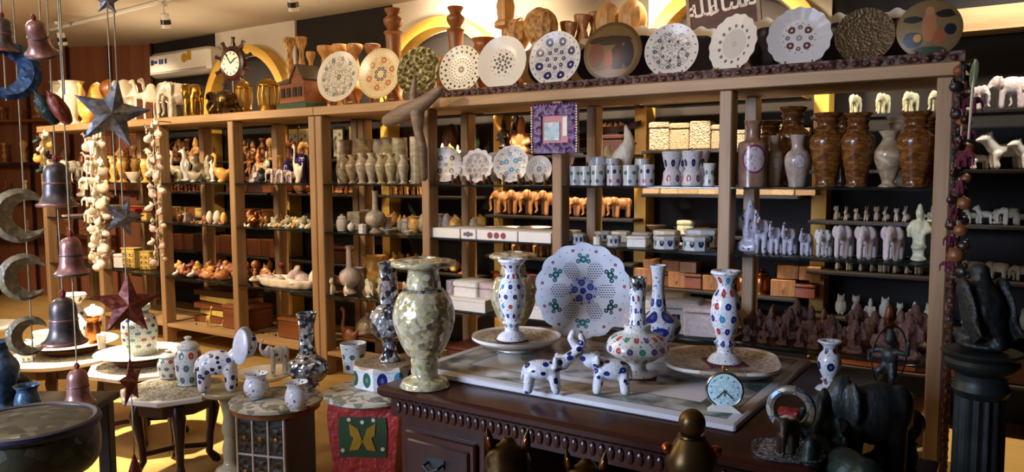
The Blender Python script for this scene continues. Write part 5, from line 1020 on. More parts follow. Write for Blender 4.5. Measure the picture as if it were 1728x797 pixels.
wrow('wooden_box', 'box', ['latchbox', 'lidbox'], ['woodlight', 'boxred'], Nz[4], 1086, 1206, 5, .11, '{o} orange-brown wooden box from the left beside the blue flower bottle', 'orange-brown boxes beside the flower bottle', 1.3, rz=.1, jit=.1)
wrow('wooden_box', 'box', ['latchbox'], ['woodlight'], Nz[4]+.11, 1088, 1180, 3, .075, '{o} orange-brown box from the left in the upper layer of the stack', 'orange-brown boxes in the upper layer', 1.6, rz=.1, jit=.1, hv=.02)
wrow('copper_pot', 'pot', 'jar', ['copper'], Nz[4], 1238, 1300, 2, .17, '{o} shiny copper jar from the left above the red-brown idols', 'shiny copper jars', .95)
wrow('wooden_box', 'box', ['latchbox', 'lidbox'], ['woodlight', 'boxred'], Nz[4], 1308, 1376, 2, .1, '{o} wooden box from the left between copper jars and yellow post', 'wooden boxes by the yellow post', 1.4, rz=.1, jit=.1)
wrow('wooden_box', 'box', ['latchbox'], ['woodlight'], Nz[4]+.115, 1322, 1376, 2, .085, '{o} upper wooden box from the left between copper jars and yellow post', 'upper wooden boxes by the yellow post', 1.5, rz=.1, jit=.1, hv=.02)
wrow('wooden_box', 'box', 'latchbox', ['boxdk', 'boxbrown'], Nz[5], 1100, 1370, 5, .2, '{o} dark chest from the left on the lowest shelf under the third arch', 'dark chests under the third arch', 1.2, rz=0)
# white stone animals right of the third arch
wrow('white_elephant', 'elephant figure', 'elephant', 'stoneg', Rz[0], 1420, 1608, 4, .125, '{o} white stone elephant from the left on the top wall shelf above the vases', 'white elephants above the vases', .75, rz=-PI/2-.5, hv=.03)
wrow('white_elephant', 'elephant figure', 'elephant', 'stonep', Rz[0], 1625, 1668, 1, .13, 'white stone elephant on the top wall shelf just right of the end post', None, .8, rz=-.5)
wrow('white_elephant', 'elephant figure', 'elephant', 'stonep', Rz[0], 1680, 1726, 1, .17, 'largest white stone elephant at the right edge of the top wall shelf', None, .8, rz=PI)
wrow('white_elephant', 'elephant figure', 'elephant', 'stonep', Rz[0], 1722, 1750, 1, .155, 'white stone elephant cut off by the right edge of the photo', None, .8, rz=PI+.3)
wrow('white_lion', 'lion figure', 'dog', 'marble', Rz[1], 1630, 1675, 1, .13, 'white stone lion right of the dark bead garland, smaller one', None, 1.1, rz=PI+.5, jit=.1)
wrow('white_lion', 'lion figure', 'dog', 'marble', Rz[1], 1680, 1716, 1, .2, 'larger white stone lion near the right edge of the photo', None, 1.15, rz=PI+.5, jit=.1)
wrow('white_lion', 'lion figure', 'dog', 'marble', Rz[1], 1722, 1760, 1, .19, 'white stone lion cut off by the right edge of the photo', None, 1.15, rz=PI+.5, jit=.1)
wrow('white_cat', 'animal figure', ['cat', 'rabbit'], 'marblew', Rz[2], 1404, 1538, 8, .09, '{o} small white stone animal from the left above the plain stone elephants', 'small white animals above the elephants', .9, rz=-PI/2-.4)
wrow('white_figure', 'figure', 'seated', 'stoneg', Rz[2], 1548, 1580, 2, .1, '{o} greenish white seated figure from the left beside the end post', 'greenish seated figures beside the end post', .9)
wrow('white_lion', 'animal figure', ['dog', 'dog', 'ganesha', 'elephant', 'dog'], ['stoneg', 'stonew'], Rz[2], 1632, 1735, 5, .1, '{o} cream stone animal from the left on the shelf below the white lions', 'cream animals below the white lions', .9, rz=PI+.3)
wrow('white_cat', 'animal figure', ['cat', 'elephant', 'cat'], ['marblew', 'stoneg'], Rz[3], 1404, 1560, 8, .07, '{o} little white stone animal from the left above the red-brown idols', 'little white animals above the idols', .9, rz=-PI/2-.4)
wrow('white_lion', 'animal figure', ['elephant', 'dog'], ['stonew', 'stoneg'], Rz[3], 1632, 1735, 5, .09, '{o} cream stone animal from the left level with the bronze eagle head', 'cream animals by the eagle head', 1., rz=PI)
wrow('white_bird', 'figure', ['owl', 'cat', 'seated'], ['marblew', 'stonew'], Rz[4], 1406, 1580, 7, .12, '{o} white stone figure from the left on the shelf behind the idols', 'white figures behind the idols', .9)
wrow('white_bird', 'bird figure', ['parrot', 'hummer'], ['marblew', 'stoneg'], Rz[4], 1618, 1735, 6, .13, '{o} white stone bird from the left on the shelf behind the bronze eagle', 'white birds behind the eagle', .9)
wrow('wooden_box', 'box', 'latchbox', ['boxdk', 'boxbrown', 'boxred'], Rz[5], 1400, 1740, 7, .17, '{o} brown chest from the left on the lowest wall shelf at the right', 'brown chests at the right', 1.5, rz=0, jit=.05)
# goods beyond the left end of the units
for k, z in enumerate((2.12, 1.62, 1.2, .75)):
    c_ = LW0+LWD*2.0+Vector((.0, -.2, 0))
    o = obj('wall_shelf', G().bbox((0, 0, 0), (3.2, .3, .03), .004), M['boxbrown' if k == 0 else 'boxdk'], None, (c_.x, c_.y, z), (0, 0, math.atan2(.396, .918)))
    tag(o, '%s brown shelf on the red-brown panelled wall at far left' % HT[k], 'shelf', 'shelves on the panelled wall')
    for q in range(10):
        c2 = LW0+LWD*(.7+q*.27)+Vector((.0, -.2, 0))
        put('wooden_figure', '%s brown carving from the right on the %s shelf of the panelled wall' % (ORD[q], HT[k]), 'figure', FG[(q+k) % 6], M[WD[(q*2+k) % 5] if k != 2 or q % 3 else 'marblew'], (c2.x, c2.y, z+.016), .2+R_.uniform(-.05, .08), -PI/2, 'carvings on the panelled wall', .9)
# ------------------------------------------------------------------ things hung on the unit: purple frame, driftwood, garlands
a0, a1 = P(898, 180, -.06), P(970, 258, -.06); fw_, fh = a1.x-a0.x, a0.z-a1.z
t = thing('purple_mirror', 'ornate purple mirror frame hanging below the top board', 'mirror', ((a0.x+a1.x)/2, -.035, a1.z), .1)
g = G()
ow, oh, iw, ih, ic = fw_/2, fh, fw_*.30, fh*.66, fh*.5
for (c_, d_) in (((0, 0, fh*.9), (fw_, .03, fh*.2)), ((0, 0, fh*.11), (fw_, .03, fh*.22)), ((-fw_*.4, 0, fh*.5), (fw_*.2, .03, fh*.62)), ((fw_*.4, 0, fh*.5), (fw_*.2, .03, fh*.62))): g.box(c_, d_)
obj('carved_frame', g, M['violet'], t)
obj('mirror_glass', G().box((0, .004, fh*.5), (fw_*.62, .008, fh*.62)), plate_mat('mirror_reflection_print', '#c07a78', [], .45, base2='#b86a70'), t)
obj('inner_picture', G().box((-.02, -.004, fh*.46), (fw_*.34, .004, fh*.38)), inlay3('small_figure_print', '#5c6a3c', ['#a88a4c', '#3c4a30', '#8c7a58'], 30, .45), t)
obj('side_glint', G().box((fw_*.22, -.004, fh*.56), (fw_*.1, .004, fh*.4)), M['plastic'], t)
g = G()
for k in range(18):
    for s in (-1, 1): g.ell((s*fw_*.5, -.01, fh*(k+.5)/18), .011, n=8, m=6)
obj('beaded_edge', g, solid('silver_beads', '#b8b4bc', '#dcd8e0', .2, 1.), t)
g = G()
for k in range(14): g.ell((fw_*((k+.5)/14-.5), -.004, fh*1.0), (.012, .01, .016), n=8, m=6)
obj('crest', g, M['violet'], t)
t = thing('driftwood_sculpture', 'grey brown driftwood bird sculpture fixed to the post below the brass plate', 'sculpture', tuple(P(700, 200, -.16)))
def dv(x, y, Y=-.16): return P(x, y, Y)-P(700, 200, -.16)
DW = wood('weathered_driftwood', '#5a4a3c', '#8a7868', .6, 0, 20)
obj('body', blob(G().chain([dv(655, 204), dv(680, 192), dv(712, 176), dv(742, 152)], [.045, .06, .05, .03]), 'driftwood_body', .012), DW, t)
obj('upright_horn', blob(G().chain([dv(700, 182), dv(697, 160), dv(700, 132)], [.03, .026, .014]), 'driftwood_horn', .01), DW, t)
obj('trunk', blob(G().chain([dv(704, 190), dv(706, 222), dv(714, 252), dv(716, 300, -.06)], [.05, .032, .03, .026]), 'driftwood_trunk', .012), DW, t)
def garland(label, px, y0, y1, Y, mats, n, kinds, r, cat='garland', spread=.04, tail=None):
    a = P(px, y0, Y); b = P(px, y1, Y)
    zl = b.z
    t = thing('hanging_garland', label, cat, (a.x, Y, a.z), 0, None)
    obj('cord', G().tube([(0, 0, 0), (0, 0, zl-a.z)], .004, 6), M['string'], t)
    obj('nail_hook', G().tube([(0, 0, 0), (0, -Y*.5, .004), (0, -Y+.02, 0)], .004, 6), M['blackp'], t)
    for k in range(n):
        z = (zl-a.z)*(k+1)/n; an = k*2.4
        obj('pendant', PR[kinds[k % len(kinds)]], M[mats[k % len(mats)]], t, (spread*math.cos(an), spread*math.sin(an), z), (0, 0, an), r*(.8+.5*R_.random()))
    return t
garland('white shell and animal garland hanging before the second post', 158, 228, 455, -.18, ['shellw', 'marblew', 'pinkst', 'shellw', 'shellw'], 40, ['elephant', 'pebble', 'horse', 'fish', 'shell'], .105, spread=.055)
garland('pinkish white shell garland hanging before the third post', 257, 205, 448, -.18, ['shellw', 'pinkst', 'onyxc', 'shellw'], 34, ['shell', 'pebble', 'horse', 'fish'], .075, spread=.04)
garland('cream shell and flower cluster at the top of the leftmost post', 72, 225, 300, -.18, ['shellw', 'onyxc', 'bronze', 'alab'], 12, ['shell', 'pebble'], .08, spread=.05)
garland('dark red beaded garland with cloth animals beside the right end post', 1627, 110, 470, -.12, ['walnut', 'rose', 'bronze', 'redcloth', 'ebony'], 40, ['pebble', 'orb', 'bulb', 'elephant', 'pebble'], .055, spread=.025)
a, b = P(1646, 100, -.2), P(1634, 235, -.2)
t = thing('feather_stick', 'thin pale green feather stick beside the right end post', 'stick', tuple(b), 0)
obj('stick', G().tube([(0, 0, 0), tuple((a-b)*.6), tuple(a-b)], [.004, .007, .004], 6), M['stoneg'], t); obj('feather', G().ell(tuple((a-b)*.82), (.016, .005, .06), (0, .1, 0)), solid('green_feather', '#5c6a4c', '#76845c', .8), t)
# ------------------------------------------------------------------ coffee tables at the left
def coffee_table(label, c, r, z, mat, n=64, legs=4, rot=0., group='marble-topped coffee tables'):
    t = thing('coffee_table', label, 'table', (c.x, c.y, 0), rot, group)
    obj('marble_top', G().lathe([(.001, -.03), (.94, -.03), (1., -.022), (1., -.006), (.985, 0), (.001, 0)], n).mesh('marble_top', True, 30), M[mat], t, (0, 0, z), (0, 0, PI/n if n < 12 else 0), (r, r, 1.))
    obj('apron', G().lathe([(.62, -.1), (.7, -.1), (.72, -.031), (.62, -.031), (.62, -.1)], 8), M['walnut'], t, (0, 0, z), (0, 0, PI/8), (r, r, 1.))
    for k in range(legs):
        a = PI/4+2*PI*k/legs; q = r*.62; ca, sa = math.cos(a), math.sin(a)
        pts = [(q*ca, q*sa, z-.06), (q*1.12*ca, q*1.12*sa, z*.72), (q*1.0*ca, q*1.0*sa, z*.4), (q*.96*ca, q*.96*sa, z*.16), (q*1.16*ca, q*1.16*sa, .025), (q*1.26*ca, q*1.26*sa, .012)]
        obj('cabriole_leg', G().tube(pts, [.03, .034, .022, .018, .024, .012], 10), M['walnutZ'], t)
    g = G()
    for k in range(2):
        a = PI/4+PI/2*k; q = r*.6; g.tube([(q*math.cos(a), q*math.sin(a), z*.24), (0, 0, z*.27), (-q*math.cos(a), -q*math.sin(a), z*.24)], .014)
    obj('cross_stretcher', g, M['walnut'], t)
    return t
T1, T2, T3, T4, T5 = F(108, 599, .42), F(240, 617, .42), F(294, 655, .42), F(466, 672, .45), F(625, 660, .5)
coffee_table('round pale marble coffee table at far left holding large plate and dotted vase', T1, .31, .42, 'top_bright')
coffee_table('pale marble coffee table with blue flowered jar, second from the left', T2, .29, .42, 'top_bright', 8, rot=.2)
coffee_table('octagonal grey inlay coffee table with lidded jars in front of the jar table', T3, .26, .42, 'top_grey', 8, rot=.3)
def plate_on_base(c, r, z, lab1, lab2):
    put('wooden_turntable', lab2, 'stand', G().lathe(cr([(.001, 0), (.6, 0), (.62, .2), (.8, .8), (.8, 1), (.001, 1)], 2), 32).mesh('wooden_turntable'), M['boxbrown'], (c.x, c.y, z+.001), .04, 0, None, r*20, r*20)
    o = obj('marble_plate', PR['dish'], M['top_bright']); o.location = (c.x, c.y, z+.042); o.scale = (r, r, .03); tag(o, lab1, 'plate', 'large marble plates on the coffee tables')
plate_on_base(F(120, 595, .42), .26, .42, 'large round white marble plate under the dotted grey vase', 'brown turntable under the large plate on leftmost table')
plate_on_base(F(238, 614, .42), .24, .42, 'large round white marble plate under the blue flowered jar', 'brown turntable under the plate of the blue flowered jar')
def on(px, pyb, top, z, me, mat, name, cat, lab, rz=0, w=1., group=None, wy=None):
    a = F(px, pyb, z); dep = (a-EYE).dot(CF); h = (pyb-top)*dep/FPX
    return put(name, lab, cat, me, M[mat], (a.x, a.y, z+.001), h, rz, group, w, wy)
L('petalvase', [(.001, 0), (.3, 0), (.32, .04), (.32, .2), (.27, .4), (.14, .7), (.12, .8), (.2, .95), (.21, 1), (.16, 1), (.08, .8), (.001, .7)], 32, 3, wob=lambda a, z: 1+(.12*math.cos(8*a) if z > .85 else 0))
on(127, 575, 496, .474, 'petalvase', 'inl_dark', 'dotted_vase', 'vase', 'white vase with petal rim and grey dots on the large plate', 0, 1.15)
on(158, 580, 535, .474, 'pot', 'copper', 'copper_bowl', 'bowl', 'copper bowl below the white lidded dish on the leftmost table', 0, .5)
on(158, 545, 514, .53, 'orb', 'marble', 'lidded_dish', 'dish', 'white domed lidded dish on the copper bowl', 0, 1.2)
on(78, 585, 560, .474, 'bowl', 'marble', 'white_bowl', 'bowl', 'small white bowl left of the dotted grey vase', 0, .8)
on(48, 610, 572, .421, 'jar', 'inl_jar', 'small_jar', 'jar', 'small white blue-dotted jar partly behind the lowest moon', 0, .9)
on(172, 588, 565, .474, 'cup', 'marble', 'white_cup', 'cup', 'little white cup right of the dotted grey vase', 0, .8)
L('fatjar', [(.001, 0), (.34, 0), (.35, .03), (.33, .1), (.36, .3), (.36, .6), (.3, .74), (.2, .8), (.21, .86), (.24, .9), (.23, .97), (.15, 1), (.001, 1)], 32)
M['inl_tall'] = inlay_cyl('pale_blue_flower_jar_inlay', '#b9c6c8', [BL, '#4a6a8c', '#8c4a4a', '#5a7d94'], 10, 8, .26, lo=.1, hi=.75, vine='#5f7f8c')
on(237, 596, 510, .474, 'fatjar', 'inl_tall', 'flower_jar', 'jar', 'tall pale blue marble jar with flower inlay on the second table', 0, .9)
on(286, 637, 590, .421, 'jar', 'inl_jar', 'lidded_jar', 'jar', 'small white lidded jar with blue band, left on the octagonal table', 0, 1.15)
on(320, 648, 566, .421, 'jar', 'inl_jar', 'lidded_jar', 'jar', 'larger white lidded urn with flower band on the octagonal table', 0, .8)
c_ = F(-22, 592, .42)
coffee_table('small marble coffee table cut by the left photo edge', c_, .17, .42, 'top_bright')
put('plate_pedestal', 'wooden pedestal under the big white plate at the left edge', 'stand', PR['footvase'], M['boxbrown'], (c_.x, c_.y, .421), .12)
o = obj('marble_plate', PR['dish'], M['marble']); o.location = (c_.x, c_.y, .542); o.scale = (.2, .2, .035); tag(o, 'big white plate at the left edge of the photo', 'plate')
# onyx pedestal table with the blue-dotted elephant
pc = F(386, 664, .42)
t = thing('onyx_pedestal_table', 'small onyx table with turned pale stone leg under the blue-dotted elephant', 'table', (pc.x, pc.y, 0))
obj('table_top', G().lathe([(.001, -.025), (.12, -.025), (.13, -.015), (.13, -.004), (.126, 0), (.001, 0)], 12), M['onyxg'], t, (0, 0, .445))
obj('turned_leg', G().lathe(cr([(.001, .02), (.07, .02), (.07, .045), (.035, .07), (.04, .14), (.028, .2), (.04, .24), (.03, .3), (.04, .36), (.05, .419), (.001, .419)], 3), 20), M['onyxg'], t)
obj('foot', G().lathe([(.001, 0), (.1, 0), (.1, .015), (.07, .021), (.001, .021)], 20), M['onyxg'], t)
EP = lambda: None
g = G().ell((-.05, 0, .56), (.42, .27, .27)).ell((.36, 0, .7), (.19, .17, .19)).chain([(.5, 0, .7), (.64, 0, .72), (.74, 0, .9), (.72, 0, 1.1)], [.1, .08, .06, .05])
for s in (-1, 1): g.caps((.22, s*.14, .46), (.24, s*.14, .05), .12, .11); g.caps((-.32, s*.14, .46), (-.32, s*.14, .05), .12, .11)
g.caps((-.46, 0, .6), (-.54, 0, .34), .035, .02)
BP('ele_body', g, .028)
BP('ele_ear', G().ell((0, 0, .5), (.06, .3, .5), (0, .15, 0)), .03)
TRN = Mat('translucent_white_alabaster', .25); TRN.base(TRN.ramp(TRN.noise(4), [(.3, '#c9ccd8'), (.7, '#dfe0e8')])); TRN.b.inputs['Subsurface Weight'].default_value = .6; TRN.b.inputs['Subsurface Radius'].default_value = (.06, .06, .07)
def big_eleph(label, px, pyb, top, z, rz, mat, ears=True):
    a = F(px, pyb, z); h = (pyb-top)*((a-EYE).dot(CF))/FPX
    t = thing('elephant_figure', label, 'elephant figure', (a.x, a.y, z+.001), rz)
    obj('body', PR['ele_body'], M[mat], t, (0, 0, 0), (0, 0, 0), h)
    for s in (-1, 1): obj('ear', PR['ele_ear'], TRN.m if ears else M[mat], t, (h*.4, s*h*.17, h*.5), (0, 0, s*-1.0), (h*.6, h*.6, h*.62))
    return t
big_eleph('large white elephant with blue dots and translucent ears on the onyx table', 372, 660, 566, .446, .75, 'inl_blue')
# carved lattice stool and red cabinet with marble tops
t = thing('lattice_stool', 'grey carved stool with white inlaid lattice under the two small pots', 'stool', (T4.x, T4.y, 0), .32)
obj('round_marble_top', G().lathe([(.001, -.025), (.2, -.025), (.212, -.016), (.212, -.004), (.206, 0), (.001, 0)], 64), M['top_grey'], t, (0, 0, .45))
obj('rim_band', G().lathe([(.19, -.045), (.2, -.045), (.2, -.026), (.19, -.026), (.19, -.045)], 48), M['boxbrown'], t, (0, 0, .45))
CARV = carved('grey_brown_carved_lattice', '#4a4238', '#1e1a16', 40, .5, 0, .8)
sbx = .15
obj('carcass', G().bbox((0, 0, .2), (.26, .26, .4), .01), solid('blue_grey_stained_wood', '#3e4652', '#525a68', .5), t)
for k in range(3):
    for r in range(2):
        f = obj('lattice_panel', G().bbox((-.08+.08*k, -.133, .3-.16*r), (.066, .012, .13), .004), CARV, t)
        obj('brass_motif', G().ell((-.08+.08*k, -.142, .3-.16*r), (.014, .004, .012), n=8, m=5), M['brass'], f)
for k in range(4): obj('inlaid_stile', G().bbox((-.12+.08*k, -.136, .2), (.009, .014, .4), .002), M['plastic'], t)
obj('inlaid_rail', G().bbox((0, -.136, .222), (.25, .012, .008), .002), M['plastic'], t)
on(450, 640, 628, .451, 'dish', 'marblew', 'round_plate', 'plate', 'round pale plate under the dotted elephant mug', 0, 4.2, None, 4.2)
on(433, 672, 630, .451, 'pot', 'inl_pot', 'small_pot', 'pot', 'small white pot with dark dots, left of the pair on the lattice stool', 0, .95, 'small dotted pots')
on(501, 692, 645, .451, 'pot', 'inl_pot', 'small_pot', 'pot', 'small white pot with blue dots, nearer one of the pair', 0, .8, 'small dotted pots')
a = F(470, 634, .468); put('elephant_mug', 'white elephant-shaped mug with grey dots and raised trunk on the round plate', 'mug', 'elephant_up', M['inl_dark'], (a.x, a.y, .466), .2, -PI/2-.5, None, .62)
a = F(520, 652, .451)
t = thing('mirror_bottle', 'silver mirror mosaic bottle standing on the lattice stool', 'bottle', (a.x, a.y, .451)); hB = .36
L('globe', [(.001, 0), (.14, 0), (.15, .02), (.13, .05), (.22, .1), (.28, .22), (.26, .33), (.14, .42), (.115, .45), (.001, .45)], 32)
L('neck', [(.1, .44), (.115, .46), (.105, .6), (.1, .8), (.125, .96), (.14, 1), (.12, 1), (.09, .8), (.09, .5), (.1, .44)], 32)
obj('bottle_body', PR['globe'], M['mirror'], t, sc=hB); obj('bottle_neck', PR['neck'], M['mirror'], t, sc=hB); obj('neck_ring', G().torus((0, 0, hB*.445), hB*.125, hB*.012, 28, 8), M['onyxg'], t)
# red cabinet
t = thing('red_cabinet', 'small red painted cabinet with green panel and gold butterfly motif under a round marble top', 'cabinet', (T5.x, T5.y, 0), .5)
obj('round_marble_top', G().lathe([(.001, -.025), (.2, -.025), (.212, -.016), (.212, -.004), (.206, 0), (.001, 0)], 64), M['top_grey'], t, (0, 0, .5))
side = [(-.15, 0), (-.14, .1), (-.125, .2), (-.15, .32), (-.155, .42), (-.15, .474), (.15, .474), (.155, .42), (.15, .32), (.125, .2), (.14, .1), (.15, 0), (.07, 0), (.05, .05), (0, .07), (-.05, .05), (-.07, 0)]
def fan(poly): return poly
o = obj('cabinet_body', G().box((0, 0, .3), (.28, .24, .345)).prism([(-.155, .13), (.155, .13), (.165, .02), (.09, .0), (.06, .06), (0, .08), (-.06, .06), (-.09, 0), (-.165, .02)], .24, Matrix.Translation((0, -.12, 0))), M['tallred'], t)
obj('red_front', G().prism([(-.155, .474), (.155, .474), (.162, .42), (.152, .3), (.14, .2), (.15, .12), (-.15, .12), (-.14, .2), (-.152, .3), (-.162, .42)][::-1], .016, Matrix.Translation((0, -.136, 0))), M['tallred'], t)
gp = obj('green_panel', G().prism([(-.105, .42), (.105, .42), (.11, .36), (.105, .24), (-.105, .24), (-.11, .36)][::-1], .006, Matrix.Translation((0, -.142, 0))), M['greenp'], t)
for s in (-1, 1): obj('gold_wing', G().prism([(0, .31), (s*.02, .37), (s*.06, .395), (s*.055, .34), (s*.04, .33), (s*.06, .27), (s*.02, .275)][::s], .004, Matrix.Translation((0, -.146, 0))), M['gold'], gp)
g = G()
for s in (-1, 1):
    for q in (-1, 1): pass
for x, z in ((-.06, .41), (.05, .41), (-.09, .27), (.09, .28), (0, .4)): obj('painted_flower', G().lathe([(.001, 0), (.009, 0), (.009, .003), (.001, .003)], 10, (x, -.1425, z), mat=RX), M['stoneg'], gp)
on(597, 626, 580, .501, 'cup', 'inl_cup', 'flower_tumbler', 'tumbler', 'white tumbler with green dot inlay behind the red cabinet top', 0, 1.15)
a = F(650, 648, .501)
t = thing('inlay_box', 'white eight-sided box with red and blue flower inlay beside the desk', 'box', (a.x, a.y, .501), .4)
obj('box_body', G().lathe([(.001, 0), (.96, 0), (1., .06), (1., .82), (.001, .82)], 8).mesh('box_body', True, 30), M['inl_box'], t, sc=(.155, .155, .105))
obj('box_lid', G().lathe([(.001, 0), (1., 0), (1.02, .3), (.96, 1), (.001, 1)], 8).mesh('box_lid', True, 30), M['tray'], t, (0, 0, .0865), sc=(.158, .158, .022))
t = thing('mirror_bottle', 'dark silver mirror mosaic bottle standing on the flower inlay box', 'bottle', (a.x+.015, a.y+.02, .611)); hB = P(665, 445, a.y+.02).z-.611
L('globe2', [(.001, 0), (.1, 0), (.11, .03), (.075, .08), (.07, .16), (.1, .22), (.18, .3), (.2, .42), (.17, .52), (.1, .58), (.001, .58)], 32)
L('neck2', [(.085, .57), (.1, .6), (.095, .7), (.085, .85), (.1, .97), (.11, 1), (.08, .99), (.07, .7), (.085, .57)], 32)
obj('bottle_body', PR['globe2'], M['mirror'], t, sc=hB); obj('bottle_neck', PR['neck2'], M['mirror'], t, sc=hB)
# ------------------------------------------------------------------ the dark desk
DX0, DX1, DY0, DY1, DZ = 6.53, 7.94, -2.07, -.95, .78
t = thing('wooden_desk', 'dark carved wooden desk carrying the marble slab and vases', 'desk', (DX0, DY0, 0))
dw, dd = DX1-DX0, DY1-DY0
obj('desk_top', G().bbox((dw/2, dd/2, DZ-.0175), (dw, dd, .035), .01), M['walnut'], t)
g = G().box((dw/2, .05, DZ-.07), (dw-.08, .03, .07))
n = 44
for k in range(n): g.ell((.06+(dw-.12)*(k+.5)/n, .034, DZ-.07), (.012, .008, .022), n=8, m=5)
obj('carved_frieze', g, M['walnut'], t)
def pedestal(x0, w):
    obj('pedestal', G().bbox((x0+w/2, dd/2+.02, .335), (w, dd-.12, .66), .006), M['walnutZ'], t)
    for z in (.54, .34, .14):
        d_ = obj('drawer', G().bbox((x0+w/2, .072, z), (w-.06, .022, .17), .006), M['walnut'], t)
        obj('drawer_molding', G().bbox((x0+w/2, .058, z), (w-.1, .012, .12), .005), M['walnutZ'], d_)
        hx = x0+w/2
        obj('handle', G().box((hx, .05, z), (.07, .006, .03)).tube([(hx-.03, .05, z), (hx-.03, .02, z-.005), (hx, .012, z-.02), (hx+.03, .02, z-.005), (hx+.03, .05, z)], .005), M['bronze'], d_)
pedestal(.04, .36); pedestal(dw-.4, .36)
obj('back_panel', G().box((dw/2, dd-.06, .4), (dw-.8, .02, .62)), M['walnut'], t)
SX0, SX1, SY0, SY1, SZ = 6.53, 7.7, -1.89, -1.0, .805
def slab_mat():
    m = Mat('marble_slab_border_inlay', .16); x, y, z = m.xyz()
    ex = (x.abs()-.585)*-1.; ey = (y.abs()-.445)*-1.; e = ex.min(ey)
    n = m.noise(9, 4); c = m.ramp(m.noise(3, 4), [(.3, '#b9b6b8'), (.7, '#cfcccd')])
    pat = m.ramp(n, [(.38, '#4c524a'), (.5, '#8d8c80'), (.62, '#b7b3a8')])
    c = m.mix(e.gt(.04)*e.lt(.15), c, pat); c = m.mix(e.gt(.036)*e.lt(.042), c, '#6a6a66'); c = m.mix(e.gt(.148)*e.lt(.154), c, '#6a6a66')
    d = ((x*x)*4.+(y*y)*9.); v = m.voro(14); pc2 = m.ramp(v.outputs['Distance'], [(.1, '#5a5c5a'), (.5, '#a9a6a4')])
    c = m.mix(d.lt(.55), c, pc2); m.base(c); return m.m
tag(obj('marble_slab', G().bbox((0, 0, 0), (SX1-SX0, SY1-SY0, .024), .005), slab_mat(), None, ((SX0+SX1)/2, (SY0+SY1)/2, SZ-.0125)), 'long white marble slab with grey inlaid border lying on the desk', 'slab')
# large crackle glass vases
def crackle(label, loc, h):
    t = thing('crackle_vase', label, 'vase', loc, 0, 'pale crackle glass vases')
    obj('foot', G().lathe(cr([(.001, 0), (.18, 0), (.185, .02), (.17, .05), (.11, .08), (.1, .14), (.1, .235), (.001, .235)], 3), 32), M['mirrory'], t, sc=h)
    obj('bulbous_body', G().lathe(cr([(.1, .236), (.13, .25), (.19, .36), (.235, .5), (.235, .6), (.19, .72), (.14, .75)], 4), 36), M['mirrory'], t, sc=h)
    obj('neck_ring', G().torus((0, 0, .752), .145, .012, 32, 8), M['mirror'], t, sc=h)
    obj('neck_and_rim', G().lathe(cr([(.135, .765), (.13, .82), (.12, .88), (.13, .92), (.23, .935), (.25, .955), (.23, .98), (.15, .985), (.09, 1.), (.08, .9)], 3), 36), M['mirrory'], t, sc=h)
a = F(717, 645, DZ+.001)
crackle('tall pale crackle glass vase at the left front corner of the desk', (P(717, 645, -1.98).x, -1.98, DZ+.001), P(717, 436, -1.98).z-DZ)
tag(obj('plant_stand', G().lathe(cr([(.001, 0), (.12, 0), (.12, .02), (.03, .06), (.03, .64), (.1, .66), (.1, .69), (.001, .69)], 2), 20), M['walnutZ'], None, (6.385, -1.0, 0)), 'slim dark stand behind the desk carrying the second crackle vase', 'stand')
crackle('second pale crackle glass vase half hidden behind the marble candlestick', (6.385, -1.0, .691), P(845, 424, -1.0).z-.691)
# trays with candlestick vases
def sq(a, p=3.2): c, s = abs(math.cos(a)), abs(math.sin(a)); return 1./((c**p+s**p)**(1/p))
def tray(label, c, r, z, rot, sqr):
    return tag(obj('marble_tray', G().lathe([(.001, .0), (.8, .0), (1., .018), (1., .026), (.96, .024), (.8, .012), (.001, .012)], 64, wob=(lambda a, z: sq(a)*.88) if sqr else None).mesh('marble_tray', True, 40), M['tray'], None, (c.x, c.y, z), (0, 0, rot), (r, r, 1.3)), label, 'tray')
cL, cR_ = Vector((6.70, -1.43, 0)), Vector((7.47, -1.33, 0))
cL = F(855, 578, SZ+.02); cL.x = max(cL.x, 6.69)
def foot_ring(c, z, lab): return tag(obj('tray_foot', G().lathe([(.07, 0), (.08, 0), (.075, .02), (.065, .02), (.07, 0)], 24), M['marblew'], None, (c.x, c.y, z)), lab, 'stand')
foot_ring(cL, SZ+.0005, 'low marble ring lifting the left oval tray off the slab'); tray('white oval marble tray with brown inlay at the left end of the slab', cL, .175, SZ+.0215, .3, False)
cR_ = F(1217, 622, SZ+.02)
foot_ring(cR_, SZ+.0005, 'low marble ring lifting the right squarish tray off the slab'); tray('large squarish marble tray with brown inlay at the right of the slab', cR_, .215, SZ+.0215, .35, True)
def cloth(c, r, z, rot, lab): return tag(obj('table_mat', G().bbox((0, 0, .0015), (r, r, .003), .001), M['redcloth'], None, (c.x, c.y, z), (0, 0, rot)), lab, 'mat')
ZTR = SZ+.0215+.0165
vL, vR = F(864, 574, ZTR), F(1223, 612, ZTR)
cloth(vL, .11, ZTR, .9, 'dark red cloth square under the left candlestick vase'); cloth(vR, .13, ZTR, .6, 'dark red cloth square under the right candlestick vase')
L('cstick', [(.001, 0), (.19, 0), (.2, .02), (.16, .07), (.1, .11), (.1, .17), (.125, .2), (.13, .22), (.1, .24), (.12, .3), (.17, .45), (.18, .6), (.15, .72), (.1, .8), (.1, .86), (.16, .95), (.185, .97), (.17, 1), (.11, .99), (.08, .96), (.001, .96)], 32, 4)
put('candlestick_vase', 'white marble candlestick vase with multicoloured flower inlay on the left oval tray', 'vase', 'cstick', M['inl_multi'], (vL.x, vL.y, ZTR+.0035), P(862, 438, vL.y).z-ZTR, .3, None, .92)
put('candlestick_vase', 'white marble candlestick vase with red and blue flowers on the right tray', 'vase', 'cstick', M['inl_vase2'], (vR.x, vR.y, ZTR+.0035), P(1222, 458, vR.y).z-ZTR, .1, None, .9)
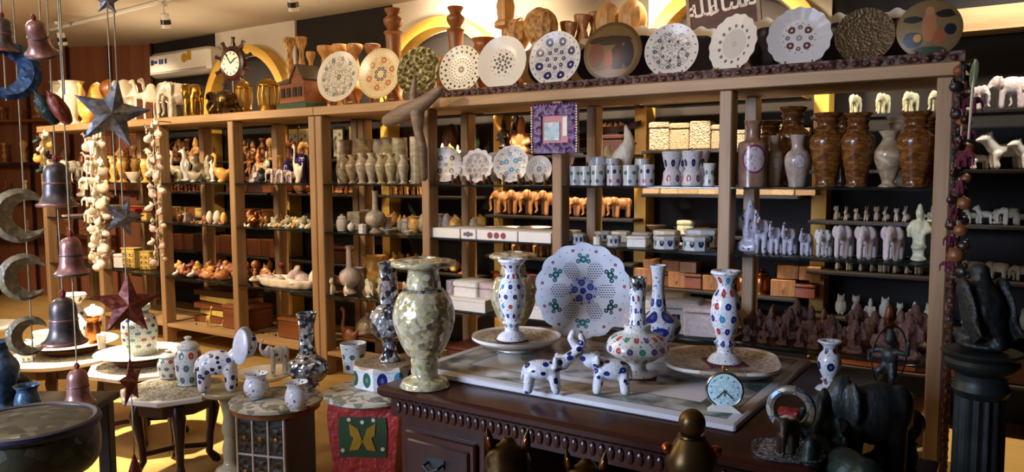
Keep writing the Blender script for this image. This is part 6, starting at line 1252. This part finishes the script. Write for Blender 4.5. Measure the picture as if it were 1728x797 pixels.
# the big scalloped lattice plate
def hero_mat():
    m = Mat('pearl_white_lattice_inlay', .14); x, y, z = m.xyz(); r = (x*x+y*y).sqrt(); a = y.atan2(x)*(1/(2*PI))
    c = m.ramp(m.noise(3, 3), [(.35, '#cdd2e0'), (.65, '#dcdfe8')])
    def ring(R, n, d, cc, ph, c, ring2=True):
        t = ((a*n+ph).frac()-.5)*(2*PI*R/n); q = r-R; dist = (t*t+q*q).sqrt()
        c = m.mix(dist.lt(d), c, cc); return m.mix(dist.lt(d*.5)*dist.gt(d*.35)*.6, c, '#b9c0d0') if ring2 else c
    pet = ((a*6+.5).frac()-.5)*(2*PI*.46/6); q = (r-.46)*.62; inside = ((pet*pet)+(q*q)).sqrt().lt(.155)
    gx = ((x+y*.577)*17.).frac()-.5; gy = (y*19.6).frac()-.5; hole = ((gx*gx)+(gy*gy)).sqrt().lt(.3)
    c = m.mix(inside*hole, c, '#4a4e66')
    c = m.mix(r.lt(.3)*(m.noise(6, 3)).gt(.42)*.55, c, '#8f9cd0'); c = ring(.18, 5, .075, '#2c3a94', .1, c); c = m.mix(r.lt(.07), c, '#303e98')
    c = ring(.28, 10, .03, '#5a6cac', .2, c, False)
    for k, cc in enumerate(('#1c4a4c', '#1f6a72', '#23606a', '#1c5a58', '#2a7a80', '#173c40')):
        ang = (k+.5)/6*2*PI
        for (dr, da, s) in ((.69, 0, .075), (.66, .17, .05), (.66, -.17, .05), (.78, .1, .045), (.77, -.12, .04)):
            cx, cy = dr*math.cos(ang+da), dr*math.sin(ang+da)
            d = ((x-cx)*(x-cx)+(y-cy)*(y-cy)).sqrt(); c = m.mix(d.lt(s), c, cc); c = m.mix(d.lt(s*.4), c, '#a0b4b8')
    c = ring(.9, 11, .035, '#a8564c', .3, c, False); c = ring(.9, 33, .014, '#6a7498', .1, c, False)
    m.base(c); m.b.inputs['Coat Weight'].default_value = .5; return m.m
HP = G().lathe([(.001, 0), (.5, .005), (.72, .05), (.86, .12), (.96, .14), (1., .17), (1., .2), (.95, .185), (.85, .165), (.7, .1), (.5, .055), (.001, .045)], 110, wob=lambda a, z: 1+(.028*abs(math.sin(7*a))*2 if z > .1 else 0)).mesh('lattice_plate', True, 60)
hy = -1.14
hc = P(984, 494, hy); hr = (P(984, 416, hy).z-P(984, 573, hy).z)/2*1.0
o = obj('lattice_plate', HP, hero_mat(), None, (hc.x, hy, SZ+.012+hr*.97), (Matrix.Rotation(.45, 3, 'Z') @ Matrix.Rotation(PI/2-.2, 3, 'X')).to_euler(), (hr*.97, hr*.97, hr*.85))
tag(o, 'large scalloped white plate with pierced lattice petals and blue green flowers on the slab', 'plate')
easel('dark wooden stand propping up the large scalloped lattice plate', (hc.x-.05, hy+.1, SZ+.001), hr*.9, .45, None, .2)
# inlaid bottles
a = F(1075, 634, SZ)
t = thing('banded_bottle', 'white marble bottle with wide banded body and silver-topped neck on the slab', 'bottle', (a.x, a.y, SZ+.003)); h = P(1073, 470, a.y).z-SZ
cloth(a, .13, SZ+.0003, .4, 'dark red cloth under the wide banded marble bottle').scale.z = .8
obj('bottle_body', G().lathe(cr([(.001, 0), (.19, 0), (.19, .02), (.1, .05), (.1, .12), (.2, .17), (.31, .25), (.31, .32), (.26, .4), (.14, .45), (.13, .52), (.001, .52)], 4), 40), M['inl_band'], t, (0, 0, .001), sc=h)
obj('bottle_neck', G().lathe(cr([(.1, .52), (.09, .56), (.075, .7), (.08, .88), (.001, .88)], 3), 24), M['inl_multi'], t, sc=h)
obj('silver_mouth', G().lathe(cr([(.075, .87), (.08, .9), (.09, .99), (.095, 1), (.08, 1), (.06, .95), (.001, .9)], 3), 24), M['mirror'], t, sc=h)
a = Vector((P(1110, 560, -1.16).x, -1.16, 0)); hh = P(1108, 450, -1.16).z-SZ
t = thing('blue_flower_bottle', 'white long-necked marble bottle with large blue flowers behind the banded bottle', 'bottle', (a.x, a.y, SZ+.001))
M['inl_bigblue'] = inlay_cyl('white_marble_large_blue_inlay', '#cfd2dc', ['#1c2a78', '#22347c', '#1c2a78'], 6, 6., .36, lo=.12, hi=.62)
obj('bottle_body', G().lathe(cr([(.001, 0), (.16, 0), (.16, .03), (.1, .06), (.2, .14), (.27, .26), (.25, .36), (.14, .43), (.1, .46), (.001, .46)], 4), 36), M['inl_bigblue'], t, sc=hh)
obj('bottle_neck', G().lathe(cr([(.1, .455), (.095, .52), (.07, .75), (.085, .95), (.1, 1), (.08, 1), (.05, .8), (.001, .7)], 3), 28), M['inl_bigblue'], t, sc=hh)
# two small elephants reaching towards each other
g = G().ell((-.1, 0, .42), (.3, .2, .2)).ell((.22, 0, .58), (.16, .14, .15)).chain([(.3, 0, .62), (.46, 0, .8), (.56, 0, .98), (.52, 0, 1.1)], [.11, .075, .06, .05])
for s in (-1, 1): g.ell((.14, s*.15, .6), (.05, .06, .13), (0, 0, s*.5)); g.caps((.1, s*.1, .34), (.14, s*.1, .05), .085, .075); g.caps((-.28, s*.1, .34), (-.3, s*.1, .05), .09, .08)
g.caps((-.38, 0, .46), (-.42, 0, .22), .03, .02)
BP('reach', g, .026)
on(924, 664, 560, SZ, 'reach', 'inl_navy', 'small_elephant', 'elephant figure', 'small white elephant with navy dots reaching right, left of the pair on the slab', .45, 1.2, 'pair of small inlaid elephants')
on(1022, 664, 556, SZ, 'reach', 'inl_navy', 'small_elephant', 'elephant figure', 'white elephant with navy dots reaching left, right of the pair on the slab', .5+PI, 1.15, 'pair of small inlaid elephants')
# round glass clock
a = F(1222, 694, SZ)
t = thing('globe_clock', 'round silver desk clock with pale blue dial at the slab corner', 'clock', (a.x, a.y, SZ+.001), math.atan2(-(EYE.x-a.x), EYE.y-a.y)+PI)
r = 31*((a-EYE).dot(CF))/FPX
obj('case', G().lathe(cr([(.001, -.5), (.5, -.45), (.85, -.2), (1., .05), (1.02, .2), (.95, .3), (.9, .28)], 3), 40, mat=RX), solid('polished_silver', '#a8acb0', '#c4c8cc', .15, 1.), t, (0, 0, r*1.2), sc=r)
dm = plate_mat('pale_blue_dial', '#d2eef2', [(.72, 12, .05, '#5a8c98', 0), (.5, 40, .012, '#7aa8b0', 0)], .2, '#8cbcc4', 5, (.1, .8))
f_ = obj('dial', G().lathe(cr([(.001, .0), (.93, .0), (.93, .04), (.6, .12), (.001, .17)], 2), 40), dm, t, (0, -r*.2, r*1.2), (PI/2, 0, 0), (r, r, r))
for an, l, in ((-.75, .62), (-2.35, .6), (-1.55, .3)): obj('clock_hand', G().box((l/2*math.cos(an), l/2*math.sin(an), .19), (l, .05, .012), rz=an), M['greenp'], f_)
obj('hand_hub', G().lathe([(.001, .17), (.07, .17), (.07, .22), (.001, .22)], 16), M['gold'], f_)
obj('ring', G().torus((0, 0, r*2.35), r*.13, r*.05, 18, 8, RX), M['brass'], t)
obj('base', G().prism([(-r*.9, 0), (r*.9, 0), (r*.35, r*.42), (-r*.35, r*.42)], r*.7, Matrix.Translation((0, -r*.35, 0))), M['plastic'], t)
# dark elephant with shell ring on a glass tray at the desk's right end
tag(obj('glass_tray', G().lathe([(.001, 0), (.9, 0), (1., .3), (1., .4), (.94, .36), (.86, .1), (.001, .1)], 48, wob=lambda a, z: sq(a)*.88).mesh('glass_tray', True, 40), M['mirror'], None, (7.86, -1.97, DZ+.001), (0, 0, .3), (.1, .09, .03)), 'small silver-edged glass tray at the right end of the desk', 'tray')
t = thing('ring_elephant', 'small black elephant with shell-inlaid howdah arch on the glass tray', 'elephant figure', (7.86, -1.97, DZ+.006), -PI/2+.1)
obj('elephant_body', PR['elephant'], M['ebony'], t, sc=.1)
ms = mosaic('shell_inlay', [(0, '#8c8478'), (.4, '#b8b0a0'), (.7, '#6a7c98')], 40, .3, .2, .2)
obj('shell_arch', G().torus((0, 0, 0), .05, .012, 28, 8, Matrix.Rotation(PI/2, 4, 'Y')), ms, t, (-.04, 0, .1)); obj('saddle_cloth', G().ell((0, 0, .066), (.03, .032, .032)), ms, t)
obj('blanket_fringe', G().bbox((-.01, -.0, .1), (.03, .05, .02), .004), M['tallred'], t)
put('inlaid_vase', 'white marble vase with dark flower dots beyond the right end of the desk', 'vase', 'cstick', M['inl_bw'], (P(1399, 640, -1.3).x, -1.3, DZ+.001), P(1399, 575, -1.3).z-DZ, 0, None, 1.25)
# ------------------------------------------------------------------ right foreground: column with eagle, dark bronzes
cx, cy = 8.262, -1.655
zc = D(1655, 592, 2.0).z
t = thing('black_column', 'black fluted column carrying the bronze eagle at the right', 'column', (cx, cy, 0))
cr_ = .085
obj('plinth', G().bbox((0, 0, .04), (.2, .2, .08), .01), M['bronze'], t)
obj('fluted_shaft', G().lathe([(cr_*.86, .08), (cr_*.78, .12), (cr_*.7, .3), (cr_*.66, zc-.12)], 96, wob=lambda a, z: 1+.05*math.cos(16*a)), M['bronze'], t)
obj('capital', G().lathe(cr([(cr_*.66, zc-.12), (cr_*.8, zc-.1), (cr_*.72, zc-.085), (cr_*.72, zc-.06), (cr_*.95, zc-.045), (cr_*1.02, zc-.03), (cr_*.95, zc-.02), (cr_*1.05, zc-.012), (cr_*1.05, zc), (.001, zc)], 2), 40), M['bronze'], t)
he = D(1655, 446, 2.0).z-zc
t = thing('bronze_eagle', 'dark bronze eagle with folded wings perched on the black column', 'eagle figure', (cx, cy, zc+.001), 2.2)
EB = G().ell((0, 0, .06), (.32, .28, .08)).ell((.12, .1, .14), (.2, .16, .1)).chain([(-.12, 0, .26), (-.02, 0, .44), (.08, 0, .64), (.08, 0, .84)], [.15, .24, .2, .11]).ell((.12, 0, .92), (.13, .1, .09)).chain([(.2, 0, .93), (.32, 0, .9), (.33, 0, .83)], [.055, .035, .012]).chain([(-.12, 0, .3), (-.3, 0, .1)], [.13, .07])
for s in (-1, 1): EB.caps((.06, s*.1, .32), (.14, s*.12, .1), .1, .06)
me_e = norm(blob(EB, 'eagle_body', .022)); obj('eagle_body', me_e, M['bronze'], t, sc=he)
for s in (-1, 1):
    wg = G().ell((.08, 0, .74), (.16, .07, .18)).ell((-.02, 0, .5), (.2, .06, .34), (0, .3, 0))
    for q in range(5): wg.caps((.04-.05*q, 0, .42), (-.16-.055*q, .01*q, .12+.035*q), .06, .022)
    obj('eagle_wing', norm(blob(wg, 'eagle_wing', .02)), M['bronze'], t, (-.03*he, s*.19*he, .1*he), (s*-.06, 0, s*-.1), he*.74)
# side stand with dark bronzes
sx0, sx1, sy0, sy1, sz = 8.02, 8.16, -2.2, -1.25, .58
t = thing('dark_stand', 'low dark wooden stand under the group of dark bronze figures', 'stand', (7.955, -1.55, 0), 0)
obj('stand_top', G().bbox((.1, -.1, sz-.015), (.18, .86, .03), .006), M['walnut'], t)
for x in (.04, .16):
    for y in (-.5, .3): obj('leg', G().bbox((x, y, (sz-.03)/2), (.04, .04, sz-.03), .004), M['walnutZ'], t)
def bz(px, pyt, Y, me, mat, name, cat, lab, rz=0, w=1., z=sz):
    a = P(px, pyt, Y); b = P(px, px_y(a.x, Y, z), Y)
    return put(name, lab, cat, me, M[mat], (b.x, Y, z+.001), a.z-z, rz, None, w)
bz(1468, 636, -1.55, 'elephant', 'bronze', 'bronze_elephant', 'elephant figure', 'large dark bronze elephant in front of the right end post', PI+.4, .62)
bz(1385, 655, -1.86, 'ganesha', 'bronzeg', 'bronze_idol', 'figure', 'dark green bronze seated idol below the dotted marble vase', -PI/2-.2, .5)
bz(1420, 712, -1.95, 'elephant_up', 'bronzeg', 'bronze_elephant', 'elephant figure', 'smaller green-black bronze elephant in the lower right foreground', PI-.6, .8)
a = P(1500, 640, -1.36)
t = thing('bronze_dancer', 'dark bronze dancing figure on a pedestal behind the large bronze elephant', 'figure', (a.x, -1.36, sz+.001), -PI/2-.4)
hp = P(1500, 662, -1.36).z-sz; hd = P(1500, 548, -1.36).z-sz-hp
obj('pedestal', G().lathe(cr([(.001, 0), (.07, 0), (.07, .02), (.035, .05), (.03, hp-.03), (.07, hp-.012), (.07, hp), (.001, hp)], 2), 20), M['bronze'], t)
obj('dancing_figure', PR['dancer'], M['bronze'], t, (0, 0, hp-.002), sc=hd)
bz(1535, 690, -1.42, 'bulb', 'bronze', 'bronze_bell', 'bell', 'dark bronze bell-shaped ornament left of the right end post', 0, .9)
bz(1362, 735, -2.0, 'seated', 'bronzeg', 'bronze_idol', 'figure', 'small dark bronze idol at the lower edge right of the ring elephant', -PI/2, .7)
# ------------------------------------------------------------------ bottom foreground: brass horse heads and bulb figure on a low bench
t = thing('low_bench', 'dark low bench below the photo edge in front of the desk', 'bench', (7.62, -2.5, 0), .1)
bh = .55
obj('seat', G().bbox((0, 0, bh-.02), (.86, .26, .04), .008), M['walnut'], t)
for x in (-.38, .38):
    for y in (-.1, .1): obj('leg', G().bbox((x, y, (bh-.04)/2), (.05, .05, bh-.04), .005), M['walnutZ'], t)
g = G().chain([(-.25, 0, .05), (-.2, 0, .3), (-.06, 0, .6), (.06, 0, .8)], [.24, .2, .15, .13]).chain([(.06, 0, .82), (.22, 0, .66), (.36, 0, .48)], [.14, .105, .075]).ell((.38, 0, .46), (.08, .075, .07)).ell((-.1, 0, .03), (.36, .26, .05)).chain([(.02, 0, .95), (-.14, 0, .8), (-.26, 0, .55), (-.36, 0, .3)], [.05, .06, .07, .06])
for s in (-1, 1): g.ell((.15, s*.105, .77), (.035, .03, .03))
HH = norm(blob(g, 'horse_head', .022))
def horse(px, pyt, depth, lab):
    a = D(px, pyt, depth); z0 = bh; hgt = a.z-z0
    rz = math.atan2(EYE.y-a.y, EYE.x-a.x)-.1
    t = thing('brass_horse_head', lab, 'horse head', (a.x, a.y, z0+.001), rz, 'dark brass horse heads')
    obj('head_and_neck', HH, M['brassd'], t, sc=(hgt*.93, hgt*1.25, hgt*.93))
    for s in (-1, 1):
        e = obj('ear', G().lathe(cr([(.001, 0), (.03, .0), (.04, .05), (.03, .12), (.001, .2)], 3), 12, mat=Matrix.Diagonal((.6, 1, 1, 1))), M['brassd'], t, (hgt*.05, s*hgt*.1, hgt*.85), (s*-.18, 0, 0), hgt*.78)
        obj('copper_ear_lining', G().ell((.014, 0, .07), (.012, .02, .055), n=10, m=6), M['copper'], e)
    obj('bridle', G().torus((0, 0, 0), hgt*.105, hgt*.012, 24, 8, Matrix.Rotation(1.0, 4, 'Y')), M['copper'], t, (hgt*.165, 0, hgt*.6))
horse(858, 718, 1.78, 'dark brass horse head with copper-lined ears, left of two at the bottom edge')
horse(990, 755, 1.72, 'dark brass horse head mostly below the photo edge, right of the other')
a = D(1168, 692, 1.5)
t = thing('brass_bulb_figure', 'old brass figure of stacked round bulbs in front of the marble slab', 'figure', (a.x, a.y, bh+.001))
hb = a.z-bh
obj('bulb_body', G().lathe(cr([(.001, 0), (.05, 0), (.05, .02), (.03, .05), (.035, .1), (.02, .14), (.024, hb-.17), (.046, hb-.13), (.048, hb-.095), (.03, hb-.06), (.021, hb-.053), (.001, hb-.053)], 4), 28), M['brasso'], t)
obj('round_head', G().ell((0, 0, hb-.027), (.026, .026, .028), n=24, m=16), M['brasso'], t)
obj('collar', G().torus((0, 0, hb-.053), .022, .005, 24, 8), M['brassd'], t)
for s in (-1, 1): obj('side_knob', G().ell((s*.046, -.0, hb-.08), .012, n=12, m=8), M['copper'], t, rot=(0, 0, .4))
# ------------------------------------------------------------------ left foreground: dark table, mosaic bowl, blue vases
tc = F(20, 745, .6)
t = thing('lacquer_table', 'dark lacquered low table at the lower left edge of the photo', 'table', (tc.x-.08, tc.y-.1, 0), .58)
obj('table_top', G().bbox((-.1, .1, .585), (.56, 1.1, .03), .006), M['ebony'], t)
for x in (-.34, .14):
    for y in (-.4, .6): obj('leg', G().bbox((x, y, .285), (.05, .05, .57), .005), M['ebony'], t)
a = F(52, 802, .601)
MB_ = mosaic('olive_mosaic', [(0, '#38382a'), (.4, '#4c4c3a'), (.7, '#2e322a'), (.93, '#6a6c5c')], 30, .4, .1, .2)
t = thing('mosaic_bowl', 'large round dark bowl with olive mosaic surface and dark blue rim at the lower left', 'bowl', (a.x, a.y, .601))
rb = .185
obj('bowl_body', G().lathe(cr([(.001, 0), (rb*.7, 0), (rb*.98, .03), (rb*1.04, .09), (rb*1.0, .15), (rb*.9, .165), (rb*.5, .17), (.001, .172)], 3), 40), MB_, t)
obj('blue_rim', G().torus((0, 0, .157), rb*.99, .014, 44, 8), solid('dark_blue_enamel', '#10142a', '#1e2444', .45), t)
for px, pb, tp, me, mt, w, lab in ((6, 690, 575, 'vase', None, .9, 'blue enamel vase at the left edge above the mosaic bowl'), (32, 680, 625, 'orb', 'bronze', .8, 'dark metal ball beside the blue enamel vase'), (48, 705, 650, 'pot', None, .7, 'small blue pot right of the blue enamel vase')):
    M.setdefault('bluee', solid('blue_enamel', '#1e3450', '#5a7894', .3, 0, 12)); on(px, pb, tp, .601, me, mt or 'bluee', 'enamel_vase', 'vase', lab, 0, w)
# ------------------------------------------------------------------ strings of bells, stars and moons hanging from the ceiling
HD = 2.9
def hang_string(label, px, py, depth, bottom_py):
    a = D(px, py, depth); lo, hi = 0., 3.
    for _ in range(40):
        mid = (lo+hi)/2
        if px_y(a.x, a.y, mid) > bottom_py: lo = mid
        else: hi = mid
    z0 = (lo+hi)/2
    o = obj('hanging_string', G().tube([(0, 0, z0), (0, 0, 2.99)], .003, 6), M['string'], None, (a.x, a.y, 0)); tag(o, label, 'string', 'cords holding the ornaments')
    return a
def zat(a, py):
    lo, hi = 0., 3.
    for _ in range(40):
        mid = (lo+hi)/2
        if px_y(a.x, a.y, mid) > py: lo = mid
        else: hi = mid
    return (lo+hi)/2
def facing(a): return math.atan2(EYE.x-a.x, -(EYE.y-a.y))
def star(a, py, rpx, depth, mat, label, rz=0., roll=0.):
    z = zat(a, py); r = rpx*depth/FPX; vs = [(0, -.3, 0), (0, .3, 0)]; fs = []
    for k in range(10):
        an = PI/2+k*PI/5; q = 1. if k % 2 == 0 else .42; vs.append((q*math.cos(an), 0, q*math.sin(an)))
    for k in range(10): i, j = 2+k, 2+(k+1) % 10; fs += [(0, j, i), (1, i, j)]
    o = obj('hanging_star', G().add(vs, fs).mesh('hanging_star', False), M[mat], None, (a.x, a.y-.0, z), (0, roll, facing(a)+rz), (r, r*.8, r)); return tag(o, label, 'star', 'metal stars on the cords')
def moon(a, py, rpx, depth, mat, label, roll=0., rz=0.):
    z = zat(a, py); r = rpx*depth/FPX; n = 22; vs = []; fs = []
    for k in range(n+1):
        an = PI*.22+(PI*1.56)*k/n; t_ = math.sin(PI*k/n)**.8; w = .34*t_+.012; cr0 = .74
        ca, sa = math.cos(an), math.sin(an)
        for (dr, dy) in ((w, 0), (w*.3, -.16*t_-.01), (-w, 0), (w*.3, .16*t_+.01)): vs.append(((cr0+dr)*ca, dy, (cr0+dr)*sa))
    for k in range(n):
        for j in range(4): fs.append((k*4+j, k*4+(j+1) % 4, k*4+4+(j+1) % 4, k*4+4+j))
    fs += [(0, 1, 2, 3), (n*4+3, n*4+2, n*4+1, n*4)]
    o = obj('hanging_moon', G().add(vs, fs).mesh('hanging_moon', True, 35), M[mat], None, (a.x, a.y, z), (0, roll, facing(a)+rz), (r, r, r)); return tag(o, label, 'moon', 'crescent moons on the cords')
L('bell_dome', [(.001, 1), (.07, .985), (.24, .92), (.33, .78), (.345, .56), (.36, .42), (.38, .28), (.46, .14), (.56, .06), (.56, .03), (.5, .06), (.36, .2), (.3, .5), (.001, .85)][::-1], 32, 3)
def bell(a, py, hpx, depth, mat, label, tilt=(0, 0)):
    h = hpx*depth/FPX; z = zat(a, py+hpx/2)
    t = thing('hanging_bell', label, 'bell', (a.x, a.y, z), 0, 'metal bells on the cords'); t.rotation_euler = (tilt[0], tilt[1], 0)
    t.scale = (.74, .74, 1.)
    obj('bell_dome', PR['bell_dome'], M[mat], t, sc=h)
    obj('bell_rim', G().torus((0, 0, .05), .545, .035, 36, 8), M['belld' if mat != 'belld' else 'bellp'], t, sc=h)
    obj('waist_band', G().torus((0, 0, .52), .35, .022, 32, 8), M['belld' if mat != 'belld' else 'bellp'], t, sc=h)
    obj('red_bead', G().ell((0, 0, 1.05), (.09, .09, .09), n=14, m=9), M['tallred'], t, sc=h)
    obj('clapper', G().tube([(0, 0, .8), (0, 0, .1)], .03).ell((0, 0, .06), .08, n=12, m=8), M['brassd'], t, sc=h)
A1 = hang_string('pale cord carrying the crescent moons at the far left', 36, 250, 2.9, 612)
moon(A1, 364, 48, 2.9, 'moon', 'gilt crescent moon on the leftmost cord, uppermost of three')
moon(A1, 468, 42, 2.9, 'moon', 'bluish gilt crescent moon on the leftmost cord, middle of three', .1)
moon(A1, 567, 36, 2.9, 'moon', 'gilt crescent moon on the leftmost cord, lowest of three in front of the table', .15)
A0 = hang_string('pale cord at the left photo edge carrying the blue moon', 8, 120, 2.7, 170)
moon(A0, 120, 50, 2.7, 'moonb', 'blue crescent moon cut off by the left edge of the photo', PI)
bell(A0, 60, 60, 2.7, 'belld', 'dark bell at the top left corner of the photo')
A2 = hang_string('pale cord carrying the dark bell and the pale bells below it', 95, 300, 2.85, 560)
bell(A2, 311, 78, 2.85, 'belld', 'dark tarnished bell hanging in front of the leftmost post')
A2b = hang_string('pale cord carrying the mottled bell and two pink bells', 120, 430, 2.75, 775)
bell(A2b, 432, 68, 2.75, 'bellp', 'mottled pink bell hanging below the dark bell')
bell(A2, 540, 84, 2.85, 'belld', 'large dark bell in front of the dotted vase on the coffee table')
bell(A2b, 652, 66, 2.75, 'bellp', 'pink and blue bell hanging in front of the leftmost table legs')
bell(A2b, 738, 62, 2.75, 'bellp', 'pink copper bell, lowest on its cord above the mosaic bowl')
A3 = hang_string('pale cord at the top left carrying the tilted pink bell', 68, 30, 2.6, 60)
bell(A3, 62, 62, 2.6, 'bellp', 'tilted pink bell hanging near the ceiling at the left', (.35, .4))
A4 = hang_string('pale cord carrying the large grey star', 187, 150, 2.85, 330)
star(A4, 192, 62, 2.85, 'starfish', 'largest grey metallic star hanging before the left unit top', .0, .18)
star(A4, 2, 24, 2.85, 'starfish', 'grey star at the top edge of the photo above the large star')
A5 = hang_string('pale cord carrying the small grey star and the red stars', 208, 365, 2.95, 790)
star(A5, 366, 38, 2.95, 'starfish', 'smaller grey star hanging behind the red and white boxes', .5, .3)
star(A5, 515, 56, 2.95, 'starred', 'reddish brown star hanging in front of the pale blue flower jar', .15, .05)
star(A5, 645, 46, 2.95, 'starred', 'red star seen nearly edge-on in front of the table legs', 1.15, 0)
put('hanging_cone', 'red and white cone ornament at the bottom of the star cord', 'ornament', G().lathe([(.001, 0), (.3, 0), (.32, .05), (.05, .95), (.001, 1)], 20).mesh('hanging_cone'), M['starred'], (A5.x, A5.y, zat(A5, 800)), .08)
A6 = hang_string('thin cord carrying the hanging red and green fish ornaments', 108, 140, 2.7, 160)
for px, py, mt, rz, lab in ((118, 182, 'starred', .5, 'dark red glass fish ornament left of the large grey star'), (97, 182, 'bronzeg', .3, 'green glass fish ornament left of the dark red one')):
    a = D(px, py+28, 2.72); o = put('hanging_fish', lab, 'ornament', 'orb', M[mt], (a.x, a.y, a.z), .13, 0, 'glass fish on the cord', .45); o.rotation_euler = (0, -.5, facing(a))
# ------------------------------------------------------------------ neighbours on one shelf make room for each other
def settle():
    it = []
    for o in REG:
        if o.name.split('.')[0] in ('large_vase', 'stone_figure', 'white_lion', 'white_elephant', 'wooden_elephant'): continue
        c, sn = abs(math.cos(o.rotation_euler.z)), abs(math.sin(o.rotation_euler.z))
        mx = max(v.co.x for v in o.data.vertices)*o.scale.x; nx = min(v.co.x for v in o.data.vertices)*o.scale.x
        my = max(v.co.y for v in o.data.vertices)*o.scale.y; ny = min(v.co.y for v in o.data.vertices)*o.scale.y
        x, y, z = o.location
        lim = (.02, .51) if 0 < y < .53 else (1.075, 1.36) if 1.0 < y < 1.37 else None
        if lim is None: continue
        hx, hy = (mx-nx)/2*c+(my-ny)/2*sn, (mx-nx)/2*sn+(my-ny)/2*c
        cx, cy = (mx+nx)/2, (my+ny)/2; cc, ss = math.cos(o.rotation_euler.z), math.sin(o.rotation_euler.z)
        it.append([o, x, y, z, hx*.94, hy*.94, cx*cc-cy*ss, cx*ss+cy*cc, x, y, lim])
    for _ in range(60):
        moved = False
        for i in range(len(it)):
            a = it[i]
            for j in range(i+1, len(it)):
                b = it[j]
                if abs(a[3]-b[3]) > .03: continue
                dx = (b[1]+b[6])-(a[1]+a[6]); dy = (b[2]+b[7])-(a[2]+a[7])
                px, py = a[4]+b[4]-abs(dx), a[5]+b[5]-abs(dy)
                if px <= 0 or py <= 0: continue
                moved = True
                k, p, d, mxd = (1, px, dx, .035) if px < .6*py else (2, py, dy, .14)
                q = (p*.3+.0006)*(1 if d >= 0 else -1)
                for e, sg in ((a, -1), (b, 1)):
                    v = e[k]+sg*q; v = min(max(v, e[7+k]-mxd), e[7+k]+mxd)
                    if k == 2:
                        lo, hi = e[10][0]+e[5]-e[7], e[10][1]-e[5]-e[7]
                        v = min(max(v, lo), hi) if lo < hi else e[9]
                    elif e[10][0] < 1:
                        c_ = clampx(v+e[6], e[4])-e[6]; v = c_ if abs(c_-e[8]) <= mxd else e[1]
                    e[k] = v
        if not moved: break
    slim = {}
    for k in range(2):                    # whoever is still squeezed is a little slimmer
        for i in range(len(it)):
            a = it[i]
            for j in range(i+1, len(it)):
                b = it[j]
                if abs(a[3]-b[3]) > .03: continue
                px = a[4]+b[4]-abs((b[1]+b[6])-(a[1]+a[6])); py = a[5]+b[5]-abs((b[2]+b[7])-(a[2]+a[7]))
                if px <= 0 or py <= 0: continue
                p = min(px, py); f = max(.82, 1-p/(a[4]+b[4] if px < py else a[5]+b[5]))
                for e in (a, b):
                    if e[0].name.split('.')[0] in ('large_vase', 'wooden_elephant', 'onyx_vase', 'marble_goblet'): continue
                    f2 = max(f, .87/slim.get(e[0].name, 1.)); f2 = min(f2, 1.)
                    slim[e[0].name] = slim.get(e[0].name, 1.)*f2
                    e[0].scale.x *= f2; e[0].scale.y *= f2; e[4] *= f2; e[5] *= f2; e[6] *= f2; e[7] *= f2
    for e in it: e[0].location.x, e[0].location.y = e[1], e[2]
settle()
